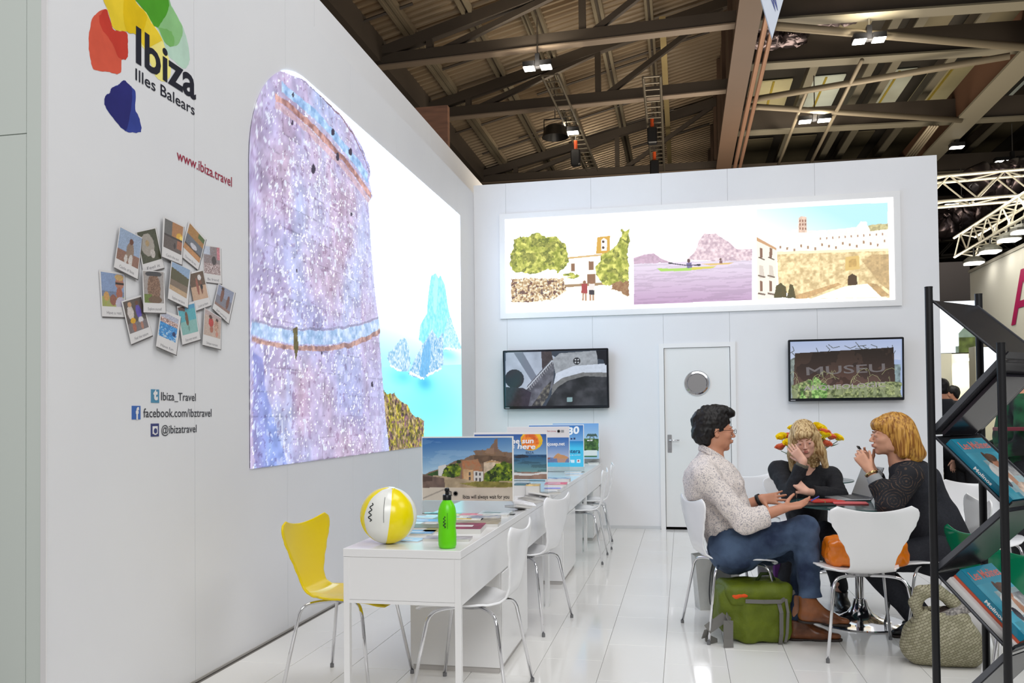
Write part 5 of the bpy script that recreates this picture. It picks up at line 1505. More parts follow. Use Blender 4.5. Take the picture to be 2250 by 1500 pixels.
def shoe(par, heel, toe, z, w=.05, high=.12, mat=boot_m, name='boot'):
    heel = np.array(heel, float); toe = np.array(toe, float); d = nrm(toe - heel); up = np.array((0, 0, 1.)); side = nrm(np.cross(up, d)); up = np.cross(d, side)
    L = np.linalg.norm(toe - heel)
    lo = np.minimum(heel, toe) - .14; hi = np.maximum(heel, toe) + .2; s = SDF(lo, hi, .0045)
    b = heel + up * .035
    s.cone(b + d * .03, b + d * L * .62 + up * .0, .040, .040, .02, flat=(up, 1.1)); s.cone(b + d * L * .55, b + d * (L - .03) - up * .008, .040, .026, .02, flat=(up, 1.5))
    s.cone(b + d * .035 + up * .02, b + d * .03 + up * high, .042, .045, .02); s.cone(b + d * L * .5 + up * .01, b + d * .06 + up * .07, .032, .038, .03)
    s.cut(heel + up * .006, -up); s.cut(b + d * .03 + up * high, up)
    o = s.build(name, mat, par)
    s = SDF(lo, hi, .0045); s.cone(heel + d * .03 + up * .01, heel + d * (L - .028) + up * .01, .043, .032, .02, flat=(up, 1.0)); s.cut(heel + up * .014, up); s.cut(heel + up * .001, -up)
    s2 = heel + d * L * .36
    s.box(s2 + up * 0, (.03, .06, .0075), (d, side, up), .002, .001, True)
    s.build('sole', sole_m, o)
    return o


# ------------------------------------------------------------------ the seated man
man = thing('person', (.17, 5.15, 0), 'dark-haired person in a scribble-print shirt and jeans talking with open hands', 'person')
H0 = A3(1572, 947, 5.24)
mf = nrm((math.cos(R_(14)), math.sin(R_(14)), -.04))
S = SDF((-.36, 4.70, -.02), (1.25, 5.70, 1.44), .0055)
q, ax = add_head(S, H0, mf, sc=1.03)
pel = A3(1618, 1216, 5.20); waist = A3(1600, 1145, 5.21); chest = A3(1574, 1068, 5.22); nb = A3(1563, 1008, 5.23)
S.cone(q(-.02, 0, -.06), nb, .056, .062, .02)
shR, shL = A3(1550, 1048, 5.03), A3(1574, 1046, 5.42)
S.chain([nb, chest, waist, pel], [.07, .115, .105, .11], .04)
S.cone(shR, shL, .058, .058, .04)
hpR, hpL = A3(1622, 1210, 5.10), A3(1622, 1212, 5.32)
knR, knL = A3(1768, 1163, 5.03), A3(1772, 1196, 5.22)
anR, anL = A3(1774, 1336, 4.99), A3(1748, 1380, 5.08)
elR, elL = A3(1636, 1146, 4.95), A3(1612, 1122, 5.42)
wrR, wrL = A3(1722, 1116, 5.00), A3(1672, 1096, 5.36)
S.chain([shR, elR, wrR], [.05, .042, .028], .02); S.chain([shL, elL, wrL], [.05, .042, .028], .02)
S.chain([hpR, knR, anR], [.085, .056, .034], .03); S.chain([hpL, knL, anL], [.085, .056, .034], .03)
# hands: near one palm up, far one open with thumb up
add_hand(S, wrR, A3(1790, 1100, 5.02) - A3(1722, 1114, 5.00), (0.1, -.25, 1), -1, .22, .25, .8, 1.0, curls=(.10, .28, .34, .30))
add_hand(S, wrL, A3(1740, 1094, 5.30) - A3(1672, 1097, 5.36), (0, -1, .35), 1, .12, .3, 1.2, 1.0)
body = S.build('body', skin_m, man)
face_parts(man, q, ax, 1.03, (60, 42, 30), lip_n, black_hair)
shm = shirt_mat()
S = SDF((-.36, 4.74, .38), (.80, 5.66, 1.20), .0055)
S.chain([nb - (0, 0, .02), chest, waist, pel + (0, 0, .02)], [.085, .150, .145, .160], .06)
S.ell(chest + (-.075, -.02, .02), (.12, .20, .16), k=.05)
S.cone(shR, shL, .078, .078, .06)
S.cone(nb + (-.01, 0, -.03), nb + (0, 0, .045), .075, .068, .02)
cuR = A3(1676, 1136, 4.97); cuL = A3(1630, 1112, 5.41)
S.chain([shR, elR, cuR], [.072, .066, .064], .03); S.chain([shL, elL, cuL], [.070, .060, .055], .03)
S.wrinkle(.0045, 42, 1.0); S.wrinkle(.003, 85, 2.0)
S.ell(cuR, (.05, .064, .064), k=.008); S.ell(cuL, (.04, .056, .056), k=.008)
S.cut(cuR + nrm(cuR - elR) * .03, cuR - elR, .13); S.cut(cuL + nrm(cuL - elL) * .02, cuL - elL, .12)
S.cut(A3(1590, 1205, 5.15), (.10, 0, -1), .5)
# hollow at the neck
S.cut(nb + (0, 0, .042), mf * .55 + np.array((0, 0, 1.)), .15)
S.cone(nb + (.01, 0, .02), nb + (.03, 0, .09), .060, .060, .004, sub=True)
S.build('shirt', shm, man)
# collar
S = SDF(nb - .16, nb + .16, .0045)
f_, l_, u_ = ax
S.cone(nb + (0, 0, .028), nb + (-.0, 0, .055), .083, .078, .002, flat=((f_), 1.0)); S.cone(nb + (.0, 0, .0), nb + (0, 0, .12), .071, .066, .002, sub=True)
S.cone(nb + f_ * .09 + (0, 0, .06), nb + f_ * .06 + (0, 0, -.0), .022, .022, .002, sub=True)
S.cut(nb + (0, 0, .052), f_ * .6 + np.array((0, 0, 1.))); S.cut(nb + (0, 0, .008), -f_ * .6 + np.array((0, 0, -1.)))
S.build('collar', shm, man)
S = SDF((-.25, 4.80, .02), (1.05, 5.62, .86), .0055)
S.cone(hpR + (-.03, 0, .01), hpL + (-.03, 0, .01), .145, .145, .05)
S.chain([hpR, (hpR + knR) / 2, knR], [.105, .090, .076], .04); S.chain([hpL, (hpL + knL) / 2, knL], [.105, .090, .074], .04)
hR = A3(1780, 1312, 4.99); hL = A3(1752, 1366, 5.11)
S.chain([knR, (knR * .55 + hR * .45), hR], [.074, .062, .060], .03); S.chain([knL, (knL * .5 + hL * .5), hL], [.072, .060, .058], .03)
S.wrinkle(.0045, 46, 4.0); S.wrinkle(.003, 95, 5.0)
S.cut(hR, hR - knR, .14); S.cut(hL, hL - knL, .14)
S.cut(pel + (-.06, 0, .12), (0, 0, 1), .17)
S.build('jeans', denim, man)
shoe(man, A3(1757, 1366, 4.98), A3(1868, 1376, 5.0), 0, high=.115)
h_ = at(1732, 1404, 'Z', 0.0); t_ = at(1850, 1408, 'Z', 0.0)
shoe(man, (h_.x, h_.y, .0), (t_.x, t_.y, .0), 0, high=.08)
# hair
S = SDF(q(0, 0, 0) - .19, q(0, 0, 0) + .19, .0042)
S.ell(q(-.030, 0, .056), (.116, .090, .098), ax); S.ell(q(-.066, 0, -.005), (.074, .085, .088), ax, .02)
S.ell(q(.055, 0, .115), (.055, .060, .030), ax, .02); S.ell(q(.088, 0, .108), (.028, .045, .020), ax, .015); S.ell(q(.01, 0, .125), (.07, .07, .03), ax, .02)
S.ell(q(.105, 0, -.015), (.070, .075, .085), ax, .008, True); S.ell(q(.052, 0, -.075), (.085, .12, .070), ax, .01, True)
for b in (-1, 1): S.ell(q(.0, .083 * b, -.012), (.026, .02, .036), ax, .004, True)
S.wrinkle(.007, 80, 3.0); S.wrinkle(.0035, 190, 5.0)
S.build('hair', black_hair, man)
S = SDF(q(-.06, 0, -.085) - .12, q(-.06, 0, -.085) + .12, .005)
S.ell(q(-.052, 0, -.062), (.045, .060, .045), ax, .01); S.wrinkle(.003, 120, 2.0)
S.build('nape_hair', black_hair, man)
# glasses
gl = MB()
for b in (-1, 1):
    ring = [q(.108, (.033 + .021 * math.cos(t)) * b, .002 + .014 * math.sin(t)) for t in (k * math.pi / 8 for k in range(17))]
    gl.tube(ring, .0013, 6); gl.tube([q(.106, .054 * b, .006), q(.06, .078 * b, .008), q(-.01, .083 * b, .006), q(-.03, .081 * b, -.012)], .0014, 6)
gl.tube([q(.108, -.012, .004), q(.112, 0, .007), q(.108, .012, .004)], .0013, 6)
gl.build('eyeglasses', M('glasses_wire', (52, 48, 50), .3, .6), man)
dW = nrm(wrL - elL); wc = wrL + dW * -.012; fr_w = frame(dW)
wm = Matrix(((fr_w[1][0], fr_w[2][0], dW[0], wc[0]), (fr_w[1][1], fr_w[2][1], dW[1], wc[1]), (fr_w[1][2], fr_w[2][2], dW[2], wc[2]), (0, 0, 0, 1)))
MB().lathe([(.034, -.011), (.0365, -.011), (.0365, .011), (.034, .011), (.034, -.011)], 28, mat=wm).build('wristwatch', M('watch_black', (30, 28, 28), .5), man, smooth=True)

# ------------------------------------------------------------------ the blond woman leaning on her hand
w1 = thing('person', (.85, 6.2, 0), 'blond person in a black jacket resting a cheek on one hand behind the table', 'person')
H1 = A3(1768, 967, 5.98); f1 = nrm((-.12, -1, -.26)); up1 = nrm((-.16, -.2, 1))
S = SDF((.25, 5.20, -.02), (1.42, 6.75, 1.34), .0058)
q, ax = add_head(S, H1, f1, up1, sc=.95, fem=True)
nb = A3(1766, 1016, 6.08); chest = A3(1768, 1062, 6.14); waist = A3(1772, 1120, 6.25); pel = A3(1775, 1190, 6.34)
shR, shL = A3(1712, 1034, 6.10), A3(1826, 1046, 6.16)
elR, elL = A3(1737, 1088, 5.86), A3(1842, 1090, 5.96)
wrR, wrL = A3(1766, 1013, 5.84), A3(1772, 1080, 5.80)
S.cone(q(-.02, 0, -.06), nb, .047, .052, .02)
S.chain([nb, chest, waist, pel], [.065, .11, .105, .13], .05); S.cone(shR, shL, .05, .05, .05)
S.chain([shR, elR, wrR], [.043, .035, .024], .02); S.chain([shL, elL, wrL], [.043, .035, .024], .02)
knR, knL = A3(1742, 1170, 5.72), A3(1812, 1172, 5.78)
hpR, hpL = pel + (-.10, -.03, 0), pel + (.10, -.03, 0)
anR = np.array(at(1722, 1338, 'Y', 5.5)); anL = np.array((1.02, 5.98, .10))
S.chain([hpR, knR, anR], [.08, .052, .036], .03); S.chain([hpL, knL, anL], [.08, .052, .036], .03)
tip = q(.045, .064, -.005)
add_hand(S, wrR, A3(1732, 974, 5.89) - wrR, (.35, .9, .1), 1, .16, .10, .5, .92)
add_hand(S, wrL, A3(1733, 1046, 5.83) - wrL, (-.3, 1, -.2), 1, .5, .1, .6, .92)
S.build('body', skin_f, w1)
face_parts(w1, q, ax, .95, (84, 96, 110), lip_m, M('blond_brow', (150, 112, 78), .6))
S = SDF((.35, 5.60, .45), (1.30, 6.55, 1.16), .0055)
S.chain([chest + (0, 0, .03), chest, waist, pel], [.10, .128, .125, .15], .06); S.cone(shR, shL, .068, .066, .06)
cR = wrR + nrm(elR - wrR) * .035; cL = wrL + nrm(elL - wrL) * .05
S.chain([shR, elR, cR], [.068, .056, .046], .03); S.chain([shL, elL, cL], [.066, .056, .044], .03)
S.wrinkle(.0045, 40, 2.0); S.wrinkle(.003, 80, 3.0)
S.cut(cR, wrR - elR, .11); S.cut(cL, wrL - elL, .11)
S.cone(nb + (0, -.03, .0), nb + (0, -.06, .09), .05, .05, .01, sub=True)
S.build('jacket', black_cloth, w1)
S = SDF(cR - .12, cR + .12, .005); dd = nrm(wrR - elR); S.cone(cR - dd * .015, cR + dd * .016, .044, .041, .002); S.cone(cR - dd * .05, cR + dd * .05, .034, .034, .002, sub=True); S.cut(cR + dd * .016, dd); S.cut(cR - dd * .016, -dd)
S.build('cuff', M('olive_cuff', (92, 88, 76), .8), w1)
S = SDF((.45, 5.35, .02), (1.25, 6.62, .80), .0058)
S.cone(hpR + (0, .03, 0), hpL + (0, .03, 0), .13, .13, .05)
S.chain([hpR, knR, anR + (0, 0, .03)], [.10, .072, .050], .04); S.chain([hpL, knL, anL + (0, 0, .03)], [.10, .072, .050], .04); S.wrinkle(.004, 44, 2.0)
S.build('trousers', black_cloth, w1)
blk = M('black_shoe_leather', (20, 19, 20), .35)
shoe(w1, (anR[0], anR[1] + .04, .0), (anR[0] - .02, anR[1] - .19, .0), 0, high=.09, mat=blk, name='shoe')
shoe(w1, (anL[0], anL[1] + .04, .0), (anL[0], anL[1] - .19, .0), 0, high=.07, mat=blk, name='shoe')
S = SDF(q(0, 0, -.06) - (.22, .2, .26), q(0, 0, -.06) + (.22, .2, .24), .0045)
S.ell(q(-.022, 0, .045), (.104, .088, .098), ax); S.ell(q(-.03, 0, -.04), (.085, .094, .13), ax, .03)
for b, dx in ((-1, .0), (1, .0)):
    S.cone(q(.0, .080 * b, .02), q(.005, .100 * b, -.10), .034, .036, .03, flat=(ax[1], 1.3)); S.cone(q(.005, .100 * b, -.10), q(.01, .112 * b, -.205), .038, .030, .03, flat=(ax[1], 1.4))
S.cone(q(-.05, 0, -.08), q(-.055, 0, -.19), .085, .075, .04, flat=(ax[0], 1.4))
S.ell(q(.075, 0, .064), (.032, .064, .030), ax, .02)
S.ell(q(.115, .0, -.050), (.085, .064, .088), ax, .010, True)
S.cut(q(0, 0, -.212), -ax[2])
hair_field(S, None, q, ax, .0035, seed=1.0)
S.build('hair', blond_hair, w1)

# ------------------------------------------------------------------ the woman with raised hands
w2 = thing('person', (1.45, 5.3, 0), 'golden-haired person in a black patterned-sleeve jacket holding both hands up', 'person')
H2 = A3(1954, 957, 5.32); f2 = nrm((-1, -.10, -.02)); up2 = nrm((-.08, 0, 1))
S = SDF((.62, 4.92, -.02), (1.88, 5.78, 1.38), .0058)
q, ax = add_head(S, H2, f2, up2, sc=.97, fem=True)
nb = A3(1982, 1018, 5.33); chest = A3(2012, 1064, 5.36); waist = A3(2040, 1132, 5.36); pel = A3(2052, 1212, 5.36)
shL, shR = A3(1994, 1044, 5.17), A3(1998, 1040, 5.53)
elL, elR = A3(1955, 1112, 5.12), A3(1950, 1108, 5.52)
wrL, wrR = A3(1909, 1030, 5.20), A3(1912, 1020, 5.42)
S.cone(q(-.02, 0, -.06), nb, .047, .054, .02)
S.chain([nb, chest, waist, pel], [.065, .112, .108, .14], .05); S.cone(shR, shL, .05, .05, .05)
S.chain([shL, elL, wrL], [.043, .036, .024], .02); S.chain([shR, elR, wrR], [.043, .036, .024], .02)
hpL, hpR = pel + (-.05, -.10, 0), pel + (-.05, .10, 0)
knL, knR = A3(1898, 1225, 5.22), A3(1902, 1222, 5.50)
anL, anR = A3(2030, 1376, 5.24), A3(2052, 1372, 5.46)
S.chain([hpL, knL, anL], [.085, .054, .036], .03); S.chain([hpR, knR, anR], [.085, .054, .036], .03)
add_hand(S, wrL, A3(1878, 988, 5.24) - wrL, (.0, 1, .25), -1, .62, .05, .5, .95, curls=(.45, .6, .7, .75))
add_hand(S, wrR, A3(1880, 980, 5.34) - wrR, (0, -1, .2), 1, .6, .05, .5, .95, curls=(.3, .6, .7, .75))
S.build('body', skin_g, w2)
face_parts(w2, q, ax, .97, (92, 116, 128), lip_m, M('golden_brow', (140, 96, 52), .6))


def sleeve_mat():
    m = M('lace_print_sleeve', (22, 23, 28), .8); nt = m.node_tree; p = nt.nodes['Principled BSDF']
    tc = nt.nodes.new('ShaderNodeTexCoord'); v = nt.nodes.new('ShaderNodeTexVoronoi'); v.inputs['Scale'].default_value = 10
    nt.links.new(tc.outputs['Object'], v.inputs['Vector'])
    a = nt.nodes.new('ShaderNodeMath'); a.operation = 'MULTIPLY'; a.inputs[1].default_value = 40; nt.links.new(v.outputs['Distance'], a.inputs[0])
    b = nt.nodes.new('ShaderNodeMath'); b.operation = 'SINE'; nt.links.new(a.outputs[0], b.inputs[0])
    n = nt.nodes.new('ShaderNodeTexNoise'); n.inputs['Scale'].default_value = 55; nt.links.new(tc.outputs['Object'], n.inputs['Vector'])
    g = nt.nodes.new('ShaderNodeMath'); g.operation = 'MULTIPLY'; nt.links.new(b.outputs[0], g.inputs[0]); nt.links.new(n.outputs['Fac'], g.inputs[1])
    r = nt.nodes.new('ShaderNodeValToRGB'); r.color_ramp.elements[0].position = .36; r.color_ramp.elements[1].position = .50
    r.color_ramp.elements[0].color = (*srgb((24, 24, 30)), 1); r.color_ramp.elements[1].color = (*srgb((82, 64, 52)), 1)
    nt.links.new(g.outputs[0], r.inputs['Fac']); nt.links.new(r.outputs[0], p.inputs['Base Color']); return m


S = SDF((.90, 4.95, .36), (1.98, 5.76, 1.24), .0055)
S.chain([nb - (0, 0, .03), chest, waist, pel + (.03, 0, .02)], [.075, .135, .138, .175], .06); S.cone(shR, shL, .066, .066, .06)
S.cone(waist + (.03, 0, -.05), pel + (.10, 0, -.07), .14, .16, .05)
S.wrinkle(.0045, 40, 6.0)
S.cone(nb + (-.02, 0, .01), nb + (-.04, 0, .09), .058, .058, .01, sub=True)
S.cut(pel + (0, 0, -.10), (0, 0, -1))
S.build('jacket', navy_cloth, w2)
cL = wrL + nrm(elL - wrL) * .085; cR = wrR + nrm(elR - wrR) * .085
for sh, el, cu in ((shL, elL, cL), (shR, elR, cR)):
    S = SDF(np.minimum(np.minimum(sh, el), cu) - .13, np.maximum(np.maximum(sh, el), cu) + .13, .0055)
    S.chain([sh + (.01, 0, .0), (sh + el) / 2, el, cu], [.078, .070, .062, .050], .03); S.wrinkle(.004, 44, 1.0); S.cut(cu, cu - el, .12)
    S.build('sleeve', sleeve_mat(), w2)
for cu, el, wr in ((cL, elL, wrL), (cR, elR, wrR)):
    dd = nrm(wr - el); S = SDF(cu - .12, cu + .12, .005); S.cone(cu - dd * .02, cu + dd * .04, .046, .038, .002); S.cone(cu - dd * .06, cu + dd * .1, .031, .031, .002, sub=True); S.cut(cu + dd * .04, dd); S.cut(cu - dd * .02, -dd)
    S.build('cuff', M('grey_cuff', (150, 152, 154), .8), w2)
dW = nrm(wrL - elL); wc = wrL + dW * -.03; fw_ = frame(dW)
wm = Matrix(((fw_[1][0], fw_[2][0], dW[0], wc[0]), (fw_[1][1], fw_[2][1], dW[1], wc[1]), (fw_[1][2], fw_[2][2], dW[2], wc[2]), (0, 0, 0, 1)))
MB().lathe([(.033, -.008), (.037, -.006), (.037, .006), (.033, .008), (.033, -.008)], 28, mat=wm).build('bracelet', M('gold_bracelet', (190, 160, 110), .2, 1.0), w2, smooth=True)
S = SDF((.62, 4.95, .02), (1.75, 5.75, .72), .0058)
S.cone(hpL + (.04, 0, 0), hpR + (.04, 0, 0), .13, .13, .05)
S.chain([hpL, knL, anL], [.105, .076, .050], .04); S.chain([hpR, knR, anR], [.105, .076, .050], .04); S.wrinkle(.004, 44, 2.0)
S.build('trousers', navy_cloth, w2)
shoe(w2, (anL[0] + .05, anL[1], .02), (anL[0] - .18, anL[1] - .01, .0), 0, high=.07, mat=blk, name='shoe')
shoe(w2, (anR[0] + .05, anR[1], .02), (anR[0] - .18, anR[1], .0), 0, high=.07, mat=blk, name='shoe')
S = SDF(q(0, 0, -.03) - (.24, .2, .22), q(0, 0, -.03) + (.24, .2, .22), .0045)
S.ell(q(-.030, 0, .046), (.114, .090, .096), ax); S.ell(q(-.075, 0, -.02), (.088, .094, .11), ax, .03)
S.cone(q(-.07, 0, -.04), q(-.120, 0, -.105), .088, .078, .04, flat=(ax[1], 1.05)); S.ell(q(.066, 0, .070), (.036, .064, .036), ax, .02)
S.cone(q(-.12, 0, -.07), q(-.185, 0, -.115), .05, .022, .02)
for b in (-1, 1): S.cone(q(-.035, .078 * b, .03), q(-.045, .088 * b, -.11), .026, .026, .03)
S.ell(q(.105, 0, -.040), (.098, .12, .078), ax, .006, True); S.ell(q(.05, 0, -.12), (.055, .14, .06), ax, .01, True)
S.cut(q(0, 0, -.155), -ax[2] + ax[0] * .15)
hair_field(S, None, q, ax, .0035, seed=3.0)
S.build('hair', ginger_hair, w2)
# ------------------------------------------------------------------ things on and around the round table
p = at(1856, 1096, 'Z', .738)
lp_ = thing('laptop', (p.x, p.y, .738), 'thin silver laptop standing open on the glass table', 'laptop', None, R_(-78), local=True)
alu = M('silver_aluminium', (176, 178, 182), .35, .8)
lpart('laptop_base', MB().box(-.155, .155, -.11, .11, 0, .014, bevel=.004), alu, lp_)
lpart('keyboard', MB().box(-.14, .14, -.01, .10, .014, .0155), M('dark_keys', (60, 62, 66), .5), lp_)
sm = Matrix.Translation((0, .11, .012)) @ Matrix.Rotation(R_(-22), 4, 'X')
lpart('laptop_lid', MB().box(-.155, .155, -.004, .004, 0, .215, mat=sm, bevel=.002), alu, lp_)
lpart('display', MB().box(-.145, .145, -.006, -.0035, .012, .205, mat=sm), M('grey_display', (150, 150, 148), .25, emit=.12), lp_)
red = M('red_notebook', (196, 48, 40), .5)
p = at(1815, 1102, 'Z', .738)
t = thing('notebook', (p.x, p.y, .738), 'red notebook with an elastic band lying open on the glass table', 'notebook', None, R_(8), local=True)
lpart('cover', MB().box(-.10, .10, -.07, .07, 0, .012, bevel=.003), red, t)
lpart('pages', MB().box(-.095, .101, -.066, .066, .003, .009), M('paper_edge', (0, 0, 0)), t)
lpart('elastic_band', MB().box(-.03, -.024, -.072, .072, -.0005, .0135), M('tan_strap', (176, 130, 84), .6), t)
p = at(1868, 1106, 'Z', .738)
t = thing('folder', (p.x, p.y, .738), 'pink-red folder beside the laptop on the glass table', 'folder', None, R_(-4), local=True)
lpart('cover', MB().box(-.10, .10, -.06, .06, 0, .008, bevel=.002), M('coral_folder', (222, 88, 92), .5), t)
p = at(1800, 1108, 'Z', .738)
t = thing('tablet', (p.x - .02, p.y - .05, .738), 'black tablet under the red notebook at the table edge', 'tablet', None, R_(12), local=True)
lpart('case', MB().box(-.12, .10, -.05, .05, 0, .009, bevel=.003), M('tablet_black', (30, 31, 34), .3), t)
pen_t = thing('pen', tuple(A3(1797, 1094, 5.10)), 'blue and white pen in the fingers of the seated man', 'pen')
MB().tube([A3(1782, 1100, 5.02), A3(1800, 1090, 5.02)], .004, 8).build('barrel', M('pen_blue', (70, 74, 160), .3), pen_t)
ph = thing('phone', tuple(A3(1886, 984, 5.28)), 'small dark phone held between raised hands', 'phone')
MB().box(-.012, .012, -.03, .03, -.004, .004, bevel=.003, mat=Matrix.Translation(Vector(A3(1887, 983, 5.27))) @ Matrix.Rotation(R_(60), 4, 'Y')).build('case', M('tablet_black', (0, 0, 0)), ph)

# flowers on the rear table
fx, fy = .985, 7.42
v = thing('vase', (fx, fy, .738), 'glass vase holding roses on the rear glass table', 'vase')
MB().lathe([(0, 0), (.045, 0), (.05, .01), (.042, .08), (.05, .16), (.065, .22), (.062, .22), (.047, .16), (.038, .08), (0, .02)], 28, (fx, fy, .738)).build('vessel', M('pale_vase_glass', (190, 214, 206), .05, trans=.8), v, smooth=True)
rnd = random.Random(5)
petal_y = M('petal_yellow', (255, 232, 40), .5, noise=(30, .3, (252, 220, 20))); petal_c = M('petal_coral', (246, 152, 112), .5, noise=(30, .3, (240, 120, 84))); leaf_g = M('rose_leaf', (58, 104, 36), .45, noise=(20, .4, (40, 78, 28)))
FL = [(1718, 962, 'y'), (1716, 985, 'c'), (1733, 975, 'y'), (1731, 962, 'c'), (1744, 944, 'y'), (1803, 944, 'y'), (1812, 952, 'c'), (1812, 958, 'y'), (1824, 962, 'c'), (1840, 964, 'y'), (1795, 940, 'y'), (1800, 968, 'y'), (1815, 978, 'c'), (1785, 950, 'c'), (1765, 940, 'y')]
ROSE = ('yellow rose farthest left in the bouquet behind the blond head', 'coral rose lowest at the left of the blond head', 'yellow rose touching the blond hair at the left, lower one',
        'coral rose between two yellow roses left of the blond head', 'yellow rose peeping over the left of the blond hair', 'yellow rose highest at the right of the blond head', 'coral rose on top of the big yellow rose right of the blond head',
        'big yellow rose just right of the blond hair', 'coral rose between the big and the outermost yellow rose', 'yellow rose farthest right in the bouquet', 'yellow rose hidden mostly by the right of the blond hair',
        'yellow rose low beside the right of the blond hair', 'coral rose low over the leaves at the right', 'coral rose mostly hidden behind the crown of the blond head', 'yellow rose hidden behind the crown of the blond head')
for k, (px, py, c) in enumerate(FL):
    dy = rnd.uniform(-.13, .13); P = Vector(at(px, py, 'Y', fy + dy)); side = 'left' if px < 1757 else 'right'
    t = thing('rose', tuple(P), ROSE[k], 'flower', 'roses in the vase')
    base = Vector((fx + (P.x - fx) * .12, fy + dy * .1, .80))
    MB().tube([base, base.lerp(P, .5) + Vector((0, 0, .04)), P - Vector((0, 0, .02))], .003, 6).build('stem', leaf_g, t, smooth=True)
    mb = MB()
    tilt = Matrix.Translation(P) @ Matrix.Rotation(rnd.uniform(.15, .75), 4, 'X') @ Matrix.Rotation((P.x - fx) * 1.6, 4, 'Y')
    for ringi, (n_, rr, hh, op) in enumerate(((3, .014, .036, .10), (5, .023, .040, .2), (6, .034, .040, .3), (7, .043, .034, .45))):
        for j in range(n_):
            a = 2 * math.pi * j / n_ + ringi * .5 + rnd.uniform(-.15, .15); vs = []
            for u in range(5):
                for w in range(4):
                    hu = w / 3; wa = (u / 4 - .5) * (2.6 * math.pi / n_) * (.45 + .7 * math.sin(hu * 2.2)); r_ = rr * (.25 + .75 * hu ** .7) + .006 * (abs(u - 2) / 2) * hu
                    if hu > .9: r_ += .007 * op
                    vs.append(tilt @ Vector((r_ * math.cos(a + wa), r_ * math.sin(a + wa), -.012 + hh * hu * (1.25 - op * .3) - (.006 if (hu > .9 and u in (0, 4)) else 0))))
            mb.add(vs, [(u * 4 + w, u * 4 + w + 1, (u + 1) * 4 + w + 1, (u + 1) * 4 + w) for u in range(4) for w in range(3)])
    mb.build('petals', petal_y if c == 'y' else petal_c, t, smooth=True)
    lb2 = MB()
    for j in range(3):
        a = rnd.uniform(0, 6.28); b0 = base.lerp(P, rnd.uniform(.5, .85)); dr = Vector((math.cos(a), math.sin(a), rnd.uniform(-.1, .4))).normalized(); sd = dr.cross(Vector((0, 0, 1))).normalized()
        L_ = rnd.uniform(.06, .085)
        vs = [b0, b0 + dr * L_ * .35 + sd * .022 + Vector((0, 0, .006)), b0 + dr * L_ * .7 + sd * .018, b0 + dr * L_, b0 + dr * L_ * .7 - sd * .018, b0 + dr * L_ * .35 - sd * .022 + Vector((0, 0, .006)), b0 + dr * L_ * .5 - Vector((0, 0, .004))]
        lb2.add(vs, [(0, 1, 6), (1, 2, 6), (2, 3, 6), (3, 4, 6), (4, 5, 6), (5, 0, 6)])
    lb2.build('leaves', leaf_g, t)

# ------------------------------------------------------------------ bags


def cloth_bag(S, name, mat, parent): return S.build(name, mat, parent)


gp = thing('backpack', (.46, 5.02, 0), 'green backpack with grey straps on the floor under the seated man', 'bag')
gm_ = M('green_nylon', (102, 116, 12), .6, noise=(12, .3, (84, 98, 8)), bump=(60, .3)); gs = M('grey_webbing', (112, 110, 106), .8)
S = SDF((.12, 4.70, -.01), (.86, 5.50, .58), .0055)
ax3 = frame((.96, .26, 0)); cb = np.array((.385, 5.08, .165))
S.box(cb, (.185, .12, .155), ax3, .06, .02); S.box(cb + (0, 0, .09), (.17, .115, .065), ax3, .05, .05); S.box(cb + ax3[1] * -.09 + (0.03, 0, -.03), (.15, .05, .13), ax3, .04, .03)
S.box(cb + ax3[0] * -.17 + (0, 0, .02), (.05, .10, .12), ax3, .04, .04)
S.wrinkle(.006, 34, 1.0); S.wrinkle(.003, 80, 2.0); S.cut((0, 0, .003), (0, 0, -1))
S.build('bag_body', gm_, gp)
S = SDF((.1, 4.7, .1), (.86, 5.5, .6), .0055); S.box(cb + (0, 0, .125), (.19, .135, .042), ax3, .035, .02); S.box(cb - ax3[1] * .1 + (0, 0, .10), (.18, .05, .05), ax3, .03, .03); S.wrinkle(.006, 38, 5.0)
S.build('top_flap', gm_, gp)
f3, l3, u3 = ax3


def strap(pts, w, parent, name='strap', nrm_=(0, -1, 0), mat=gs, th=.004):
    mb = MB(); pts = [Vector(p) for p in pts]
    for a, b in zip(pts, pts[1:]): mb.beam(a, b + (b - a).normalized() * .004, w, th, nrm_)
    return mb.build(name, mat, parent)


fl = -l3
def bp(a, b, c): return cb + f3 * a + fl * b + np.array((0, 0, c - .03 if c > 0 else c))
strap([bp(.09, .150, .12), bp(.10, .172, .05), bp(.10, .168, -.10), bp(.10, .150, -.16)], .022, gp, nrm_=tuple(fl))
strap([bp(.135, .150, .12), bp(.14, .168, .05), bp(.135, .162, -.10), bp(.13, .150, -.15)], .016, gp, nrm_=tuple(fl))
strap([bp(-.10, .160, .115), bp(.0, .172, .112), bp(.10, .168, .11), bp(.20, .11, .15)], .022, gp, nrm_=tuple(fl))
strap([bp(-.18, .11, .02), bp(-.20, .16, -.02), bp(-.205, .17, -.12), bp(-.21, .19, -.18)], .055, gp, 'hip_strap', tuple(fl))
strap([bp(-.18, .10, .03), bp(-.30, .10, -.08), bp(-.31, .08, -.13), bp(-.24, .07, -.165)], .055, gp, 'hip_strap', (.5, -.5, .6))
MB().tube([bp(.02, .0, .19), bp(.05, -.0, .235), bp(.11, 0, .235), bp(.13, 0, .19)], .010, 8).build('grab_handle', M('dark_green_webbing', (44, 60, 16), .8), gp, smooth=True)
S = SDF(bp(-.12, .1, .13) - .12, bp(-.12, .1, .13) + .12, .005); S.ell(bp(-.13, .13, .142), (.055, .030, .022), ax3, .01); S.wrinkle(.006, 90, 3.0)
S.build('orange_lining', M('orange_cloth', (226, 82, 26), .8), gp)

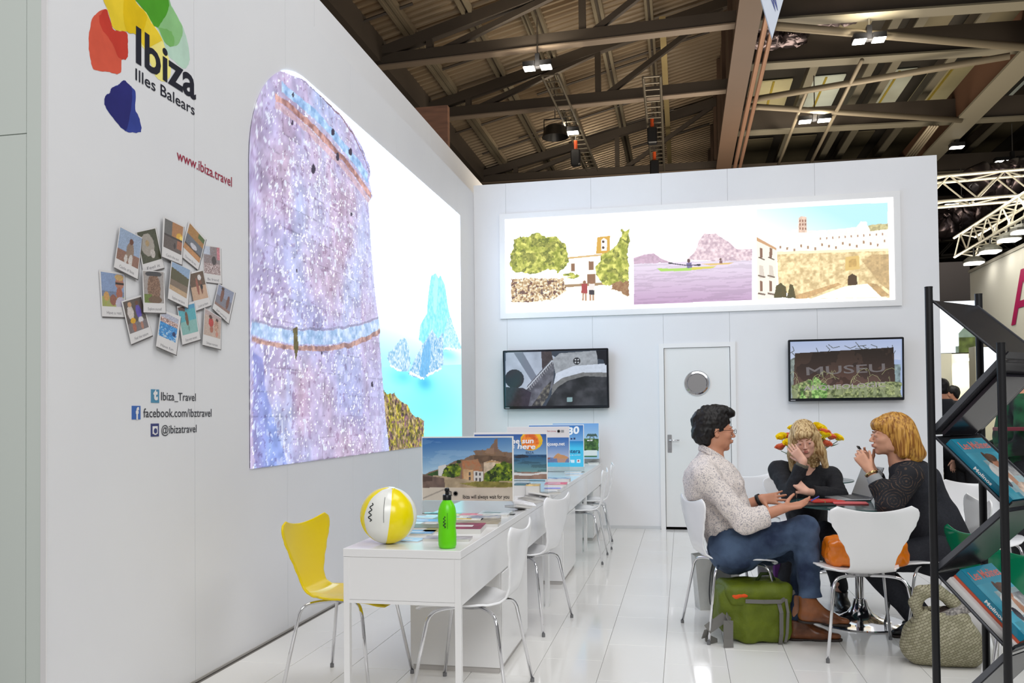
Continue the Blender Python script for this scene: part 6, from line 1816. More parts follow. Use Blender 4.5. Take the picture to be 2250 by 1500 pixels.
tb = thing('tote_bag', (.12, 5.62, 0), 'pale grey shopping bag standing behind the green backpack', 'bag')
mb = MB(); vs = []
c0 = np.array(at(1575, 1335, 'Z', 0)); ex = nrm((.9, .25, 0)); ey = nrm((-.25, .9, 0))
def tp(a, b, z): return c0 + ex * a + ey * b + np.array((0, 0, z))
pts = [tp(-.13, -.06, 0), tp(.13, -.06, 0), tp(.13, .06, 0), tp(-.13, .06, 0), tp(-.16, -.05, .36), tp(.15, -.04, .40), tp(.15, .03, .40), tp(-.16, .04, .36)]
mb.add(pts, [(3, 2, 1, 0), (0, 1, 5, 4), (1, 2, 6, 5), (2, 3, 7, 6), (3, 0, 4, 7)])
ob = mb.build('bag_body', M('pale_grey_canvas', (196, 198, 194), .5, noise=(5, .4, (214, 214, 210)), bump=(20, .3)), tb)
MB().box(-.05, .08, -.002, 0, .1, .3, mat=Matrix.Translation(tp(0, -.060, 0)) @ Matrix.Rotation(math.atan2(ex[1], ex[0]), 4, 'Z')).build('front_print', M('tote_print_grey', (120, 122, 120), .5), tb)
MB().tube(smooth_path([tp(-.07, -.05, .36), tp(-.05, -.06, .43), tp(.04, -.06, .44), tp(.07, -.05, .37)], 5), .006, 8).build('handle', M('pale_grey_canvas', (0, 0, 0)), tb, smooth=True)
MB().tube(smooth_path([tp(-.02, -.065, .38), tp(-.06, -.07, .25), tp(-.07, -.07, .08), tp(-.04, -.07, .02), tp(.08, -.07, .01)], 5), .004, 6).build('dark_piping', M('grey_piping', (70, 72, 74), .6), tb, smooth=True)
gb = thing('rucksack', (.62, 5.75, 0), 'grey and violet rucksack standing behind the green backpack', 'bag')
S = SDF((.30, 5.45, -.01), (.95, 6.05, .5), .006); cg = np.array((.60, 5.74, .20)); S.box(cg, (.13, .09, .2), np.eye(3), .06, .02); S.box(cg + (0, -.08, -.04), (.09, .05, .12), np.eye(3), .04, .03); S.wrinkle(.005, 40, 3.0); S.cut((0, 0, .003), (0, 0, -1))
S.build('bag_body', M('grey_nylon', (104, 102, 104), .6, bump=(60, .3)), gb)
MB().box(.55, .60, 5.58, 5.61, .12, .36, bevel=.01).build('violet_panel', M('violet_nylon', (98, 44, 120), .6), gb)
strap([(.70, 5.65, .36), (.74, 5.60, .25), (.73, 5.60, .08)], .03, gb)

ob_ = thing('handbag', (1.0, 4.98, .455), 'glossy orange handbag lying on the empty white chair', 'bag')
orange = M('orange_patent', (236, 132, 14), .22, spec=.7, noise=(9, .3, (214, 104, 8)), bump=(16, .4))
S = SDF((.60, 4.72, .44), (1.45, 5.35, .86), .0055)
S.box((.985, 5.00, .525), (.215, .085, .078), frame((1, .15, 0)), .04, .02); S.ell((.835, 4.98, .50), (.065, .10, .05), k=.03); S.ell((1.14, 5.02, .53), (.05, .08, .075), k=.03)
S.wrinkle(.012, 34, 1.0); S.wrinkle(.006, 80, 2.0); S.cut((0, 0, .452), (0, 0, -1))
S.build('bag_body', orange, ob_)
MB().tube(smooth_path([A3(1824, 1232, 4.92), A3(1822, 1205, 4.92), A3(1832, 1188, 4.93), A3(1842, 1196, 4.95), A3(1846, 1230, 4.96)], 5), .009, 8).build('handle', orange, ob_, smooth=True)

wbag = thing('woven_handbag', (1.42, 4.62, 0), 'pale woven leather handbag standing on the floor behind the rack', 'bag')
wm_ = M('woven_straw', (164, 158, 132), .6, bump=(40, .2)); nt = wm_.node_tree
tc = nt.nodes.new('ShaderNodeTexCoord'); mp = nt.nodes.new('ShaderNodeMapping'); mp.inputs['Rotation'].default_value = (0, R_(28), R_(20)); mp.inputs['Scale'].default_value = (1, 1, 1)
bk = nt.nodes.new('ShaderNodeTexBrick'); bk.inputs['Scale'].default_value = 34; bk.inputs['Mortar Size'].default_value = .035; bk.inputs['Brick Width'].default_value = .8; bk.inputs['Row Height'].default_value = .4
bk.inputs['Color1'].default_value = (*srgb((178, 172, 146)), 1); bk.inputs['Color2'].default_value = (*srgb((150, 146, 118)), 1); bk.inputs['Mortar'].default_value = (*srgb((104, 96, 74)), 1)
sx_ = nt.nodes.new('ShaderNodeSeparateXYZ'); cx_ = nt.nodes.new('ShaderNodeCombineXYZ')
nt.links.new(tc.outputs['Object'], mp.inputs[0]); nt.links.new(mp.outputs[0], sx_.inputs[0]); nt.links.new(sx_.outputs['X'], cx_.inputs['X']); nt.links.new(sx_.outputs['Z'], cx_.inputs['Y'])
nt.links.new(cx_.outputs[0], bk.inputs['Vector']); nt.links.new(bk.outputs['Color'], nt.nodes['Principled BSDF'].inputs['Base Color'])
cw = np.array(at(2068, 1462, 'Z', 0)); cw[2] = 0
S = SDF(cw + (-.34, -.25, -.01), cw + (.40, .32, .62), .0055)
def W(a, b, z): return cw + (a, b, z)
S.box(W(.02, .04, .10), (.185, .09, .11), np.eye(3), .07, .02); S.ell(W(.02, .04, .09), (.205, .115, .10), k=.03); S.box(W(.015, .04, .20), (.13, .065, .09), np.eye(3), .05, .06)
S.box(W(.03, .03, .27), (.075, .03, .08), np.eye(3), .02, .02, True)
S.wrinkle(.006, 26, 3.0); S.cut((0, 0, .003), (0, 0, -1))
S.build('bag_body', wm_, wbag)
S = SDF(cw + (-.3, -.2, .2), cw + (.35, .3, .6), .0055)
S.chain([W(-.09, .02, .22), W(-.11, .02, .31), W(-.08, .03, .37), W(.0, .04, .375), W(.07, .04, .32), W(.13, .03, .24)], [.026, .029, .032, .032, .029, .025], .02, flat=((0, 1, 0), .9)); S.wrinkle(.004, 60, 2.0)
S.build('handle', wm_, wbag)
np_ = thing('newspaper', tuple(W(.08, .0, .27)), 'rolled newspaper sticking out of the woven handbag', 'newspaper')
MB().tube([W(.0, .0, .24), W(.14, .02, .30)], .027, 12).build('paper_roll', M('newsprint', (176, 170, 164), .7, noise=(90, .5, (96, 92, 92))), np_, smooth=True)
MB().lathe([(0, 0), (.012, 0), (.012, .004), (0, .004)], 12, mat=Matrix.Translation(W(-.004, -.002, .238)) @ Matrix.Rotation(R_(-60), 4, 'Y')).build('roll_core', M('dark_print', (0, 0, 0)), np_)
sc_ = thing('scarf', tuple(W(.05, .03, .23)), 'dark scarf bundled in the mouth of the woven handbag', 'scarf')
S = SDF(cw + (-.1, -.1, .2), cw + (.25, .2, .42), .0055); S.ell(W(.06, .05, .25), (.085, .04, .04)); S.ell(W(-.01, .03, .24), (.045, .035, .04), k=.02); S.wrinkle(.010, 70, 2.0)
S.build('cloth', M('dark_scarf', (58, 46, 44), .9), sc_)
# ------------------------------------------------------------------ zig-zag magazine rack in front
rack_grey = M('rack_black_metal', (34, 34, 36), .35, .3); rack_sh = M('rack_shelf_black', (46, 46, 50), .25, .2, spec=.6)
RA = Vector((.87, 3.24, 0)); ru = Vector((math.cos(R_(45.9)), math.sin(R_(45.9)), 0)); rv = Vector((ru.y, -ru.x, 0)); RW, RD = .35, .243
rk = thing('magazine_rack', tuple(RA + ru * RW / 2 + rv * RD / 2), 'black zigzag magazine rack with four posts at the right of the stand', 'rack')


def rp(a, t, z): p = RA + ru * a + rv * t; return Vector((p.x, p.y, z))


ztA, ztC = at(2048, 632, 'Y', 3.24).z, at(2198, 755, 'Y', 3.07).z
for a, t, zt in ((0, 0, ztA), (RW, 0, ztA), (0, RD, ztC), (RW, RD, ztC)):
    po = MB().tube([rp(a, t, 0.0), rp(a, t, zt)], .0135, 16).build('post', rack_grey, rk, autos=True)
    MB().tube([rp(a, t, zt), rp(a, t, zt + .004)], .0142, 16).build('post_cap', black_plastic, po)
zA = [at(2058, y, 'Y', 3.24).z for y in (660, 960, 1265)] + [at(2058, 1265, 'Y', 3.24).z - .53]
zC = [at(2192, y, 'Y', 3.07).z for y in (788, 1118, 1436)]
segs = [(0, zA[0], RD, zC[0]), (RD, zC[0] - .012, 0, zA[1] + .008), (0, zA[1], RD, zC[1]), (RD, zC[1] - .012, 0, zA[2] + .008), (0, zA[2], RD, zC[2]), (RD, zC[2] - .012, 0, zA[3] + .008)]
LH = (.007, .022)
for k, (t0, z0, t1, z1) in enumerate(segs):
    mb = MB(); e = .012
    a, b = rp(e, t0, z0), rp(e, t1, z1); c, d = rp(RW - e, t1, z1), rp(RW - e, t0, z0)
    n = (b - a).cross(d - a).normalized(); n = n if n.z > 0 else -n
    mb.prism([a, b, c, d], n, .004)
    sh_ = mb.build('shelf', rack_sh, rk)
    for aa in (e, RW - e - .006):
        MB().prism([rp(aa, t0, z0), rp(aa, t1, z1), rp(aa, t1, z1) + n * LH[k % 2], rp(aa, t0, z0) + n * LH[k % 2]], ru, .006).build('side_lip', M('rack_lip_grey', (96, 98, 104), .35, .4), sh_)
    MB().prism([rp(e, t1, z1), rp(RW - e, t1, z1), rp(RW - e, t1, z1) + n * .03, rp(e, t1, z1) + n * .03], (rp(0, t0, z0) - rp(0, t1, z1)).normalized(), .005).build('front_lip', rack_sh, sh_)
MB().beam(rp(0, 0, .05), rp(RW, 0, .05), .015, .03).build('cross_bar', rack_grey, rk)
MB().beam(rp(0, RD, .05), rp(RW, RD, .05), .015, .03).build('cross_bar', rack_grey, rk)


def mag_paint(p):
    a, b = p.A / p.A.max(), p.B / p.B.max()
    p.c[:] = (50, 150, 178); p.put(b < .75, (64, 160, 186), .15, 12)
    def el(cx, cy, rx, ry): return ((a - cx) / rx) ** 2 + ((b - cy) / ry) ** 2 < 1 + .3 * (fbm(a * 8, b * 8, 3) - .5)
    p.put((b < .62) & (a > .3), (150, 176, 182), .2, 20)
    p.put((b > .34) & (b < .55) & (a > .45), (76, 84, 96), .4, 18, (150, 150, 150))
    p.put(el(.5, .42, .26, .16), (214, 214, 212), .15, 30); p.put(el(.62, .58, .12, .10), (176, 122, 96), .15); p.put(el(.62, .66, .17, .07), (86, 60, 48), .4, 40); p.put(el(.5, .66, .06, .1), (86, 60, 48), .4)
    p.put(el(.62, .3, .08, .22), (196, 146, 118), .15); p.put(el(.75, .12, .24, .12), (214, 190, 172), .3, 40); p.put(el(.36, .28, .08, .1), (60, 60, 70), .3)
    p.put((b < .1) & (a < .4), (44, 128, 150), .2)
    p.put((b < .2) & (a > .06) & (a < .3), (56, 150, 170), .1)


def magazine(seg, a0, hgt, lift, label, title=True, cover=(40, 138, 166), spine=(34, 128, 156), dt=0.0):
    t0, z0, t1, z1 = segs[seg]; P0, P1 = rp(0, t0, z0), rp(0, t1, z1); w = (P0 - P1); Ls = w.length; w.normalize()
    n = w.cross(ru).normalized(); n = n if n.z > 0 else -n
    o = rp(a0, t1, z1) + w * .012 + n * (.005 + lift) + ru * dt
    t = thing('magazine', tuple(o), label, 'magazine', 'magazines in the rack')
    W_, H_ = .215, .285
    MB().prism([o, o + ru * W_, o + ru * W_ + w * H_, o + w * H_], n, hgt).build('pages', M('mag_cover_%d_%d_%d' % cover, cover, .18, spec=.6), t)
    MB().prism([o - ru * .0012, o - ru * .0012 + w * H_, o + w * H_ - ru * .0012 + n * hgt, o - ru * .0012 + n * hgt], -ru, .001).build('spine', M('mag_spine_%d_%d_%d' % spine, spine, .2, spec=.6), t)
    MB().prism([o + ru * W_ + ru * .0004, o + ru * W_ + w * H_ + ru * .0004, o + ru * W_ + w * H_ + n * hgt * .9 + ru * .0004, o + ru * W_ + n * hgt * .9 + ru * .0004], ru, .001).build('page_block', M('paper_edge', (0, 0, 0)), t)
    if title:
        oo = o + n * (hgt + .0006)
        painted('cover', t, oo, ru * W_, w * H_, 110, 140, mag_paint, print_mat('glossy_cover', 0, .15), None)
        text('title', 'Les Molines', oo + w * H_ * .82 + n * .0005 + ru * .018, oo + w * H_ * .82 + n * .0005 + ru * (W_ * .97), .034, n, M('title_salmon', (226, 128, 118), .4), t, bold=.02)
        so = o - ru * .0026
        text('spine_title', 'Molinos', so + w * .16 + n * hgt * .25, so + w * .08 + n * hgt * .25, hgt * .45, -ru, M('print_white', (0, 0, 0)), t, bold=.03)
    return t


magazine(2, .035, .024, 0, 'blue magazine with a salmon title on the upper shelf of the rack')
magazine(4, .030, .022, 0, 'white-spined book under the blue magazines on the lower rack shelf', False, (210, 208, 206), (222, 220, 218))
magazine(4, .040, .010, .0225, 'red-edged brochure between the white book and the blue magazine', False, (196, 84, 56), (196, 84, 56), .01)
magazine(4, .052, .026, .033, 'blue magazine with a salmon title on the lower shelf of the rack')
magazine(1, .05, .012, -.02, 'dark magazine seen edge-on in the second shelf of the rack', False, (36, 34, 40), (52, 46, 52))

# ------------------------------------------------------------------ the hall roof over the stand
roof_m = M('brown_grey_steel', (76, 68, 60), .55, .2, noise=(.35, .5, (62, 55, 49))); deck_m = M('ribbed_deck', (176, 158, 134), .32, .6, noise=(.22, .5, (138, 118, 94), 5))
flange = M('pale_flange', (112, 99, 86), .6); purlin_m = M('purlin_galvanised', (146, 136, 116), .4, .5, noise=(.6, .4, (120, 108, 90)))
brown_m = M('girder_brown', (86, 66, 52), .6, noise=(.3, .4, (72, 56, 44)))
ZC = 9.5
e0 = at(767, 33, 'Z', 9.94); XE = e0.x; SL = .24


def roofz(x): return 10.1 + SL * (x - XE)


def on_roof(px, py, off=0.0):
    d = (at(px, py, 'Y', 1.0) - CAM); t = (10.1 + off + SL * (0 - XE) - CAM.z) / (d.z - SL * d.x); return CAM + d * t


g0 = at(1615, 120, 'Z', 9.6); XG = g0.x
deck = tag(MB().build('roof_deck', deck_m) if False else bpy.data.objects.new('ceiling', None), kind='structure'); COL.objects.link(deck)
mb = MB(); y = 11.0; per = .26; vs = []; fs = []
x0, x1 = XE - 1.2, XG + .2; prof = ((0, 0), (.30, 0), (.40, .11), (.88, .11), (1.0, 0))
ys = []
while y < 46:
    for a, dz in prof[:-1]: ys.append((y + a * per, dz))
    y += per
for yy, dz in ys: vs += [(x0, yy, roofz(x0) + dz), (x1, yy, roofz(x1) + dz)]
mb.add(vs, [(2 * i, 2 * i + 1, 2 * i + 3, 2 * i + 2) for i in range(len(ys) - 1)])
ob = mb.build('ribbed_deck', deck_m, deck); ob['kind'] = 'stuff'
MB().box(x0 - .1, x1, 10.9, 46, 0, .02, mat=Matrix(((1, 0, 0, 0), (0, 1, 0, 0), (SL, 0, 1, 10.25 - SL * XE), (0, 0, 0, 1)))).build('roof_skin', M('roof_dark', (40, 38, 36), .9), deck)
# purlins run away from the viewer under the deck
for px, py, w in ((855, 12, .22), (938, 120, .22), (1013, 0, .24), (1138, 0, .12), (1188, 54, .20), (1310, 0, .24), (1424, 0, .20)):
    p = on_roof(px, py, -.12)
    pu = MB().box(p.x - w / 2, p.x - w / 6, 11.2, 45, roofz(p.x) - .20, roofz(p.x) - .02).build('purlin', purlin_m, deck)
    MB().box(p.x + w / 6, p.x + w / 2, 11.2, 45, roofz(p.x) - .18, roofz(p.x) - .02).build('purlin_flange', purlin_m, pu)
    MB().box(p.x - w / 6, p.x + w / 6, 11.2, 45, roofz(p.x) - .10, roofz(p.x) - .02).build('purlin_web', roof_m, pu)
MB().box(XE - .35, XE + .15, 11.0, 45, 9.55, 10.15).build('eave_beam', roof_m, deck)
MB().box(XE - .7, XE - .3, 11.0, 45, 8.9, 9.7).build('eave_gutter', M('dark_gutter', (52, 48, 44), .7), deck)
# three trusses
TR = [((842, 146), (1607, 55), (767, 33), 'steel roof truss nearest the camera, above the white left wall'), ((980, 260), (1592, 199), (888, 174), 'steel roof truss in the middle of the three over the stand'), ((1068, 402), (1572, 372), (1022, 335), 'steel roof truss farthest back, low over the back wall')]
nodes = [[(936, 121), (1275, 75)], [(1024, 247), (1311, 213)], [(1127, 389), (1352, 368)]]
for k, (a, b, c, lab) in enumerate(TR):
    n0 = at(*nodes[k][0], 'Z', ZC); n1 = at(*nodes[k][1], 'Z', ZC); pa, pb = at(*a, 'Z', ZC), at(*b, 'Z', ZC)
    def Yx(x): return pa.y + (pb.y - pa.y) * (x - pa.x) / (pb.x - pa.x)
    def V3(x, z): return Vector((x, Yx(x), z))
    t = thing('roof_truss', (XE, Yx(XE), ZC), lab, 'truss', 'steel trusses under the ribbed roof')
    MB().beam(V3(XE - .3, ZC + .13), V3(XG, ZC + .13), .20, .27).build('bottom_chord', roof_m, t)
    MB().beam(V3(XE - .3, ZC - .02), V3(XG, ZC - .02), .26, .03).build('chord_flange', flange, t)
    MB().beam(V3(XE, roofz(XE) - .32), V3(XG, roofz(XG) - .30), .2, .26).build('rafter', roof_m, t)
    xs_ = [XE, n0.x]; step = n1.x - n0.x
    while xs_[-1] + step < XG - .3: xs_.append(xs_[-1] + step)
    for x in xs_[1:]:
        MB().beam(V3(x, ZC + .1), V3(x, roofz(x) - .3), .15, .15, (0, 1, 0)).build('web_post', roof_m, t)
    for i, x in enumerate(xs_[1:]):
        xl = xs_[i]
        if i == 0: MB().beam(V3(xl + .1, roofz(xl) - .35), V3(x - .15, ZC + .15), .13, .13, (0, 1, 0)).build('web_brace', roof_m, t)
        xr = min(x + step, XG - .2)
        MB().beam(V3(x + .15, ZC + .15), V3(xr, roofz(xr) - .4), .13, .13, (0, 1, 0)).build('web_brace', roof_m, t)
for k, (p0, p1) in enumerate((((790, 60), (905, 15)), ((900, 100), (1090, 30)), ((960, 165), (1175, 88)), ((1000, 300), (1130, 255)), ((1060, 345), (1245, 285)), ((1140, 310), (1385, 215)), ((1180, 215), (1420, 120)), ((1250, 320), (1480, 240)), ((1340, 150), (1560, 60)), ((1390, 330), (1560, 262)))):
    q0, q1 = on_roof(*p0, -.22), on_roof(*p1, -.22); q1.y = q0.y; q1.z = roofz(q1.x) - .12; q0.z = roofz(q0.x) - .12
    MB().tube([q0, q1], .035, 6).build('sag_rod', roof_m, deck)
# big girder between the two roof bays
gd = thing('roof_girder', (XG, 28, 9), 'brown deep girder running away between the two roof bays', 'girder')
MB().box(XG - .05, XG + .12, 11, 46, 9.1, roofz(XG) + 1).build('web_plate', brown_m, gd)
MB().box(XG - .16, XG + .30, 11, 46, 9.0, 9.12).build('lower_flange', brown_m, gd)
for yy in (14, 17, 20, 23, 26, 29, 32, 35, 38):
    MB().box(XG - .15, XG - .05, yy, yy + .08, 9.12, 12).build('stiffener', brown_m, gd)
MB().tube([(XG + .42, 11, 9.05), (XG + .42, 46, 9.05)], .06, 8).build('pipe', M('copper_pipe', (150, 116, 96), .4, .5), gd)
MB().tube([(XG + .58, 11, 9.05), (XG + .58, 46, 9.05)], .05, 8).build('pipe', M('copper_pipe', (0, 0, 0)), gd)

# flat bay on the right: cross beams, joists, translucent panels
ceil2 = struct('ceiling_flat_bay', MB().box(XG + .3, 45, 9, 60, 11.3, 11.4), M('dark_soffit', (58, 54, 48), .8))
cream = M('cream_flange', (102, 97, 83), .6)
bA, bB = at(1635, 148, 'Z', ZC), at(2250, 108, 'Z', ZC); BSK = (bB.y - bA.y) / (bB.x - bA.x); XR0 = at(1900, 130, 'Z', ZC).x
beamY = [at(1900, y, 'Z', ZC).y for y in (36, 130, 276)]
beamY += [beamY[-1] + 5.5, beamY[-1] + 11.5, beamY[-1] + 18]
labs = ('cream-edged cross beam nearest the camera in the right roof bay', 'second cream-edged cross beam of the right roof bay', 'third cream-edged cross beam of the right bay, above the back wall',
        'fourth cross beam of the right roof bay', 'fifth cross beam of the right roof bay, beyond the wall end', 'farthest cross beam of the right roof bay')
for yb_, lab in zip(beamY, labs):
    t = thing('roof_beam', (XG + 3, yb_, ZC), lab, 'beam', 'cross beams of the right roof bay')
    sk = BSK * (40 - XG)
    MB().beam((XG + .35, yb_ - BSK * (XR0 - XG), ZC + .31), (40, yb_ + BSK * (40 - XR0), ZC + .31), .16, .62).build('web_plate', roof_m, t)
    MB().beam((XG + .35, yb_ - BSK * (XR0 - XG), ZC - .02), (40, yb_ + BSK * (40 - XR0), ZC - .02), .40, .04).build('lower_flange', cream, t)
frp = M('yellowed_panel_glow', (214, 204, 160), .5, emit=.10, noise=(.35, .6, (176, 160, 112), 4)); frp2 = M('grey_panel_glow', (214, 220, 204), .5, emit=.13, noise=(.35, .6, (170, 166, 138), 4))  # faint emission added so these panels look brighter
jx = [at(x, 200, 'Z', 10.6).x for x in (1650, 1765, 1880, 1925, 2030, 2150, 2185)]
for k in range(12): jx.append(jx[-1] + (1.9 if k % 2 else 1.0))
for x in jx:
    MB().box(x - .11, x + .11, 12, 58, 10.45, 10.5).build('joist_flange', cream, ceil2)
    MB().box(x - .03, x + .03, 12, 58, 10.5, 10.9).build('joist', roof_m, ceil2)
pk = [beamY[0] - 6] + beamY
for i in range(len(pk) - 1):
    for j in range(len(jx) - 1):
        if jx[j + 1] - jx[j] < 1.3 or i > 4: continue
        lit = i == 3  # only this bay's panels get the added glow; the rest are coloured darker
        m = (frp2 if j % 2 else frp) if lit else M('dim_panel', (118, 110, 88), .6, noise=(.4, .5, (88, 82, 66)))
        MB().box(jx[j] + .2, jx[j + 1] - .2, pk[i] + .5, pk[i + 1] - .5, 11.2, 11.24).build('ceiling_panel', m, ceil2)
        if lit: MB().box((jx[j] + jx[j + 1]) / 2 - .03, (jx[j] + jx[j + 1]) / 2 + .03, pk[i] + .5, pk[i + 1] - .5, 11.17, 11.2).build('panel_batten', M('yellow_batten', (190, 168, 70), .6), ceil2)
# main longitudinal beam
lbm = at(2250, 130, 'Z', 9.3)
t = thing('roof_girder', (lbm.x, 28, 9.3), 'pale longitudinal girder slanting down toward the right end of the back wall', 'girder')
MB().box(lbm.x - .3, lbm.x + .3, 12, 56, 9.22, 9.28).build('lower_flange', cream, t); MB().box(lbm.x - .06, lbm.x + .06, 12, 56, 9.28, 10.4).build('web_plate', M('rusty_web', (92, 64, 46), .7), t)
# braces and conduits
def zp(x, y, z): return at(x, y, 'Z', z)
for (a, b), r, lab in ((((1700, 57), (2250, 104)), .09, 'thick brace pipe crossing the first roof panels'), (((1640, 221), (2219, 123)), .08, 'brace pipe rising to the right across the pale panels'), (((1640, 233), (2112, 264)), .08, 'brace pipe falling to the right above the back wall'),
                       (((1710, 362), (1772, 202)), .045, 'thin conduit hanging left of the other two conduits'), (((1782, 357), (1894, 132)), .05, 'thin conduit in the middle of the right roof bay')):
    q0, q1 = zp(*a, 9.2), zp(*b, 9.2)
    tag(MB().tube([q0, q1], r, 8).build('brace_pipe' if r > .06 else 'conduit', M('pipe_grey', (128, 118, 100), .5, .3), None, smooth=True), lab, 'pipe', 'pipes under the right roof bay')
for k in range(4):
    q0, q1 = zp(1985 + k * 6, 352, 9.2), zp(2043 + k * 6, 276, 9.2)
    tag(MB().tube([q0, q1], .035, 6).build('conduit', M('pipe_grey', (0, 0, 0)), None, smooth=True), ('leftmost', 'second', 'third', 'rightmost')[k] + ' of four parallel conduits above the right half of the back wall', 'pipe', 'four parallel conduits')
# dark bridge deck and far end wall
struct('wall_hall_end', MB().box(-14, 60, 58, 58.3, -.1, 14), M('hall_end_paint', (58, 56, 54), .9))
struct('wall_hall_right', MB().box(45, 45.3, 5, 58, -.1, 14), M('hall_end_paint', (0, 0, 0)))
struct('wall_hall_left', MB().box(XE - 1.5, XE - 1.2, 11, 58, -.1, 12), M('hall_end_paint', (0, 0, 0)))

# foil-wrapped ducts
foil = M('crumpled_foil', (118, 106, 108), .3, .85, bump=(3, 1.0)); rnd = random.Random(3)
def duct(p0, p1, r, lab):
    p0, p1 = Vector(p0), Vector(p1); S_ = []; R = []
    for i in range(44):
        S_.append(p0.lerp(p1, i / 43) + Vector((rnd.uniform(-.05, .05), 0, rnd.uniform(-.06, .06)))); R.append(r * rnd.uniform(.8, 1.15))
    mb = MB().tube(S_, R, 24)
    mb.v = [(x + rnd.uniform(-.04, .04), y + rnd.uniform(-.04, .04), z + rnd.uniform(-.04, .04)) for x, y, z in mb.v]
    tag(mb.build('foil_duct', foil, None, True), lab, 'duct', 'foil ducts in the roof')
def dz(px, Y, z=10.0):
    q_ = at(px, 80, 'Y', Y); return Vector((q_.x, Y, z))


duct(dz(1650, beamY[0] + .75), dz(1875, beamY[0] + .75), .27, 'crumpled foil duct under the roof, topmost'); duct(dz(1655, beamY[1] - .5), dz(1765, beamY[1] - .5), .25, 'short crumpled foil duct just right of the deep brown girder')
duct(dz(1790, beamY[0] - .9), dz(1890, beamY[0] - .9), .30, 'foil duct cut by the top edge of the view')
yq = (beamY[3] + beamY[4]) / 2
q = [at(2068, 495, 'Y', yq), at(2130, 440, 'Y', yq), at(2200, 420, 'Y', yq)]; duct(q[0], q[2], .6, 'large crumpled foil duct beyond the right end of the back wall')
duct(at(2150, 405, 'Y', 29), at(2290, 375, 'Y', 29), .55, 'pale foil duct near the right edge behind the lighting truss')

# floodlights
lamp_w = M('floodlight_glass', (255, 250, 240), .3, emit=9.0)
cnt = 0
for (px, py, lab, pair) in ((1181, 148, 'pair of square floodlights hanging below the nearest roof truss', 1), (1240, 292, 'pair of square floodlights beside the black pan light', 1), (1910, 88, 'pair of square floodlights in the right bay, highest', 1),
                           (1790, 265, 'pair of square floodlights in the right bay just above the back wall', 1), (2103, 323, 'single square floodlight under the pale longitudinal girder', 0), (2225, 353, 'pair of floodlights near the right edge above the lighting truss', 1),
                           (2113, 448, 'pair of small floodlights below the lighting truss right of the wall end', 1)):
    z_ = 9.0 if py < 340 else (9.2 if py < 400 else 8.2)
    p = at(px, py, 'Z', z_); t = thing('floodlight', tuple(p), lab, 'lamp', 'roof floodlights'); s_ = p.y / 18.0
    for dx in ((-.17 * s_ * 1.1, .17 * s_ * 1.1) if pair else (0,)):
        MB().box(p.x + dx - .13 * s_, p.x + dx + .13 * s_, p.y - .1, p.y + .16, p.z, p.z + .12).build('lamp_housing', black_plastic, t)
        MB().box(p.x + dx - .115 * s_, p.x + dx + .115 * s_, p.y - .11, p.y + .14, p.z - .02, p.z).build('lamp_glass', lamp_w, t)
    MB().box(p.x - .05, p.x + .05, p.y - .05, p.y + .1, p.z, p.z + .3).build('lamp_mount', black_plastic, t)
    MB().tube([(p.x, p.y, p.z + .25), (p.x, p.y, p.z + 1.2)], .015, 6).build('hanger_rod', steel, t)
    if cnt < 4:
        L = bpy.data.lights.new('floodlight_beam', 'SPOT'); L.energy = 330; L.spot_size = R_(110); L.color = (1, .9, .72); L.shadow_soft_size = .2
        lo2 = bpy.data.objects.new('floodlight_beam', L); COL.objects.link(lo2); lo2.parent = t; lo2.location = (0, -.1, .5 if False else -.1); lo2.rotation_euler = (R_(170 if cnt % 2 == 0 else 150), 0, 0)
    cnt += 1
pan = at(1220, 302, 'Z', 8.7)
t = thing('pan_light', tuple(pan), 'large black pan-shaped stage light hanging over the back wall', 'lamp')
MB().lathe([(0, .32), (.20, .32), (.28, .26), (.36, 0), (.34, 0), (.26, .24), (0, .28)], 24, tuple(pan)).build('reflector', M('black_lamp_body', (26, 24, 22), .3), t, autos=True)
MB().tube([pan + Vector((-.3, 0, .1)), pan + Vector((-.3, 0, .5)), pan + Vector((.3, 0, .5)), pan + Vector((.3, 0, .1))], .02, 6).build('yoke', black_plastic, t)
MB().tube([pan + Vector((0, 0, .5)), Vector((pan.x, pan.y, roofz(pan.x) - .02))], .015, 6).build('hanger_rod', steel, t)
# chain hoists
for px, py, z_, lab in ((1265, 342, 8.5, 'black chain hoist hanging beside the pan light'), (1433, 294, 8.9, 'black chain hoist on the right ladder truss, upper'), (1438, 365, 8.6, 'black chain hoist on the right ladder truss, lower')):
    p = at(px, py, 'Z', z_); t = thing('chain_hoist', tuple(p), lab, 'hoist', 'chain hoists')
    MB().box(p.x - .13, p.x + .13, p.y - .13, p.y + .13, p.z - .28, p.z + .16, bevel=.03).build('motor_body', black_plastic, t)
    MB().tube([p + Vector((0, 0, .16)), p + Vector((0, 0, .42))], .05, 8).build('hook_block', M('hoist_orange', (190, 74, 28), .5), t)
    MB().tube([p + Vector((0, 0, .4)), Vector((p.x, p.y, ZC + .3))], .012, 5).build('chain', steel, t)


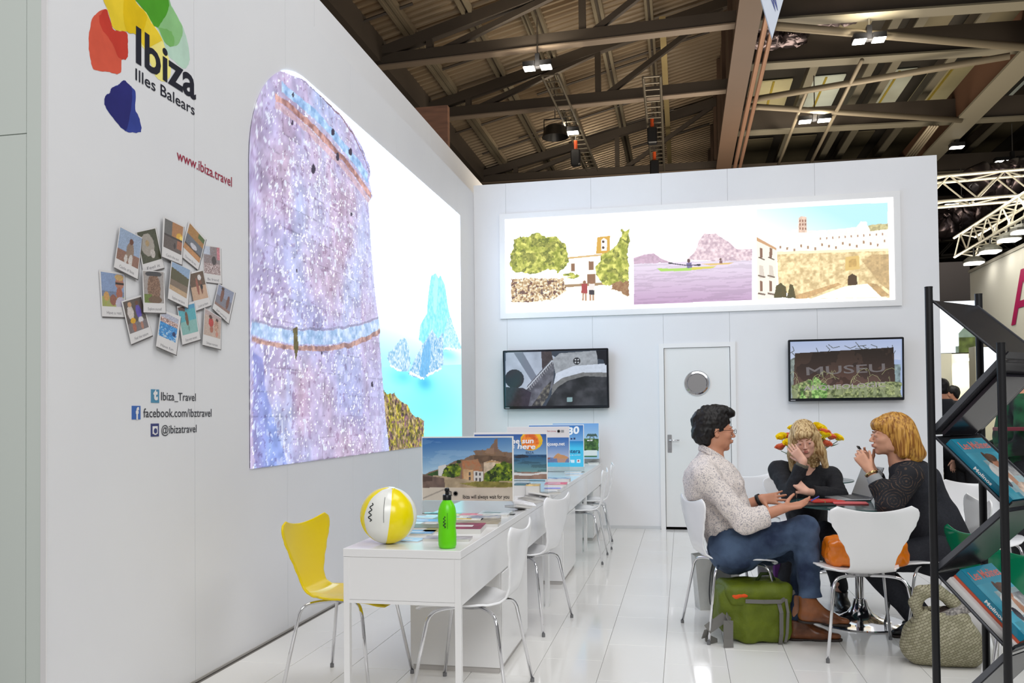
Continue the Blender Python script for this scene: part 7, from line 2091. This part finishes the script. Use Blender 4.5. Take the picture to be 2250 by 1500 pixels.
def lattice(name, a, b, size, lab, group, bay=.45, r=.028, mat=None, ladder=False):
    """aluminium lighting truss: chords and zigzag lacing"""
    a = Vector(a); b = Vector(b); d = (b - a).normalized(); sd = d.cross(Vector((0, 0, 1))).normalized(); up = sd.cross(d)
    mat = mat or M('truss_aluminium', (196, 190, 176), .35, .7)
    t = thing(name, tuple(a), lab, 'truss', group); h = size / 2
    offs = [sd * h, -sd * h] if ladder else [sd * h + up * h, -sd * h + up * h, sd * h - up * h, -sd * h - up * h]
    for o in offs: MB().tube([a + o, b + o], r, 7).build('chord_tube', mat, t)
    mb = MB(); L = (b - a).length; n = int(L / bay)
    for i in range(n):
        p, q = a + d * (i * bay), a + d * ((i + 1) * bay)
        if ladder: mb.tube([p + offs[0], p + offs[1]], r * .6, 5, False)
        else:
            for u, v in ((0, 1), (2, 3), (0, 2), (1, 3)):
                o1, o2 = (offs[u], offs[v]) if i % 2 else (offs[v], offs[u]); mb.tube([p + o1, q + o2], r * .55, 5, False)
    o = mb.build('lacing', mat, t); o['kind'] = 'stuff'; return t


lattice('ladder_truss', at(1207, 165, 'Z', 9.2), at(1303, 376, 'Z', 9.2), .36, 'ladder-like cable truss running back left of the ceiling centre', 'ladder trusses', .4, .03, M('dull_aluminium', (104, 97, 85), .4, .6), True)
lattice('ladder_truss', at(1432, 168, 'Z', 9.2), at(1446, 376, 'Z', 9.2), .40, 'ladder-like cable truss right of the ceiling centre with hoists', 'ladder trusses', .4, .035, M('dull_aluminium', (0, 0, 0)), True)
bw = on_roof(1455, 40, -.5); bw2 = on_roof(1460, 360, -.5)
tag(MB().beam(bw, Vector((bw.x, bw2.y, bw.z)), .16, .1).build('cable_tray', M('bright_tray', (186, 166, 120), .4, .5)), 'bright narrow cable tray running back under the roof above the hoists', 'tray')
# hanging sign overhead
s1, s2, s3 = at(1690, 0, 'Y', 8.0), at(1721, 0, 'Y', 8.0), at(1697, 84, 'Y', 8.0)
t = thing('hanging_sign', tuple(s3), 'white pointed hanging sign with blue letters cut by the top of the view', 'sign')
up_ = Vector((0, 0, 1.0))
MB().prism([s3, s2 + (s2 - s3) * 2.0, s1 + (s1 - s3) * 2.0 + Vector((-.2, 0, 0))], (0, 1, 0), .04).build('sign_panel', M('sign_white', (190, 196, 206), .5), t)
text('lettering', 'W', at(1700, 24, 'Y', 7.995), at(1712, 20, 'Y', 7.995), .16, (0, -1, 0), M('sign_blue', (44, 54, 120), .5), t, bold=.03)

# ------------------------------------------------------------------ the neighbouring stands on the right
alu2 = M('bright_truss', (226, 222, 206), .35, .5)
wA = at(2131, 600, 'Z', 4.3); XA = wA.x; YA = wA.y
booth = thing('exhibition_booth', (XA, YA, 0), 'white neighbouring exhibition booth with a large magenta letter A', 'booth')
boo_m = M('booth_white', (226, 224, 214), .6)
MB().box(XA, XA + .2, 6.5, YA, 0, 4.3).build('side_wall', boo_m, booth)
MB().box(XA - .03, XA + .25, 6.5, YA + .02, 4.3, 4.36).build('top_trim', M('booth_trim', (180, 176, 166), .5), booth)
pA = at(2222, 715, 'X', XA - .01); pB = at(2290, 715, 'X', XA - .01)
text('magenta_letter', 'A', Vector((XA - .012, pA.y, pA.z)), Vector((XA - .012, pB.y, pA.z)), at(2235, 595, 'X', XA).z - pA.z, (-1, 0, 0), M('magenta_print', (176, 36, 92), .5), booth, bold=.0, slant=-.1)
lattice('lighting_truss', (XA - .15, YA - .2, 4.85), (XA - .15, 6.5, 4.85), .42, 'bright lattice truss running along the top of the booth with the letter A', 'lighting trusses', .4, .03, alu2)
for k, (px, py) in enumerate(((2140, 577), (2176, 552), (2217, 526), (2248, 508))):
    p = at(px, py, 'X', XA - .35); t = thing('floodlight', tuple(p), ('hooded floodlight on the booth truss, ' + ('leftmost and lowest', 'second from the left', 'third from the left', 'at the right edge of the view')[k]), 'lamp', 'hooded floodlights on the booth truss')
    MB().lathe([(0, .13), (.11, .12), (.20, .05), (.21, 0), (0, .0)], 16, tuple(p)).build('lamp_hood', M('grey_hood', (86, 86, 80), .5), t)
    MB().box(p.x - .15, p.x + .15, p.y - .15, p.y + .15, p.z - .03, p.z - .005).build('lamp_glass', lamp_w, t)
    MB().tube([p + Vector((0, 0, .1)), Vector((XA - .15 - .2, p.y, 4.66))], .02, 6).build('lamp_arm', black_plastic, t)
area('booth_wash', (XA - .9, YA - 3.5, 5.3), (XA, YA - 3.5, 2.5), .3, 6, 130, (1, .95, .8))
lattice('lighting_truss', at(2020, 425, 'Y', 20), at(2330, 400, 'Y', 20), .55, 'bright lattice truss crossing behind the right end of the back wall', 'lighting trusses', .55, .035, alu2)
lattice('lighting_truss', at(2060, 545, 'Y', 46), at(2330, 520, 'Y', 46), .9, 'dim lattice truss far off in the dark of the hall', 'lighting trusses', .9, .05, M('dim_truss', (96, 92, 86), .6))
# booth seen through the rack: glowing picture wall and cream partitions
YN = 15.0
bn = thing('exhibition_booth', (at(2100, 900, 'Y', YN).x, YN, 0), 'cream exhibition booth with glowing picture walls seen through the rack', 'booth')
def bq(x0, x1, y0, y1, Y, th, name, mat, z_floor=False):
    a = at(x0, y1, 'Y', Y); b = at(x1, y0, 'Y', Y); return MB().box(a.x, b.x, Y, Y + th, 0 if z_floor else a.z, b.z).build(name, mat, bn)
bq(2055, 2330, 772, 1000, YN + .6, .1, 'rear_wall', M('cream_wall', (226, 222, 200), .6), True)
bq(2066, 2091, 776, 1000, YN, .5, 'pilaster', M('cream_wall', (0, 0, 0)), True)
a = at(2040, 776, 'Y', YN + .2); b = at(2146, 660, 'Y', YN + .2)


def glow_paint(p):
    p.c[:] = (240, 250, 255); p.gain[:] = 1.7
    A, B = p.A / p.A.max(), p.B / p.B.max()
    m = (B < .12 + 1.1 * np.maximum(A - .62, 0) + .25 * (A > .62)) & (A > .55); p.put(m, (120, 136, 120), .3, 6); p.gain[m] = .8
    m2 = m & (B < .3) & (A > .62); p.put(m2, (92, 104, 52), .5, 9); p.gain[m2] = .7


painted('glowing_picture', bn, a, (b.x - a.x, 0, 0), (0, 0, b.z - a.z), 60, 60, glow_paint, print_mat('booth_glow', 1.2), None)
c_ = at(2158, 848, 'Y', YN - 1); d_ = at(2190, 762, 'Y', YN - 1)


def glow2(p):
    p.c[:] = (238, 248, 255); p.gain[:] = 1.7; m = fbm(p.A * 4, p.B * 4, 3) > .62; p.c[m] = (186, 214, 230)


painted('glowing_picture', bn, c_, (d_.x - c_.x, 0, 0), (0, 0, d_.z - c_.z), 40, 40, glow2, print_mat('booth_glow', 0), None)
bq(2148, 2156, 760, 1000, YN - 1, .3, 'partition_edge', M('cream_wall', (0, 0, 0)), True)
pl_ = at(2117, 793, 'Y', YN + .5); MB().box(pl_.x - .12, pl_.x + .12, YN + .3, YN + .5, pl_.z, pl_.z + .04).build('downlight', lamp_w, bn)
area('booth_downlight', (pl_.x, YN + .3, pl_.z - .05), (pl_.x, YN + .45, 0), .2, .1, 5, (1, .95, .8))
area('booth_front_fill', (pl_.x - .3, YN - 3.2, 3.9), (pl_.x, YN + .5, 1.6), 1.2, .6, 60, (1, .96, .84))  # fill added to brighten the pilasters; no lamp stands here
# pale block wall between
struct('wall_hall_block', MB().box(at(2060, 690, 'Y', 30).x, at(2133, 690, 'Y', 30).x, 30, 30.4, 0, at(2100, 575, 'Y', 30).z), M('block_grey', (120, 116, 118), .8))

# ------------------------------------------------------------------ visitors farther off


def visitor(x, y, h, heading, lab, coat, hairm, skinm=skin_m, shirt=None, hold=False, trouser=None, mesh_h=.011):
    f = nrm((math.cos(heading), math.sin(heading), 0)); l = np.array((-f[1], f[0], 0)); k = h / 1.78; o = np.array((x, y, 0.))
    def g(a, b, z): return o + (f * a + l * b) * k + np.array((0, 0, z * k))
    t = thing('person', (x, y, 0), lab, 'person'); lo = o + (-.55, -.55, -.01); hi = o + (.55, .55, h + .06)
    S = SDF(lo, hi, mesh_h); qq, ax = add_head(S, g(.03, 0, 1.655), f, sc=.97 * k)
    S.cone(g(0, 0, 1.58), g(0, 0, 1.48), .052, .06, .02); S.chain([g(0, 0, 1.42), g(0, 0, 1.2), g(0, 0, .98)], [.12, .12, .13], .05); S.cone(g(0, .17, 1.43), g(0, -.17, 1.43), .05, .05, .04)
    arms = []
    for b in (-1, 1):
        el = g(.04, .25 * b, 1.14); wr = g(.26, .13 * b, 1.08) if hold else g(.06, .25 * b, .88)
        S.chain([g(0, .19 * b, 1.42), el, wr], [.045, .038, .026], .02); add_hand(S, wr, (f * .9 + np.array((0, 0, .1))) if hold else np.array((0, 0, -1.)) + f * .2, (-l * b) if not hold else (0, 0, 1), -b, .4); arms.append((g(0, .19 * b, 1.42), el, wr))
        S.chain([g(0, .09 * b, .95), g(.02, .10 * b, .50), g(-.02, .10 * b, .08)], [.085, .055, .04], .03); S.cone(g(-.03, .10 * b, .04), g(.15, .11 * b, .035), .04, .035, .02)
    S.build('body', skinm, t)
    S = SDF(lo, hi, mesh_h); S.chain([g(0, 0, 1.44), g(0, 0, 1.2), g(0, 0, .88)], [.13, .145, .155], .05); S.cone(g(0, .18, 1.42), g(0, -.18, 1.42), .07, .07, .05)
    for sh, el, wr in arms: S.chain([sh, el, el + (wr - el) * .85], [.065, .055, .045], .03)
    S.wrinkle(.004, 40); S.cut(g(0, 0, 1.52), (0, 0, 1)); S.build('coat', coat, t)
    S = SDF(lo, hi, mesh_h)
    for b in (-1, 1): S.chain([g(0, .09 * b, .95), g(.02, .10 * b, .50), g(-.02, .10 * b, .08)], [.105, .075, .065], .03)
    S.cut(g(0, 0, .05), (0, 0, -1)); S.build('trousers', trouser or black_cloth, t)
    if shirt:
        S = SDF(g(.08, 0, 1.42) - .15, g(.08, 0, 1.42) + .15, .006); S.cone(g(.075, 0, 1.50), g(.115, 0, 1.34), .05, .022, .01, flat=(f, 2.0)); S.build('shirt_front', shirt, t)
        MB().beam(g(.15, 0, 1.47), g(.165, 0, 1.25), .035, .012, tuple(f)).build('necktie', M('dark_tie', (26, 28, 40), .6), t)
    S = SDF(qq(0, 0, 0) - .17, qq(0, 0, 0) + .17, .007); S.ell(qq(-.022, 0, .048), np.array((.104, .084, .094)) * k, ax); S.ell(qq(-.045, 0, -.005), np.array((.07, .08, .08)) * k, ax, .02); S.ell(qq(.105, 0, -.02), np.array((.07, .08, .09)) * k, ax, .008, True); S.ell(qq(.05, 0, -.085), np.array((.085, .12, .07)) * k, ax, .01, True); S.wrinkle(.004, 80)
    S.build('hair', hairm, t); return t


suit = M('charcoal_suit', (36, 38, 46), .8)
v2 = at(2100, 848, 'Y', 12.6); visitor(v2.x - .03, 12.6, v2.z, R_(195), 'visitor in a dark suit and tie looking down, seen through the rack', suit, black_hair, shirt=M('white_shirt', (226, 226, 228), .7))
v1 = at(2074, 836, 'Y', 11.3); visitor(v1.x - .02, 11.3, v1.z + .02, R_(100), 'visitor in a charcoal suit with back turned, at the wall end', suit, black_hair)
v3 = at(2128, 868, 'Y', 10.4); visitor(v3.x, 10.4, v3.z, R_(200), 'visitor with reddish hair and black clothes behind the rack', black_cloth, M('auburn_hair', (140, 84, 44), .45), skin_f)
v4 = at(2232, 1010, 'Y', 6.4)
visitor(v4.x + .02, 6.4, 1.66, R_(175), 'visitor in dark green patterned clothing holding a maroon folder behind the rack', M('dark_green_print', (22, 26, 26), .8, noise=(9, .75, (20, 82, 48))), black_hair, skin_m, hold=True, mesh_h=.009)
pf = at(2235, 942, 'Y', 6.1); t = thing('folder', tuple(pf), 'maroon folder held by the visitor in green patterned clothing', 'folder')
MB().box(pf.x - .13, pf.x + .13, pf.y - .06, pf.y + .06, pf.z - .012, pf.z + .012, bevel=.004).build('cover', M('maroon_cover', (104, 26, 44), .5), t)
